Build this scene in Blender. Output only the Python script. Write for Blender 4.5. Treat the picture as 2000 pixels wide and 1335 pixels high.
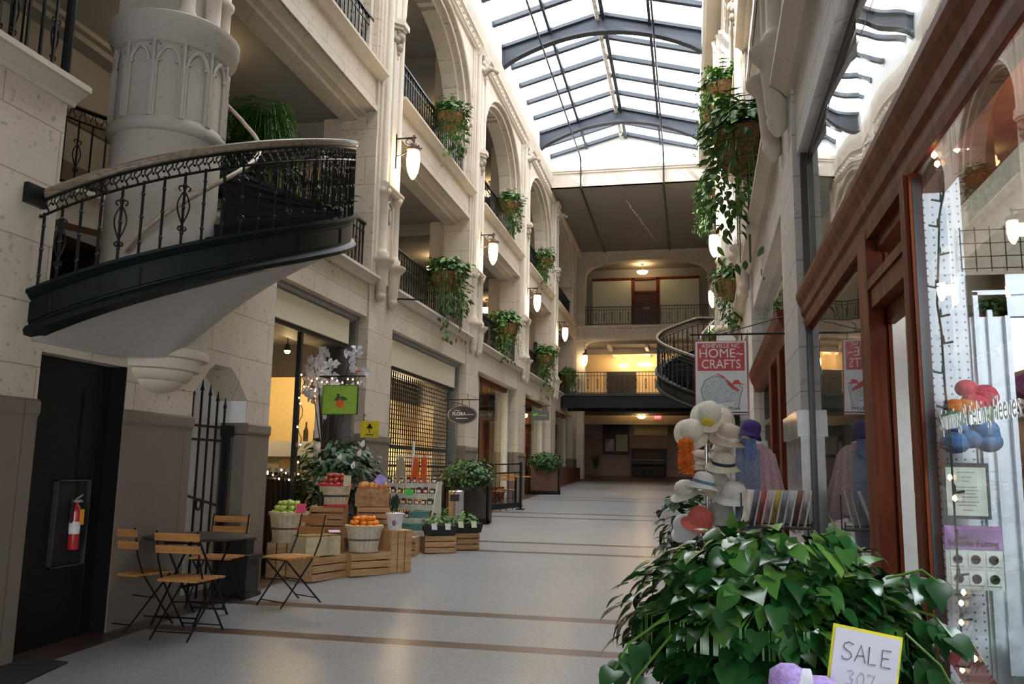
import bpy, bmesh, math, random
from mathutils import Matrix, Vector
random.seed(7)
PI = math.pi
SC = bpy.context.scene
COL = SC.collection
for o in list(bpy.data.objects):
    bpy.data.objects.remove(o)

# ------------------------------------------------------------------ camera
SLOPE = 0.0335                       # the arcade floor climbs gently away from the camera
def cam_axes(yaw, pitch, roll):
    cy, sy, cp, sp = math.cos(yaw), math.sin(yaw), math.cos(pitch), math.sin(pitch)
    f = Vector((sy*cp, cy*cp, sp)); r = Vector((cy, -sy, 0)); u = r.cross(f)
    cr, sr = math.cos(roll), math.sin(roll)
    return cr*r + sr*u, -sr*r + cr*u, f
cr_, cu_, cf_ = cam_axes(math.radians(-11.987), math.radians(8.7), math.radians(0.994))
cd = bpy.data.cameras.new('camera'); cam = bpy.data.objects.new('camera', cd); COL.objects.link(cam)
cam.matrix_world = Matrix(((cr_.x, cu_.x, -cf_.x, 0), (cr_.y, cu_.y, -cf_.y, 0), (cr_.z, cu_.z, -cf_.z, 1.6), (0, 0, 0, 1)))
cd.sensor_width = 36; cd.lens = 1631.26/2000*36; cd.clip_start = 0.05; cd.clip_end = 300
SC.camera = cam

# ------------------------------------------------------------------ light
W = bpy.data.worlds.new('sky'); SC.world = W; W.use_nodes = True
bg = W.node_tree.nodes['Background']; bg.inputs[0].default_value = (0.93, 0.96, 1.0, 1); bg.inputs[1].default_value = 7.5
sl = bpy.data.lights.new('sun', 'SUN'); sl.energy = 14; sl.angle = math.radians(1.0); sl.color = (1.0, 0.93, 0.82)
so = bpy.data.objects.new('sun', sl); COL.objects.link(so)
so.rotation_euler = Vector((1.0, 0.38, -1.12)).to_track_quat('-Z', 'Y').to_euler()
so.location = (-20, 0, 40)
SC.view_settings.view_transform = 'Standard'; SC.view_settings.look = 'None'
SC.view_settings.gamma = 1; SC.view_settings.use_curve_mapping = False
SC.view_settings.exposure = 0.0
SC.cycles.use_denoising = True
SC.cycles.max_bounces = 9; SC.cycles.transparent_max_bounces = 16; SC.cycles.diffuse_bounces = 6; SC.cycles.glossy_bounces = 4
SC.cycles.sample_clamp_indirect = 6

# ------------------------------------------------------------------ materials
MATS = {}
def nmat(name):
    m = bpy.data.materials.new(name); m.use_nodes = True
    return m, m.node_tree, m.node_tree.nodes['Principled BSDF']
def mat(name, col, rough=0.6, metal=0.0, noise=0.08, scale=20, emit=None, estr=0, coat=0, bump=0, trans=0, spec=0.5):
    if name in MATS: return MATS[name]
    m, nt, p = nmat(name)
    p.inputs['Roughness'].default_value = rough; p.inputs['Metallic'].default_value = metal
    p.inputs['Coat Weight'].default_value = coat; p.inputs['Specular IOR Level'].default_value = spec
    if emit:
        p.inputs['Emission Color'].default_value = (*emit, 1); p.inputs['Emission Strength'].default_value = estr
    tc = nt.nodes.new('ShaderNodeTexCoord'); no = nt.nodes.new('ShaderNodeTexNoise'); no.inputs['Scale'].default_value = scale
    no.inputs['Detail'].default_value = 4
    nt.links.new(tc.outputs['Object'], no.inputs['Vector'])
    r = nt.nodes.new('ShaderNodeValToRGB')
    a = [max(0, c*(1-noise*2)) for c in col]; b = [min(1, c*(1+noise*2)) for c in col]
    r.color_ramp.elements[0].color = (*a, 1); r.color_ramp.elements[1].color = (*b, 1)
    r.color_ramp.elements[0].position = .3; r.color_ramp.elements[1].position = .7
    nt.links.new(no.outputs['Fac'], r.inputs['Fac']); nt.links.new(r.outputs['Color'], p.inputs['Base Color'])
    if bump:
        bp = nt.nodes.new('ShaderNodeBump'); bp.inputs['Strength'].default_value = bump; bp.inputs['Distance'].default_value = .01
        nt.links.new(no.outputs['Fac'], bp.inputs['Height']); nt.links.new(bp.outputs['Normal'], p.inputs['Normal'])
    if trans: p.inputs['Transmission Weight'].default_value = trans
    MATS[name] = m; return m

def stone(name, col, joints=True, course=.46, length=1.15, specks=.65):
    m, nt, p = nmat(name); N = nt.nodes; L = nt.links
    p.inputs['Roughness'].default_value = .72
    g = N.new('ShaderNodeNewGeometry'); sx = N.new('ShaderNodeSeparateXYZ'); L.new(g.outputs['Position'], sx.inputs[0])
    ad = N.new('ShaderNodeMath'); ad.operation = 'ADD'; L.new(sx.outputs['X'], ad.inputs[0]); L.new(sx.outputs['Y'], ad.inputs[1])
    cb = N.new('ShaderNodeCombineXYZ'); L.new(ad.outputs[0], cb.inputs['X']); L.new(sx.outputs['Z'], cb.inputs['Y'])
    # blotches
    n1 = N.new('ShaderNodeTexNoise'); n1.inputs['Scale'].default_value = 1.6; n1.inputs['Detail'].default_value = 5; L.new(g.outputs['Position'], n1.inputs['Vector'])
    r1 = N.new('ShaderNodeValToRGB'); r1.color_ramp.elements[0].position = .3; r1.color_ramp.elements[1].position = .75
    r1.color_ramp.elements[0].color = (*[c*.88 for c in col], 1); r1.color_ramp.elements[1].color = (*[min(1, c*1.06) for c in col], 1)
    L.new(n1.outputs['Fac'], r1.inputs['Fac'])
    # travertine pits: stretched noise thresholded
    mp = N.new('ShaderNodeMapping'); mp.inputs['Scale'].default_value = (15, 15, 21); L.new(g.outputs['Position'], mp.inputs['Vector'])
    n2 = N.new('ShaderNodeTexNoise'); n2.inputs['Scale'].default_value = 1.0; n2.inputs['Detail'].default_value = 3; L.new(mp.outputs[0], n2.inputs['Vector'])
    r2 = N.new('ShaderNodeValToRGB'); r2.color_ramp.elements[0].position = .61; r2.color_ramp.elements[1].position = .70
    r2.color_ramp.elements[0].color = (0, 0, 0, 1); r2.color_ramp.elements[1].color = (specks, specks, specks, 1)
    L.new(n2.outputs['Fac'], r2.inputs['Fac'])
    mx = N.new('ShaderNodeMixRGB'); mx.inputs[2].default_value = (*[c*.45 for c in col], 1)
    L.new(r2.outputs['Color'], mx.inputs[0]); L.new(r1.outputs['Color'], mx.inputs[1])
    out = mx.outputs[0]
    if joints:
        b = N.new('ShaderNodeTexBrick'); L.new(cb.outputs[0], b.inputs['Vector'])
        b.inputs['Scale'].default_value = 1; b.inputs['Mortar Size'].default_value = .006; b.inputs['Brick Width'].default_value = length
        b.inputs['Row Height'].default_value = course; b.inputs['Mortar Smooth'].default_value = .3
        b.inputs['Color1'].default_value = (1, 1, 1, 1); b.inputs['Color2'].default_value = (.93, .93, .93, 1); b.inputs['Mortar'].default_value = (.55, .52, .5, 1)
        m2 = N.new('ShaderNodeMixRGB'); m2.blend_type = 'MULTIPLY'; m2.inputs[0].default_value = 1
        L.new(out, m2.inputs[1]); L.new(b.outputs['Color'], m2.inputs[2]); out = m2.outputs[0]
    L.new(out, p.inputs['Base Color'])
    bp = N.new('ShaderNodeBump'); bp.inputs['Strength'].default_value = .25; bp.inputs['Distance'].default_value = .01; bp.invert = True
    L.new(n2.outputs['Fac'], bp.inputs['Height']); L.new(bp.outputs['Normal'], p.inputs['Normal'])
    MATS[name] = m; return m

def wood(name, c1, c2, rough=.45, coat=0, sc=(2, 30, 30), spec=.4):
    m, nt, p = nmat(name); N = nt.nodes; L = nt.links
    p.inputs['Roughness'].default_value = rough; p.inputs['Coat Weight'].default_value = coat; p.inputs['Specular IOR Level'].default_value = spec
    tc = N.new('ShaderNodeTexCoord'); mp = N.new('ShaderNodeMapping'); mp.inputs['Scale'].default_value = sc
    L.new(tc.outputs['Object'], mp.inputs['Vector'])
    n = N.new('ShaderNodeTexNoise'); n.inputs['Scale'].default_value = 1.5; n.inputs['Detail'].default_value = 6; n.inputs['Distortion'].default_value = .6
    L.new(mp.outputs[0], n.inputs['Vector'])
    r = N.new('ShaderNodeValToRGB'); r.color_ramp.elements[0].position = .35; r.color_ramp.elements[1].position = .68
    r.color_ramp.elements[0].color = (*c1, 1); r.color_ramp.elements[1].color = (*c2, 1)
    L.new(n.outputs['Fac'], r.inputs['Fac']); L.new(r.outputs['Color'], p.inputs['Base Color'])
    MATS[name] = m; return m

def glassmat(name, tint=(.93, .96, .96), ior=1.5, rough=0.0, wav=0, gain=1.0):
    m = bpy.data.materials.new(name); m.use_nodes = True; nt = m.node_tree; N = nt.nodes; L = nt.links
    N.remove(N['Principled BSDF']); out = N['Material Output']
    t = N.new('ShaderNodeBsdfTransparent'); t.inputs[0].default_value = (*tint, 1)
    g = N.new('ShaderNodeBsdfGlossy'); g.inputs['Roughness'].default_value = rough
    f = N.new('ShaderNodeFresnel'); gb = N.new('ShaderNodeNewGeometry'); mr = N.new('ShaderNodeMapRange')
    mr.inputs['To Min'].default_value = ior; mr.inputs['To Max'].default_value = 1/ior
    L.new(gb.outputs['Backfacing'], mr.inputs['Value']); L.new(mr.outputs[0], f.inputs['IOR'])
    ma = N.new('ShaderNodeMath'); ma.operation = 'MULTIPLY'; ma.inputs[1].default_value = gain; ma.use_clamp = True
    L.new(f.outputs[0], ma.inputs[0])
    mx = N.new('ShaderNodeMixShader'); L.new(ma.outputs[0], mx.inputs[0]); L.new(t.outputs[0], mx.inputs[1]); L.new(g.outputs[0], mx.inputs[2])
    if wav:
        ge = N.new('ShaderNodeNewGeometry'); no = N.new('ShaderNodeTexNoise'); no.inputs['Scale'].default_value = 1.3; no.inputs['Detail'].default_value = 0
        L.new(ge.outputs['Position'], no.inputs['Vector'])
        b = N.new('ShaderNodeBump'); b.inputs['Strength'].default_value = wav; b.inputs['Distance'].default_value = .05
        L.new(no.outputs['Fac'], b.inputs['Height']); L.new(b.outputs['Normal'], g.inputs['Normal'])
    L.new(mx.outputs[0], out.inputs['Surface'])
    MATS[name] = m; return m

def leafmat(name, c1, c2, c3, rough=.35, scale=9):
    m, nt, p = nmat(name); N = nt.nodes; L = nt.links
    p.inputs['Roughness'].default_value = rough
    at = N.new('ShaderNodeAttribute'); at.attribute_name = 'tone'
    r = N.new('ShaderNodeValToRGB'); r.color_ramp.elements[0].color = (*c1, 1); r.color_ramp.elements[1].color = (*c3, 1)
    e = r.color_ramp.elements.new(.6); e.color = (*c2, 1)
    L.new(at.outputs['Fac'], r.inputs['Fac']); L.new(r.outputs['Color'], p.inputs['Base Color'])
    p.inputs['Subsurface Weight'].default_value = 0
    MATS[name] = m; return m

ST = stone('limestone', (.63, .545, .44))
STP = stone('limestone_smooth', (.64, .565, .465), joints=False, specks=.3)
STT = stone('limestone_shaded', (.50, .455, .40), joints=False, specks=.4)  # same limestone darkened for the near left turret; shade put into the colour
STW = stone('limestone_pale', (.60, .575, .545), course=.31, length=.9)
WAIN = stone('brown_marble', (.20, .165, .13), joints=True, course=9, length=1.0, specks=.15)
PLAS = mat('grey_plaster', (.30, .285, .26), .9, noise=.03, scale=2)
PLASD = mat('dim_plaster', (.27, .25, .225), .9, noise=.03, scale=2)
WHITE = mat('white_paint', (.80, .80, .78), .7, noise=.02)
IRON = mat('black_iron', (.012, .013, .014), .35, .4, noise=.1)
STEEL = mat('slate_blue_steel', (.028, .036, .05), .5, .1, noise=.08)
SGREEN = mat('dark_green_steel', (.006, .010, .010), .5, .0, noise=.15, spec=.2)
GLASS = glassmat('window_glass', wav=.0)
GLASSW = glassmat('wavy_glass', wav=.12, gain=1.7)
SKYGL = glassmat('skylight_glass', (.97, .98, 1.0), ior=1.15)
REDW = wood('mahogany', (.095, .018, .007), (.20, .045, .014), .5, 0, sc=(9, 9, 1.2), spec=.12)
CREAM = mat('cream_panel', (.62, .57, .42), .6, noise=.02)
GREYM = mat('grey_metal_trim', (.30, .29, .27), .4, .5)
TEAK = wood('teak_slat', (.38, .17, .05), (.58, .28, .09), .5)
BLK = mat('matte_black', (.012, .012, .012), .6)
PINE = wood('crate_pine', (.42, .24, .11), (.66, .43, .23), .7)
TERRA = mat('coir_basket', (.26, .13, .055), .95, noise=.25, scale=60, bump=.6)

# ------------------------------------------------------------------ mesh builder
class MB:
    def __init__(s, M=None): s.v = []; s.f = []; s.mi = []; s.M = M; s.m = 0; s.tone = None
    def add(s, vs, fs):
        b = len(s.v)
        s.v += [Vector(p) for p in vs]; s.f += [[b+i for i in f] for f in fs]; s.mi += [s.m]*len(fs)
        return s
    def box(s, x0, x1, y0, y1, z0, z1):
        return s.add([(x0,y0,z0),(x1,y0,z0),(x1,y1,z0),(x0,y1,z0),(x0,y0,z1),(x1,y0,z1),(x1,y1,z1),(x0,y1,z1)],
                     [(0,3,2,1),(4,5,6,7),(0,1,5,4),(1,2,6,5),(2,3,7,6),(3,0,4,7)])
    def fbox(s, x0, x1, y0, y1, h0, h1):        # a box standing on the sloping floor
        return s.add([(x0,y0,SLOPE*y0+h0),(x1,y0,SLOPE*y0+h0),(x1,y1,SLOPE*y1+h0),(x0,y1,SLOPE*y1+h0),(x0,y0,h1),(x1,y0,h1),(x1,y1,h1),(x0,y1,h1)],
                     [(0,3,2,1),(4,5,6,7),(0,1,5,4),(1,2,6,5),(2,3,7,6),(3,0,4,7)])
    def obox(s, c, size, rz=0, rx=0, ry=0):
        R = Matrix.Rotation(rz, 3, 'Z') @ Matrix.Rotation(ry, 3, 'Y') @ Matrix.Rotation(rx, 3, 'X')
        hx, hy, hz = [q/2 for q in size]; c = Vector(c)
        vs = [c + R @ Vector(p) for p in ((-hx,-hy,-hz),(hx,-hy,-hz),(hx,hy,-hz),(-hx,hy,-hz),(-hx,-hy,hz),(hx,-hy,hz),(hx,hy,hz),(-hx,hy,hz))]
        return s.add(vs, [(0,3,2,1),(4,5,6,7),(0,1,5,4),(1,2,6,5),(2,3,7,6),(3,0,4,7)])
    def prism(s, pts, axis, a, b):              # polygon in the two other axes, extruded on axis
        def P(p, t):
            return {'x': (t, p[0], p[1]), 'y': (p[0], t, p[1]), 'z': (p[0], p[1], t)}[axis]
        n = len(pts)
        return s.add([P(p, a) for p in pts] + [P(p, b) for p in pts],
                     [tuple(range(n-1, -1, -1)), tuple(range(n, 2*n))] + [(i, (i+1) % n, n+(i+1) % n, n+i) for i in range(n)])
    def lathe(s, prof, c=(0, 0, 0), n=24, a0=0, a1=2*PI, sx=1, sy=1):
        full = abs(a1-a0-2*PI) < 1e-6; k = n if full else n+1
        vs = []
        for (r, z) in prof:
            for i in range(k):
                a = a0+(a1-a0)*i/n; vs.append((c[0]+r*sx*math.cos(a), c[1]+r*sy*math.sin(a), c[2]+z))
        fs = []
        for j in range(len(prof)-1):
            for i in range(n):
                i2 = (i+1) % k
                fs.append((j*k+i, j*k+i2, (j+1)*k+i2, (j+1)*k+i))
        if full:
            if prof[0][0] > 1e-4: fs.append(tuple(range(k-1, -1, -1)))
            if prof[-1][0] > 1e-4: fs.append(tuple(range((len(prof)-1)*k, len(prof)*k)))
        return s.add(vs, fs)
    def cyl(s, c, r, h, n=12, r2=None):
        return s.lathe([(r, 0), (r if r2 is None else r2, h)], c, n)
    def tube(s, path, r, n=6, closed=False):
        pts = [Vector(p) for p in path]; N = len(pts)
        if N < 2: return s
        rr = r if isinstance(r, (list, tuple)) else [r]*N
        vs = []; prev = None
        for i, p in enumerate(pts):
            if closed: t = pts[(i+1) % N]-pts[i-1]
            else: t = pts[min(i+1, N-1)]-pts[max(i-1, 0)]
            if t.length < 1e-9: t = Vector((0, 0, 1))
            t.normalize()
            if prev is None:
                a = Vector((0, 0, 1)) if abs(t.z) < .9 else Vector((1, 0, 0)); u = t.cross(a).normalized()
            else:
                u = prev - t*prev.dot(t); u = u.normalized() if u.length > 1e-6 else t.orthogonal().normalized()
            prev = u; w = t.cross(u)
            for k in range(n):
                an = 2*PI*k/n; vs.append(p + (u*math.cos(an)+w*math.sin(an))*rr[i])
        fs = []
        for i in range(N if closed else N-1):
            j = (i+1) % N
            for k in range(n): fs.append((i*n+k, i*n+(k+1) % n, j*n+(k+1) % n, j*n+k))
        if not closed: fs += [tuple(range(n-1, -1, -1)), tuple(range((N-1)*n, N*n))]
        return s.add(vs, fs)
    def bar(s, a, b, w, h=None):                # rectangular bar from a to b
        a = Vector(a); b = Vector(b); t = (b-a).normalized(); h = h or w
        up = Vector((0, 0, 1)) if abs(t.z) < .95 else Vector((1, 0, 0))
        u = t.cross(up).normalized()*(w/2); v = u.normalized().cross(t)*(h/2)
        vs = [a-u-v, a+u-v, a+u+v, a-u+v, b-u-v, b+u-v, b+u+v, b-u+v]
        return s.add(vs, [(0,3,2,1),(4,5,6,7),(0,1,5,4),(1,2,6,5),(2,3,7,6),(3,0,4,7)])
    def sphere(s, c, r, n=10, sz=1, sx=1):
        return s.lathe([(max(1e-5, r*math.sin(PI*i/(n//2+1))), -r*sz*math.cos(PI*i/(n//2+1))) for i in range(n//2+2)], c, n, sx=sx)
    def sweep(s, prof, path, closed=False):     # prof: list of (out, up); path: list of (point, outdir)
        k = len(prof); vs = []
        for p, o in path:
            p = Vector(p); o = Vector(o)
            for (a, b) in prof: vs.append(p + o*a + Vector((0, 0, b)))
        fs = []; N = len(path)
        for i in range(N if closed else N-1):
            j = (i+1) % N
            for q in range(k): fs.append((i*k+q, i*k+(q+1) % k, j*k+(q+1) % k, j*k+q))
        if not closed: fs += [tuple(range(k-1, -1, -1)), tuple(range((N-1)*k, N*k))]
        return s.add(vs, fs)
    def build(s, name, mats, parent=None, smooth=False, world=False, flat_fix=True):
        me = bpy.data.meshes.new(name)
        vs = s.v
        if s.M is not None: vs = [s.M @ v for v in vs]
        if world and parent is not None:
            inv = LOC[parent.name].inverted(); vs = [inv @ v for v in vs]
        me.from_pydata(vs, [], s.f)
        if not isinstance(mats, (list, tuple)): mats = [mats]
        for m in mats: me.materials.append(m)
        if len(mats) > 1: me.polygons.foreach_set('material_index', s.mi)
        if s.tone:
            at = me.attributes.new('tone', 'FLOAT', 'POINT'); at.data.foreach_set('value', s.tone)
        if flat_fix:
            bm = bmesh.new(); bm.from_mesh(me); bmesh.ops.recalc_face_normals(bm, faces=bm.faces); bm.to_mesh(me); bm.free()
        if smooth:
            me.polygons.foreach_set('use_smooth', [True]*len(me.polygons))
            try: me.set_sharp_from_angle(angle=math.radians(50))
            except Exception: pass
        me.update()
        o = bpy.data.objects.new(name, me); COL.objects.link(o)
        if parent is not None: o.parent = parent
        return o

LOC = {}
def thing(name, label, cat, loc=(0, 0, 0), rz=0, group=None):
    o = bpy.data.objects.new(name, None); COL.objects.link(o); o.empty_display_size = .1
    o.location = loc; o.rotation_euler = (0, 0, rz); o['label'] = label; o['category'] = cat
    LOC[o.name] = Matrix.Translation(loc) @ Matrix.Rotation(rz, 4, 'Z')
    if group: o['group'] = group
    return o
def tag(o, label, cat, group=None, kind=None):
    o['label'] = label; o['category'] = cat
    if group: o['group'] = group
    if kind: o['kind'] = kind
    return o
def struct(o, label=None):
    o['kind'] = 'structure'
    if label: o['label'] = label
    return o
def dup(root, loc, rz=0, label=None, group=None, scale=None):
    r = root.copy(); COL.objects.link(r); r.location = loc; r.rotation_euler = (0, 0, rz)
    if scale: r.scale = scale
    LOC[r.name] = Matrix.Translation(loc) @ Matrix.Rotation(rz, 4, 'Z')
    if label: r['label'] = label
    if group: r['group'] = group
    def rec(src, dst):
        for ch in list(src.children):
            c = ch.copy(); COL.objects.link(c); c.parent = dst; rec(ch, c)
    rec(root, r)
    return r
def text(name, s, size, mat_, parent, loc, rot, extrude=.001, align='CENTER', sx=1.0, bold=0, shear=0):
    c = bpy.data.curves.new(name, 'FONT'); c.body = s; c.size = size; c.extrude = extrude; c.align_x = align; c.align_y = 'CENTER'
    c.offset = bold; c.shear = shear
    o = bpy.data.objects.new(name, c); COL.objects.link(o); c.materials.append(mat_)
    o.location = loc; o.rotation_euler = rot; o.scale = (sx, 1, 1)
    # turn the lettering into plain mesh
    dg = bpy.context.evaluated_depsgraph_get()
    me = bpy.data.meshes.new_from_object(o.evaluated_get(dg)); me.name = name
    me.polygons.foreach_set('use_smooth', [False]*len(me.polygons))
    m = bpy.data.objects.new(name, me); COL.objects.link(m)
    if not me.materials: me.materials.append(mat_)
    m.location = loc; m.rotation_euler = rot; m.scale = (sx, 1, 1)
    bpy.data.objects.remove(o)
    if parent is not None: m.parent = parent
    return m
def fz(y): return SLOPE*y
def lin(a, b, n): return [a+(b-a)*i/(n-1) for i in range(n)]
# ------------------------------------------------------------------ frames of the two facades: (u along the arcade, v out into it, z)
FL = Matrix(((0, 1, 0, -4.75), (1, 0, 0, 0), (0, 0, 1, 0), (0, 0, 0, 1)))
a_ = math.atan(.02)
FR = Matrix(((math.sin(a_), -math.cos(a_), 0, .64), (math.cos(a_), math.sin(a_), 0, 0), (0, 0, 1, 0), (0, 0, 0, 1)))
U0, DU, HW = 6.57, 5.78, .53
U = [U0+DU*k for k in range(-1, 6)]          # U[0] is the pier behind the camera, U[1] carries the left turret
ZO, ZS, ZL = 3.87, 4.38, 4.50                # shop opening head, ledge, ledge top
Z2O, Z2S, Z2L = 7.15, 7.72, 7.86
SPR, CORN, EAVE = 9.40, 11.55, 12.25
UEND = 37.4
def ceil_fz(u): return SLOPE*u

# floor ---------------------------------------------------------------
def terrazzo(name, col, dark, rough=.34):
    m, nt, p = nmat(name); N = nt.nodes; L = nt.links
    g = N.new('ShaderNodeNewGeometry')
    v = N.new('ShaderNodeTexVoronoi'); v.inputs['Scale'].default_value = 75; L.new(g.outputs['Position'], v.inputs['Vector'])
    r = N.new('ShaderNodeValToRGB'); r.color_ramp.elements[0].color = (*dark, 1); r.color_ramp.elements[1].color = (*col, 1)
    r.color_ramp.elements[0].position = .05; r.color_ramp.elements[1].position = .5
    L.new(v.outputs['Color'], r.inputs['Fac'])
    n = N.new('ShaderNodeTexNoise'); n.inputs['Scale'].default_value = .7; n.inputs['Detail'].default_value = 5; L.new(g.outputs['Position'], n.inputs['Vector'])
    m2 = N.new('ShaderNodeMixRGB'); m2.blend_type = 'MULTIPLY'; m2.inputs[0].default_value = .35
    L.new(r.outputs['Color'], m2.inputs[1]); L.new(n.outputs['Fac'], m2.inputs[2]); L.new(m2.outputs[0], p.inputs['Base Color'])
    p.inputs['Roughness'].default_value = rough; p.inputs['Coat Weight'].default_value = .2; p.inputs['Coat Roughness'].default_value = .2
    MATS[name] = m; return m
TZ = terrazzo('pale_terrazzo', (.335, .35, .365), (.22, .23, .24))
TZB = terrazzo('brown_terrazzo', (.105, .062, .05), (.07, .04, .032))
fm = MB()
ys = [-8]
stripes = []
for k in range(-1, 6):
    a = 6.56+5.66*k; b = 7.74+5.63*k
    stripes += [(a, a+.19), (b, b+.19)]
for a, b in stripes: ys += [a, b]
ys += [46]; ys = sorted(y for y in ys if -8 <= y <= 46)
xs = [-10, -4.52, 3.5]
def isbrown(y): return any(a-1e-6 < y < b for a, b in stripes)
for i in range(len(ys)-1):
    y0, y1 = ys[i], ys[i+1]; ym = (y0+y1)/2
    for j in range(2):
        fm.m = 1 if (j == 0 or isbrown(ym) or ym > 37) else 0
        x0, x1 = xs[j], xs[j+1]
        fm.add([(x0,y0,fz(y0)),(x1,y0,fz(y0)),(x1,y1,fz(y1)),(x0,y1,fz(y1))], [(0,1,2,3)])
fm.m = 1
fm.box(-10, 3.5, -8, 46, -.6, -.3)
struct(fm.build('floor', [TZ, TZB]), 'pale terrazzo floor with brown stripes')

# ------------------------------------------------------------------ walls in a facade frame
def arch_pts(u0, u1, zs, zt, n=16):
    c = (u0+u1)/2; r = (u1-u0)/2
    return [(c - r*math.cos(PI*i/n), zs+(zt-zs)*math.sin(PI*i/n)**.9) for i in range(n+1)]
def arch_wall(mb, u0, u1, a0, a1, zs, zt, ztop, v0, v1, n=16):
    """wall from springing to ztop over an arch"""
    ap = arch_pts(a0, a1, zs, zt, n)
    for i in range(n):
        (ua, za), (ub, zb) = ap[i], ap[i+1]
        mb.prism([(ua, za), (ub, zb), (ub, ztop), (ua, ztop)], 'y', v0, v1)
    if a0 > u0: mb.box(u0, a0, v0, v1, zs, ztop)
    if u1 > a1: mb.box(a1, u1, v0, v1, zs, ztop)
def ledge(mb, u0, u1, z, d=.13, h=.14, v=0):
    prof = [(v-.3, 0), (v+.02, 0), (v+.035, h*.2), (v+d*.55, h*.45), (v+d*.8, h*.62), (v+d, h*.66), (v+d, h*.95), (v+d-.02, h), (v-.3, h)]
    mb.prism([(p[0], z+p[1]) for p in prof], 'x', u0, u1)

def facade(M, side, bays, u_start, skip0=False):
    w = MB(M); tr = MB(M)
    for k in range(len(U)):
        uc = U[k]
        if uc+HW > UEND: continue
        if side == 'left' and k == 0: continue
        if side == 'left' and k == 1:        # turret pier: built behind the turret
            w.box(uc+.0, uc+.5, -.6, -.14, 5.8, EAVE); continue
        w.fbox(uc-HW, uc+HW, -.6, 0, -.02, ZO)
        w.box(uc-HW, uc+HW, -.6, 0, ZO, EAVE)
    for k in bays:
        u0, u1 = U[k]+HW, U[k+1]-HW
        if side == 'left' and k == 1: g0 = 8.35
        else: g0 = u0
        # ground spandrel
        if not (side == 'left' and k == 0): w.box(8.95 if side == 'left' and k == 1 else u0, u1, -.5, -.03, ZO, ZS)
        # second storey spandrel with stepped soffit mouldings
        w.box(u0-.1, u1, -.22, -.04, Z2O+.03, Z2S); w.box(u0-.1, u1, -.34, -.2, Z2O-.04, Z2S); w.box(u0-.1, u1, -.6, -.32, Z2O-.10, Z2S)
        w.box(u0-.1, u1, -.05, -.01, Z2O+.03, Z2O+.12)
        # arch with three receding orders
        for (d, va, vb) in ((0, -.12, -.03), (.13, -.26, -.12), (.25, -.6, -.26)):
            arch_wall(w, u0-.02, u1+.02, u0+.05+d, u1-.05-d, SPR, SPR+1.85-d*.8, CORN, va, vb)
            w.box(u0-.02, u0+.05+d, va, vb, Z2L, SPR); w.box(u1-.05-d, u1+.02, va, vb, Z2L, SPR)
        ap = arch_pts(u0+.05, u1-.05, SPR, SPR+1.85)
        tr.tube([(p[0], -.02, p[1]) for p in ap], .035, 6)
        ap = arch_pts(u0+.18, u1-.18, SPR, SPR+1.75)
        tr.tube([(p[0], -.13, p[1]) for p in ap], .035, 6)
        # impost band
        for ua, ub in ((u0-.02, u0+.42), (u1-.42, u1+.02)): tr.box(ua, ub, -.58, -.05, SPR-.08, SPR+.02)
    ub = min(UEND, 37.4)
    w.box(u_start, ub, -.6, -.03, CORN, EAVE)
    o = w.build('wall_'+side, ST if side == 'left' else STW); struct(o, 'limestone arcade wall with stacked openings')
    # ledges
    for k in bays:
        u0, u1 = U[k]+HW, U[k+1]-HW
        if side == 'left' and k == 0: pass
        elif side == 'left' and k == 1: ledge(tr, 9.0, u1+.12, ZS)
        else: ledge(tr, u0-.12, u1+.12, ZS)
        ledge(tr, u0-.12, u1+.12, Z2S)
    # crowning cornice
    ledge(tr, u_start, ub, 11.30, .08, .08)
    ledge(tr, u_start, ub, 11.56, .10, .08)
    tr.prism([(-.1, 11.62), (.04, 11.62), (.14, 11.86), (.14, 12.0), (-.1, 12.0)], 'x', u_start, ub)
    tr.box(u_start, ub, -.1, .05, 12.0, EAVE)
    n = int((ub-u_start)/.27)
    for i in range(n):
        u = u_start+.135+i*.27
        tr.sphere((u, .02, 11.47), .075, 6, sz=.9)
    o2 = tr.build('trim_1' if side == 'left' else 'trim_2', STP, smooth=True); struct(o2, 'carved limestone ledges, arch mouldings and cornice')
    return o

facade(FL, 'left', [0, 1, 2, 3, 4, 5], -6)
facade(FR, 'right', [0, 1, 2, 3, 4, 5], -6)

# left ground wall near the stair: door recess, niche, solid wall
w = MB(FL)
w.fbox(-6, 5.36, -.6, 0, -.02, 4.38)
w.box(5.36, 6.35, -.6, 0, 2.42, 2.78)
w.fbox(5.36, 6.35, -.65, -.22, -.02, 2.42)
w.fbox(6.35, 6.95, -.6, 0, -.02, 2.78); w.fbox(6.95, 7.36, -.6, 0, -.02, 3.3)
w.box(7.36, 8.40, -.6, 0, 2.70, 4.0)
w.prism([(7.36, 2.30), (7.62, 2.56), (7.72, 2.62), (8.02, 2.62), (8.12, 2.56), (8.40, 2.30), (8.40, 2.70), (7.36, 2.70)], 'y', -.6, 0)
w.fbox(8.40, 8.90, -.6, 0, -.02, 4.38)
struct(w.build('wall_left_near', ST), 'limestone wall under the curved stair')
w = MB(FL); w.fbox(7.361, 8.399, -.42, -.36, -.02, 2.7); w.fbox(7.361, 7.372, -.40, -.012, -.02, 2.30); w.box(8.388, 8.399, -.40, -.012, 2.06, 2.30); struct(w.build('wall_niche', WHITE), 'white back of the gated niche')
t = MB(FL); ledge(t, -6, 5.42, ZS, .16, .16); struct(t.build('trim_3', STP), 'limestone ledge over the near wall')
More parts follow.
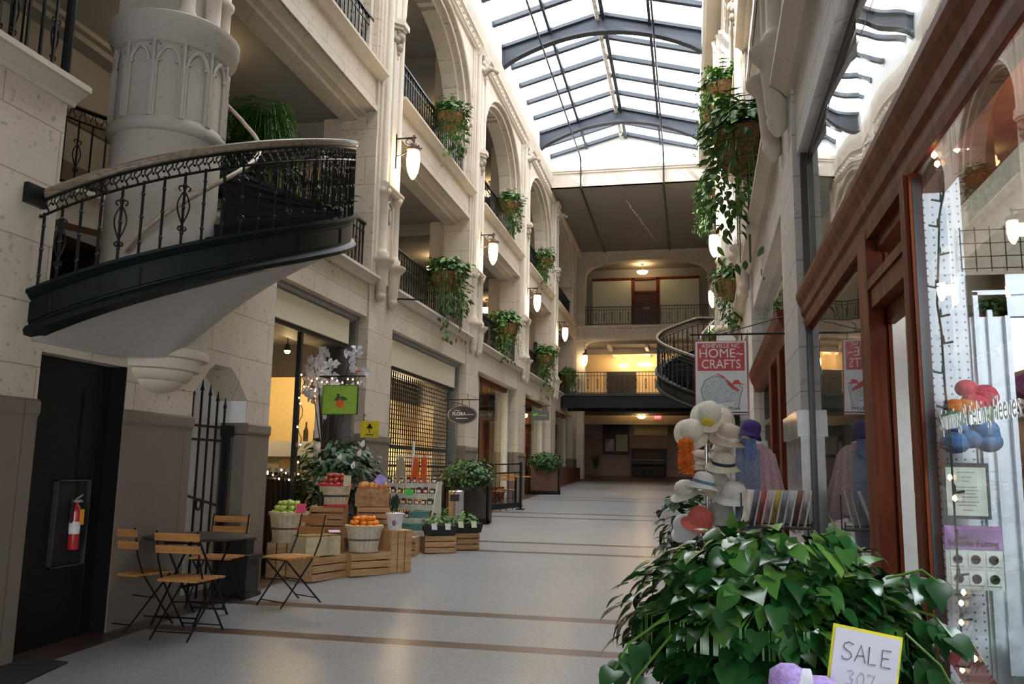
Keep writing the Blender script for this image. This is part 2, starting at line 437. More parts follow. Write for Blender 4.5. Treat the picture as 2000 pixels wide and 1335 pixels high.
# wainscot (brown marble facing) ------------------------------------------
t = MB(FL)
def wains(t, u0, u1, zt=2.06, capside=True):
    t.fbox(u0, u1, -.3, .015, .0, zt-.12)
    t.prism([(-.3, zt-.13), (.02, zt-.13), (.035, zt-.10), (.035, zt-.02), (.01, zt), (-.3, zt)], 'x', u0, u1)
wains(t, -6, 5.365); wains(t, 6.345, 7.365); wains(t, 8.395, 8.905)
for k in range(2, 7):
    if U[k]+HW < UEND: wains(t, U[k]-HW-.006, U[k]+HW+.006, 2.10)
struct(t.build('baseboard_left', WAIN), 'brown marble wainscot')
t = MB(FR)
for k in (1, 2, 3, 4, 5):
    if U[k]+HW < UEND:
        t.fbox(U[k]-HW-.006, U[k]+HW+.006, -.3, .01, 0, 1.9)
        t.box(U[k]-HW-.02, U[k]+HW+.02, -.3, .03, 1.86, 2.04)
struct(t.build('baseboard_right', mat('polished_grey_stone', (.42, .42, .42), .18, noise=.1, scale=8)), 'polished grey stone pier base')

# galleries: slabs, ceilings, inner walls -----------------------------------
for side, M in (('left', FL), ('right', FR)):
    s = MB(M)
    if side == 'left':
        s.box(-6, 5.3, -3.2, -.5, 4.15, 4.42); s.box(8.9, 37.4, -3.2, -.5, 3.92, 4.42); s.box(5.3, 8.9, -3.2, -2.15, 4.15, 4.42)
    else:
        s.box(-6, 37.4, -3.2, -.5, 3.92, 4.42)
    s.box(-6, 37.4, -3.2, -.5, 7.28, 7.76)
    struct(s.build('floor_gallery_'+side, PLASD), 'gallery floor slabs')
    c = MB(M)
    c.box(-6, 37.4, -3.2, -.55, 7.20, 7.27); c.box(-6, 37.4, -3.2, -.55, 11.32, 11.4)
    c.box(-6, 37.4, -3.2, -2.95, 7.05, 7.2); c.box(-6, 37.4, -3.2, -2.85, 7.13, 7.2)
    for k in range(1, 6): c.box(U[k]-.25, U[k]+.25, -3.2, -.55, 6.92, 7.2); c.box(U[k]-.25, U[k]+.25, -3.2, -.55, 11.1, 11.33)
    struct(c.build('ceiling_gallery_'+side, PLAS), 'grey gallery ceiling with beams')
    i = MB(M)
    i.box(-6, 42, -3.35, -3.2, 4.15, 12.25)
    struct(i.build('wall_inner_'+side, PLAS), 'taupe inner gallery wall')
    b = MB(M)
    b.box(-6, 37.4, -3.2, -3.17, 4.42, 5.5); b.box(-6, 37.4, -3.2, -3.17, 6.05, 6.25); b.box(-6, 37.4, -3.2, -3.17, 7.86, 8.9); b.box(-6, 37.4, -3.2, -3.17, 9.6, 9.8)
    struct(b.build('trim_4' if side == 'left' else 'trim_5', mat('dado_brown', (.13, .105, .085), .8)), 'dark dado band on gallery wall')
    # inner piers with rosette brackets
    q = MB(M)
    for k in range(2, 6):
        for zt, zb in ((7.2, 4.42), (11.3, 7.8)):
            q.box(U[k]-.33, U[k]+.33, -1.0, -.6, zb, zt)
    struct(q.build('wall_piers_'+side, STP), 'inner faces of the piers')
# back of the world behind the camera & outer closure
w = MB(); w.box(-10, -1.6, -8.3, -8, 0-.5, 13); w.box(-1.6, 4, -8.3, -8, 4.6, 13); struct(w.build('wall_front', PLAS), 'wall behind the entrance end')  # unseen; opening added on the right side to let in daylight from behind
w = MB(); w.box(-10.2, -9.9, -8, 46, -.3, 13); struct(w.build('wall_outer_left', PLASD)); w = MB(); w.box(4.0, 4.2, -8, 46, -.3, 13); struct(w.build('wall_outer_right', PLASD))
w = MB(); w.box(-10, -7.9, -8, 46, 4.2, 4.35); w.box(-10,-7.9,-8,46,12.2,12.3); w.box(3.9,4.2,-8,46,12.2,12.3); struct(w.build('ceiling_outer', PLASD))

w = MB(); w.box(-10.2, 4.2, 46, 46.3, -.3, 13); w.box(-10, -5.2, 37.6, 37.9, .5, 12.3); w.box(1.45, 4.2, 37.6, 37.9, .5, 12.3); w.box(-10, 4, 37.9, 46, 12.25, 12.5); struct(w.build('wall_outer_back', PLASD))  # unseen closing walls and lid, added to stop light leaking in

# unseen roof over the near end, its edge set to dim the near left -------------------------------------------------
SK0 = 6.0
w = MB(); w.box(-9, 4.2, -8.3, SK0, 12.25, 12.6); w.box(-10, -4.75, SK0, 46, 12.25, 12.5); w.box(.56, 4.3, SK0, 46, 12.25, 12.5)
struct(w.build('ceiling_front', STP), 'pale stone soffit around the skylight')

# skylight -------------------------------------------------------------------
XL, XR_, XRI, ZE, ZR = -4.72, .47, -2.12, 12.80, 13.50
w = MB()
w.box(-4.748, XL, SK0, 28.4, 12.25, ZE+.05); w.box(XR_, .558, SK0, 28.4, 12.24, ZE+.05); w.box(-4.95, .7, SK0-.15, SK0, 12.25, ZR)
struct(w.build('trim_6', WHITE), 'white skylight curb')
w = MB()
w.prism([(-4.95, 12.25), (.7, 12.25), (.7, ZE), (XRI, ZR+.05), (-4.95, ZE)], 'y', 28.4, 28.6)
struct(w.build('wall_gable', WHITE), 'white gable wall at the far end of the skylight')
g = MB(); g.add([(XL-.1,SK0,ZE),(XRI,SK0,ZR),(XRI,28.5,ZR),(XL-.1,28.5,ZE)], [(0,1,2,3)]); g.add([(XRI,SK0,ZR),(XR_+.1,SK0,ZE),(XR_+.1,28.5,ZE),(XRI,28.5,ZR)], [(0,1,2,3)])
struct(g.build('window_1', SKYGL), 'glass skylight over the arcade')
def roof_z(x): return ZE+(ZR-ZE)*(1-abs(x-XRI)/(XRI-XL)) if x < XRI else ZE+(ZR-ZE)*(1-(x-XRI)/(XR_-XRI))
sk = thing('skylight_frame', 'slate blue steel framework of the glass skylight', 'skylight frame', (XRI, 15, 12.2))
TR = [8.75+5.8*k for k in range(4)]          # 8.75, 14.55, 20.35, 26.15
for y in TR:
    m = MB(); n = 20; xs_ = lin(XL, XR_, n+1)
    for i in range(n):
        xa, xb = xs_[i], xs_[i+1]
        def lo(x):
            s = (x-XL)/(XR_-XL); return 12.13+.78*math.sin(PI*s)**.8
        for hw, a0, a1 in ((.02, None, None), (.11, 0, .05), (.11, -.06, 0)):
            if a0 is None: pts = [(xa, lo(xa)), (xb, lo(xb)), (xb, roof_z(xb)-.05), (xa, roof_z(xa)-.05)]
            elif a0 == 0: pts = [(xa, lo(xa)), (xb, lo(xb)), (xb, lo(xb)+.045), (xa, lo(xa)+.045)]
            else: pts = [(xa, roof_z(xa)-.12), (xb, roof_z(xb)-.12), (xb, roof_z(xb)-.03), (xa, roof_z(xa)-.03)]
            m.prism(pts, 'y', y-hw, y+hw)
    m.build('truss', STEEL, sk, world=True)
yb = []
y = TR[0]
while y < 28.4:
    if min(abs(y-t_) for t_ in TR) > .3: yb.append(y)
    y += 1.16
for y in yb + [28.33]:
    m = MB()
    m.bar((XL, y, ZE-.04), (XRI, y, ZR-.04), .13, .12); m.bar((XRI, y, ZR-.04), (XR_, y, ZE-.04), .13, .12)
    m.build('glazing_bar', STEEL, sk, world=True)
for x in (-3.42, -.83):
    m = MB(); m.bar((x, SK0, roof_z(x)-.1), (x, 28.4, roof_z(x)-.1), .07, .14); m.build('purlin', STEEL, sk, world=True)
m = MB(); m.bar((XRI+.09, SK0, ZR-.12), (XRI+.09, 28.4, ZR-.12), .10, .20); m.build('ridge_beam', STEEL, sk, world=True)
m = MB(); m.tube([(XRI-.06, SK0, ZR-.2), (XRI-.06, 28.4, ZR-.2)], .055, 8); p_ = m.build('ridge_pipe', mat('rusty_white', (.55, .50, .44), .7, noise=.3, scale=6), sk, world=True)
# conduits running on under the beams and along the flat ceiling
for x, lb in ((-3.62, 'thin black conduit under the skylight, left of the ridge'), (-.72, 'thin black conduit under the skylight, right of the ridge')):
    m = MB(); m.tube([(x, SK0, 12.62), (x, 28.2, 12.62), (x, 28.3, 12.5), (x, 28.3, 11.5), (x, 28.42, 11.52), (x, 37.3, 11.52)], .028, 6)
    tag(m.build('conduit', IRON), lb, 'conduit')

# flat ceiling at the far end, beam ------------------------------------------
w = MB(); w.box(-4.9, 1.3, 28.4, 37.5, 11.58, 11.8); struct(w.build('ceiling_far', PLASD), 'flat plaster ceiling beyond the skylight')
w = MB(); w.box(-4.95, .75, 28.36, 28.5, 11.58, 12.3)
w.box(-4.95, .75, 28.30, 28.4, 12.16, 12.28); w.box(-4.95, .75, 28.33, 28.4, 12.08, 12.16); w.box(-4.95, .75, 28.33, 28.4, 11.58, 11.66)
struct(w.build('trim_7', STP), 'limestone beam at the end of the skylight')
m = MB()
for i in range(26): m.sphere((-2.12+.004*i*8+random.uniform(-.02, .02), 30.2+i*.21, 11.56), .035+random.uniform(0, .02), 6)
tag(m.build('peeling_crack', mat('flaking_plaster', (.62, .60, .55), .9)), 'pale streak of flaking plaster on the far ceiling', 'plaster damage')

# far end wall ------------------------------------------------------------------
w = MB(); X0, X1 = -4.95, 1.4; A0, A1 = -4.55, .95
def xz_arch(mb, zb, zs, zt, ztop, y0, y1, fl=2.6):
    n = 16; c = (A0+A1)/2; r = (A1-A0)/2; pts = []
    for i in range(n+1):
        a = PI*i/n; x = c-r*math.copysign(abs(math.cos(a))**(2/fl), math.cos(a)); z = zs+(zt-zs)*math.sin(a)**(2/fl); pts.append((x, z))
    for i in range(n):
        (xa, za), (xb, zb_) = pts[i], pts[i+1]
        mb.prism([(xa, za), (xb, zb_), (xb, ztop), (xa, ztop)], 'y', y0, y1)
    mb.box(X0, A0, y0, y1, zb, ztop); mb.box(A1, X1, y0, y1, zb, ztop)
xz_arch(w, 8.1, 10.35, 11.15, 11.6, 37.4, 37.9, 2.9)
w.box(X0, X1, 37.42, 37.9, 7.5, 8.1)
xz_arch(w, 4.4, 7.0, 7.5, 7.52, 37.4, 37.9, 5.0)
w.box(X0, X1, 37.42, 37.9, 4.31, 4.42)
w.add([], []); w.fbox(X0, -4.6, 37.4, 37.9, -.02, 4.33); w.fbox(1.0, X1, 37.4, 37.9, -.02, 4.33)
struct(w.build('wall_back', ST), 'limestone end wall with stacked arches')
t = MB(); t.box(X0, X1, 37.3, 37.45, 8.02, 8.14); t.box(X0, X1, 37.34, 37.45, 7.5, 7.58); t.box(X0, X1, 37.34, 37.45, 11.44, 11.58)
struct(t.build('trim_8', STP), 'mouldings on the end wall')
w = MB()
w.box(-5.2, 1.6, 39.4, 39.6, 7.5, 11.8); w.box(-5.2, -5.0, 37.9, 41.5, 3.9, 11.8); w.box(1.5, 1.7, 37.9, 41.5, 3.9, 11.8)
w.box(-5.2, 1.7, 37.9, 39.6, 11.2, 11.4); w.box(-5.2, 1.7, 37.9, 41.6, 7.35, 7.7)
struct(w.build('wall_back_room', PLAS), 'gallery room behind the upper arch')
w = MB(); w.box(-5.2, 1.7, 41.4, 41.6, 3.9, 7.5)
struct(w.build('wall_back_inner', mat('warm_plaster', (.64, .50, .30), .85, noise=.03)), 'warm lit wall behind the middle arch')
w = MB(); w.box(-5.2, 1.7, 37.9, 42.2, 4.34, 4.4); struct(w.build('floor_back_gallery', PLASD))
# beams on the warm ceiling
w = MB(); w.box(-4.9, 1.5, 39.4, 39.6, 7.1, 7.36); w.box(-3.6, -3.45, 37.9, 41.4, 7.2, 7.36); w.box(-1.9, -1.75, 37.9, 41.4, 7.2, 7.36); struct(w.build('trim_9', STP), 'ceiling beams of the far gallery')
w = MB(); w.box(-3.9, -2.5, 41.3, 41.42, 4.4, 6.5); w.box(-3.1, -2.5, 41.2, 41.32, 4.4, 6.3); struct(w.build('door_4', BLK), 'dark doorway in the far gallery')

# lobby beyond, ground floor
LW = mat('lobby_brown', (.27, .165, .12), .5, noise=.05, scale=3)
w = MB(); w.box(-5.2, 1.7, 42, 42.3, 1.2, 4.36); struct(w.build('wall_lobby', PLASD), 'lobby end wall')
w = MB(); w.box(-5.2, 1.7, 41.93, 42.0, 1.2, 3.3); w.box(-5.2, 1.7, 41.9, 42.0, 3.28, 3.38); struct(w.build('baseboard_lobby', LW), 'brown marble lobby wainscot')
w = MB(); w.box(-5.3, -5.1, 37.9, 42.3, 1.0, 4.36); w.box(1.6, 1.8, 37.9, 42.3, 1, 4.36); struct(w.build('wall_lobby_side', LW))
# ------------------------------------------------------------------ ornate iron balustrade helpers
def scroll(mb, P, w, h, r=.006):
    """a lyre of two S curves about a baluster; P(s, t) -> point, s across, t up"""
    for sg in (-1, 1):
        pts = []
        for i in range(15):
            t = i/14; s = math.sin(PI*t)*w*(.55+.45*t)
            pts.append(P(sg*s, t*h))
        mb.tube(pts, r, 5)
        c = []
        for i in range(9):
            a = i/8*1.6*PI; c.append(P(sg*(.012+.018*math.sin(a))+sg*.012, h+.02*(1-math.cos(a))))
        mb.tube(c, r, 4)
        c = [P(sg*(.010+.02*math.sin(i/8*1.6*PI)), -.01-.018*(1-math.cos(i/8*1.6*PI))) for i in range(9)]
        mb.tube(c, r, 4)

SROOT = {}
def turret_and_stair(M, side, uc, ru):
    lab = {'left': 'beside the dark door, nearest the camera', 'right': 'far down the right side'}[side]
    # --- turret ---
    T = M @ Vector((uc, -.1, 0)); tl = (T.x, T.y, 2.1)
    th = thing('stone_turret', {'left': 'round limestone turret with trefoil panels beside the dark door', 'right': 'pale stone turret with trefoil panels inside the far spiral stair on the right'}[side], 'turret', tl)
    def C(mb, prof, n=40, **k): mb.lathe(prof, (uc, -.1, 0), n, **k)
    m = MB(M)
    m.lathe([(1e-4, 2.23), (.10, 2.235), (.22, 2.26), (.29, 2.31), (.30, 2.34), (.35, 2.35), (.385, 2.40), (.39, 2.43), (.44, 2.44), (.455, 2.49), (.46, 2.53), (.51, 2.54), (.52, 2.58), (.50, 2.62)], (uc, -.1, 0), 40)
    m.build('corbel', STP, th, smooth=True, world=True)
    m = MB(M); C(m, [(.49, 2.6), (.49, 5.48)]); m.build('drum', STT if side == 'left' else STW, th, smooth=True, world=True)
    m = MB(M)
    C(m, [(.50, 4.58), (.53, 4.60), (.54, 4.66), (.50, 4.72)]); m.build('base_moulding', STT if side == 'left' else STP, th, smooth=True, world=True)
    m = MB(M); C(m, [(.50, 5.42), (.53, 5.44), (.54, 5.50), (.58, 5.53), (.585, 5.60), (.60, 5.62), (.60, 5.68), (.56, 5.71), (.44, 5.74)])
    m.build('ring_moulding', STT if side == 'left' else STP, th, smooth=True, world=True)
    m = MB(M); NP = 12
    for i in range(NP):
        a = 2*PI*(i+.5)/NP
        def pt(da, r, z): return (uc+r*math.sin(a+da), -.1+r*math.cos(a+da), z)
        for d in (-.055, 0, .055): m.tube([pt(d, .505 if d else .515, 4.70), pt(d, .505 if d else .515, 5.22)], .018 if d else .024, 6)
        a2 = 2*PI/NP
        for rr in (.0, .05):
            pts = []
            for j in range(13):
                q = j/12; da = .055+(a2-.11)*q; zz = 5.20+rr*.3+.17*math.sin(PI*q)**.6
                pts.append(pt(da, .51, zz))
            m.tube(pts, .016, 5)
        for q in (.22, .78):
            m.sphere(pt(a2*q, .51, 5.24), .02, 6)
        m.tube([pt(.0, .512, 5.22), pt(.0, .512, 5.44)], .02, 5)
        m.sphere(pt(.09, .5, 5.40), .016, 6); m.sphere(pt(-.09, .5, 5.40), .016, 6)
    m.build('trefoil_tracery', STT if side == 'left' else STP, th, smooth=True, world=True)
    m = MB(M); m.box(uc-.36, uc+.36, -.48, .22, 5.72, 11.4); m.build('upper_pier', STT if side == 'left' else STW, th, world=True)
    for du, dv in ((-.30, .22), (.30, .22), (0, .30)):
        m = MB(M); m.lathe([(.10, 5.70), (.10, 5.76), (.075, 5.80), (.075, 6.12), (.10, 6.15), (.105, 6.2), (.07, 6.24), (.065, 11.2), (.09, 11.3)], (uc+du, dv-.02, 0), 14); m.build('colonnette', STP, th, smooth=True, world=True)
    # --- stair ---
    R = 1.65; su = uc+.07
    def zr(a):
        if a <= 62: return 2.85+1.65*(a+90)/152
        return 4.5
    def P(a, r, z): 
        t = math.radians(a); return (su+r*math.sin(t), r*math.cos(t), z)
    angs = lin(-90, 100, 39)
    B = M @ Vector((su, 0, 0)); lb = {'left': 'curved dark green iron stair with openwork balustrade above the dark door', 'right': 'spiral iron stair wrapping the far stone turret on the right'}[side]
    st = thing('curved_staircase', lb, 'staircase', (B.x, B.y, 2.5))
    def path(dz, r=R, A=angs): return [(P(a, r, zr(a)+dz), (math.sin(math.radians(a)), math.cos(math.radians(a)), 0)) for a in A]
    prof = [(-.10, 0), (.06, 0), (.06, -.025), (.04, -.035), (.02, -.06), (.0, -.07), (.0, -.085), (.012, -.09), (.012, -.235), (.0, -.24), (.0, -.255), (.03, -.27), (.05, -.30), (.035, -.335), (-.10, -.35)]
    m = MB(M); m.sweep(prof, path(0)); 
    for a in lin(-84, 88, 9):                     # raised panel edges
        q = [P(a+d, R+.016, zr(a)+z) for d, z in ((0, -.10), (0, -.23))]; m.tube(q, .008, 4)
    m.build('stringer', SGREEN, st, smooth=True, world=True)
    # plaster soffit
    inner = [(-90, 5.25, .0, 2.48), (-60, 5.80, .0, 2.48), (-45, 6.25, .12, 2.50), (-30, 6.45, .28, 2.52), (-12, 6.65, .39, 2.66), (5, 6.85, .40, 2.85), (22, 7.08, .32, 3.05), (38, 7.25, .14, 3.24), (52, 7.50, .0, 3.42), (65, 7.95, 0, 3.66), (80, 8.35, 0, 3.90), (100, 8.7, 0, 4.10)]
    def inn(a):
        for i in range(len(inner)-1):
            if inner[i][0] <= a <= inner[i+1][0]:
                t = (a-inner[i][0])/(inner[i+1][0]-inner[i][0]); return [inner[i][j]+(inner[i+1][j]-inner[i][j])*t for j in (1, 2, 3)]
        return inner[-1][1:]
    m = MB(M); vs = []; K = 8; A2 = lin(-90, 100, 39)
    for a in A2:
        o = Vector(P(a, R-.03, zr(a)-.335)); q = inn(a); q = Vector((q[0]+(uc-6.78), q[1], q[2]))
        for j in range(K):
            t = j/(K-1); p = o.lerp(q, t); p.z = o.z+(q.z-o.z)*(1-math.cos(t*PI/2))*.35+(q.z-o.z)*t*.65; vs.append(p)
    m.add(vs, [(i*K+j, i*K+j+1, (i+1)*K+j+1, (i+1)*K+j) for i in range(len(A2)-1) for j in range(K-1)])
    m.build('soffit', mat('stair_soffit_plaster', (.46, .42, .38), .85, noise=.03), st, smooth=True, world=True)
    NS = 12
    for i in range(NS):
        a0 = -90+178*i/NS; a1 = -90+178*(i+1)/NS+2
        z = 2.72+(4.62-2.72)*(i+1)/NS
        m = MB(M); pts = []
        A_ = lin(a0, a1, 4)
        o_ = [P(a, R-.05, 0)[:2] for a in A_]; i_ = [P(a, .42, 0)[:2] for a in reversed(A_)]
        m.prism([tuple(p) for p in o_+i_], 'z', z-.04, z)
        A_ = lin(a0+1, a0+4, 2); o_ = [P(a, R-.05, 0)[:2] for a in A_]; i_ = [P(a, .42, 0)[:2] for a in reversed(A_)]
        m.prism([tuple(p) for p in o_+i_], 'z', z-.24, z-.03)
        m.build('step', SGREEN, st, world=True)
    # balustrade
    HR = .72
    m = MB(M); m.tube([p for p, o in path(HR)], .026, 8); m.tube([p for p, o in path(HR+.02, R+.01)], .022, 6); m.build('handrail', wood('worn_handrail', (.12, .09, .06), (.26, .20, .14), .4, .1), st, smooth=True, world=True)
    m = MB(M); m.tube([p for p, o in path(HR-.035)], .012, 5); m.tube([p for p, o in path(HR-.155)], .011, 5)
    k = 0
    for a in [x*.5 for x in range(-178, 198, 5)]:
        t0 = zr(a)+HR-.15
        for s in (-1, 1):
            pts = [P(a+s*(.9+.55*math.sin(q*2*PI)), R, t0+.11*q) for q in lin(0, 1, 7)]; m.tube(pts, .006, 4)
        m.sphere(P(a, R, t0+.055), .013, 5)
    m.build('frieze', IRON, st, smooth=True, world=True)
    a = -88.5; i = 0
    while a < 99:
        m = MB(M); zb = zr(a)
        def Q(s, t, a=a, zb=zb): return P(a+math.degrees(s/R), R, zb+.16+t)
        pts = [P(a, R, zb), P(a, R, zb+HR-.14)]
        m.tube(pts, .0115, 6)
        for q in (.10, .30, .48): m.sphere(P(a, R, zb+q), .017, 6)
        if i % 3 == 1 or (a > 15 and side == 'left'): scroll(m, Q, .055 if a < 15 else .045, .27, .0065)
        if a > 15 and side == 'left':
            for q in (.06, .50):
                m.tube([P(a+d, R, zb+q+.03*math.sin(d/4*PI)) for d in (0, 1, 2, 3, 4)], .006, 4)
            m.tube([P(a-2.2, R, zb), P(a-2.2, R, zb+HR-.14)], .006, 4)
        m.build('baluster', IRON, st, smooth=True, world=True)
        a += 5.0; i += 1
    m = MB(M); e = P(-90, R, 0); m.box(e[0]-.18, e[0]+.02, e[1]-.03, e[1]+.04, zr(-90)+HR-.09, zr(-90)+HR+.06); m.build('rail_bracket', IRON, st, world=True)
    m = MB(M); m.tube([P(-92+i*9, .66+.10*math.sin(min(1, i/17)*PI), 3.42+i*.097) for i in range(24)], .022, 8); m.build('inner_handrail', wood('pale_handrail', (.35, .27, .19), (.60, .50, .38), .35, .3), st, smooth=True, world=True)
    if side == 'left':
        m = MB(M)   # shield at the outer bend
        c = P(38, R+.02, zr(38)+.33); t = math.radians(38); ex = Vector((math.cos(t), -math.sin(t), 0))
        sh = [(-.06, .13), (.06, .13), (.065, 0), (.045, -.09), (0, -.15), (-.045, -.09), (-.065, 0)]
        vs = [Vector(c)+ex*x+Vector((0, 0, z)) for x, z in sh]; n = Vector((math.sin(t), math.cos(t), 0))*.015
        m.add(vs+[v+n for v in vs], [tuple(range(6, -1, -1)), tuple(range(7, 14))]+[(i, (i+1) % 7, 7+(i+1) % 7, 7+i) for i in range(7)])
        m.build('shield', mat('bronze_relief', (.10, .095, .07), .5, .5, noise=.3), st, world=True)
        # curved stone fascia of the stairwell behind the turret, with its railing
        m = MB(M); pr = [(-.03, 4.10), (.25, 4.10), (.25, 4.50), (-.05, 4.50), (-.07, 4.44), (-.03, 4.38)]
        A3 = lin(95, 265, 30)
        m.sweep([(p[0], p[1]) for p in pr], [((su+1.75*math.sin(math.radians(a)), 1.75*math.cos(math.radians(a)), 0), (math.sin(math.radians(a)), math.cos(math.radians(a)), 0)) for a in A3])
        struct(m.build('trim_10', STP, smooth=True), 'curved stone edge of the stairwell behind the turret')
        rl = thing('stairwell_railing', 'curved black iron railing around the well behind the near turret', 'railing', (B.x, B.y, 4.5))
        W_ = lambda a, z: (su+1.74*math.sin(math.radians(a)), 1.74*math.cos(math.radians(a)), z)
        m = MB(M); m.tube([W_(a, 5.38) for a in A3], .024, 6); m.build('top_rail', IRON, rl, smooth=True, world=True)
        m = MB(M); m.tube([W_(a, 5.24) for a in A3], .012, 5); m.tube([W_(a, 4.55) for a in A3], .012, 5)
        for a in range(96, 265, 4):
            for s in (-1, 1): m.tube([W_(a+s*(.8+.5*math.sin(q*2*PI)), 5.25+.11*q) for q in lin(0, 1, 6)], .006, 4)
        m.build('frieze', IRON, rl, world=True)
        i = 0
        for a in range(96, 265, 5):
            m = MB(M); m.tube([W_(a, 4.50), W_(a, 5.25)], .011, 5)
            if i % 3 == 1: scroll(m, lambda s, t, a=a: W_(a+math.degrees(s/1.74), 4.72+t), .055, .27, .0065)
            m.build('baluster', IRON, rl, world=True); i += 1
turret_and_stair(FL, 'left', 6.78, 6.85)
turret_and_stair(FR, 'right', 18.33, 18.4)

# ------------------------------------------------------------------ clustered pilasters on the piers
def pilaster(M, side, k, uc, label):
    B = M @ Vector((uc, .0, 4.1))
    th = thing('clustered_pilaster', label, 'pilaster', tuple(B), group=None)
    for s in (-1, 1):
        m = MB(M); u = uc+s*.27
        m.lathe([(1e-4, 4.12), (.03, 4.14), (.07, 4.20), (.08, 4.24), (.08, 4.27), (.07, 4.29), (.085, 4.33), (.10, 4.52), (.11, 4.62), (.12, 4.70), (.19, 4.78), (.20, 4.80), (.20, 4.83), (.10, 4.85)], (u, .07, 0), 18)
        m.build('corbel', STP, th, smooth=True, world=True)
        m = MB(M)
        m.lathe([(.11, 4.85), (.12, 4.92), (.085, 4.97), (.075, 5.0), (.075, 5.86), (.10, 5.89), (.115, 5.93), (.115, 5.98), (.06, 6.04), (.055, 11.2), (.07, 11.3)], (u, .06, 0), 14)
        m.build('shaft', STP, th, smooth=True, world=True)
    m = MB(M)
    m.box(uc-.44, uc+.44, -.02, .03, 4.5, 11.3); m.prism([(uc-.17, -.02), (uc+.17, -.02), (uc+.11, .10), (uc-.11, .10)], 'z', 6.0, 11.2)
    m.prism([(uc-.15, -.02), (uc+.15, -.02), (uc+.12, .05), (uc-.12, .05)], 'z', 4.85, 6.0)
    for s in (-1, 1): m.box(uc+s*.13-.015, uc+s*.13+.015, .03, .09, 4.9, 5.8)
    m.tube([(uc+.13*math.cos(PI*i/8), .07, 5.72+.13*math.sin(PI*i/8)) for i in range(9)], .018, 5)
    m.build('centre_strip', STP, th, world=True)
    m = MB(M)
    m.prism([(-.05, 5.96), (.15, 5.96), (.18, 6.02), (.18, 6.05), (.10, 6.10), (-.05, 6.10)], 'x', uc-.36, uc+.36)
    m.build('string_course', STP, th, world=True)
    m = MB(M)
    for dz in (0,):
        m.prism([(uc-.19, -.02), (uc+.19, -.02), (uc+.22, .1), (uc+.1, .24), (uc-.1, .24), (uc-.22, .1)], 'z', 8.86, 8.95)
        m.prism([(uc-.16, -.02), (uc+.16, -.02), (uc+.18, .08), (uc+.08, .2), (uc-.08, .2), (uc-.18, .08)], 'z', 8.80, 8.86)
    m.build('canopy', STP, th, world=True)
    m = MB(M)
    for i, (du, dv, z, r) in enumerate(((0, .12, 8.70, .10), (.08, .10, 8.62, .07), (-.08, .10, 8.62, .07), (0, .11, 8.52, .08), (0, .09, 8.42, .05), (.06, .12, 8.76, .05), (-.06, .12, 8.76, .05), (0, .08, 8.33, .035))):
        m.sphere((uc+du, dv, z), r, 8)
    m.build('carved_mask', stone('weathered_carving', (.36, .31, .26), joints=False, specks=.7), th, smooth=True, world=True)
    m = MB(M); m.prism([(uc-.055, 5.72), (uc+.055, 5.72), (uc+.06, 5.62), (uc+.04, 5.53), (uc, 5.47), (uc-.04, 5.53), (uc-.06, 5.62)], 'y', .05, .085)
    m.build('carved_shield', MATS['weathered_carving'], th, world=True)
    m = MB(M); random.seed(3)
    for i in range(16):
        z = 10.75+.6*random.random(); m.sphere((uc+random.uniform(-.22, .22), .08+.10*(z-10.75), z), random.uniform(.05, .09), 6)
    m.prism([(-.02, 11.22), (.10, 11.22), (.20, 11.38), (.20, 11.42), (-.02, 11.42)], 'x', uc-.34, uc+.34)
    m.build('foliate_capital', MATS['limestone_smooth'], th, smooth=True, world=True)
    m = MB(M); m.tube([(uc, .1, 10.9), (uc, .24, 11.0), (uc, .36, 10.98), (uc, .42, 10.9)], [.08, .07, .055, .03], 8); m.sphere((uc, .42, 10.92), .06, 8)
    m.build('gargoyle', MATS['weathered_carving'], th, smooth=True, world=True)
    return th
ordw = ['first', 'second', 'third', 'fourth', 'fifth', 'sixth']
for k in range(2, 6): pilaster(FL, 'left', k, U[k], 'clustered limestone pilaster on the left facade, %s pier past the curved stair' % ordw[k-2])
for k in (1, 2, 4): pilaster(FR, 'right', k, U[k], {1: 'clustered stone pilaster on the right facade, above the mahogany shopfront pier', 2: 'clustered stone pilaster on the right facade, second pier from the camera', 4: 'clustered stone pilaster on the right facade, beyond the far spiral stair'}[k])

# ------------------------------------------------------------------ railings
def railing(M, u0, u1, z, label, v=-.14, h=.86, step=.135, group=None, W3=None):
    P_ = (M @ Vector(((u0+u1)/2, v, z)))
    th = thing('balcony_railing', label, 'railing', tuple(P_))
    m = MB(M); m.box(u0, u1, v-.03, v+.03, z+h-.03, z+h); m.build('top_rail', IRON, th, world=True)
    m = MB(M); m.box(u0, u1, v-.012, v+.012, z+.05, z+.07); m.box(u0, u1, v-.012, v+.012, z+h-.16, z+h-.145); m.box(u0, u1, v-.012, v+.012, z+.17, z+.18); m.build('lower_rail', IRON, th, world=True)
    n = int((u1-u0)/step)
    for i in range(n+1):
        u = u0+.03+(u1-u0-.06)*i/n; m = MB(M); m.box(u-.009, u+.009, v-.009, v+.009, z, z+h-.02)
        if i % 3 == 1: scroll(m, lambda s, t, u=u: (u+s, v, z+.27+t), .045, .26, .0075)
        m.build('baluster', IRON, th, world=True)
    return th
L2 = ['past the curved stair', 'behind the lowest big fern basket', 'second basket bay', 'third basket bay', 'fourth basket bay']
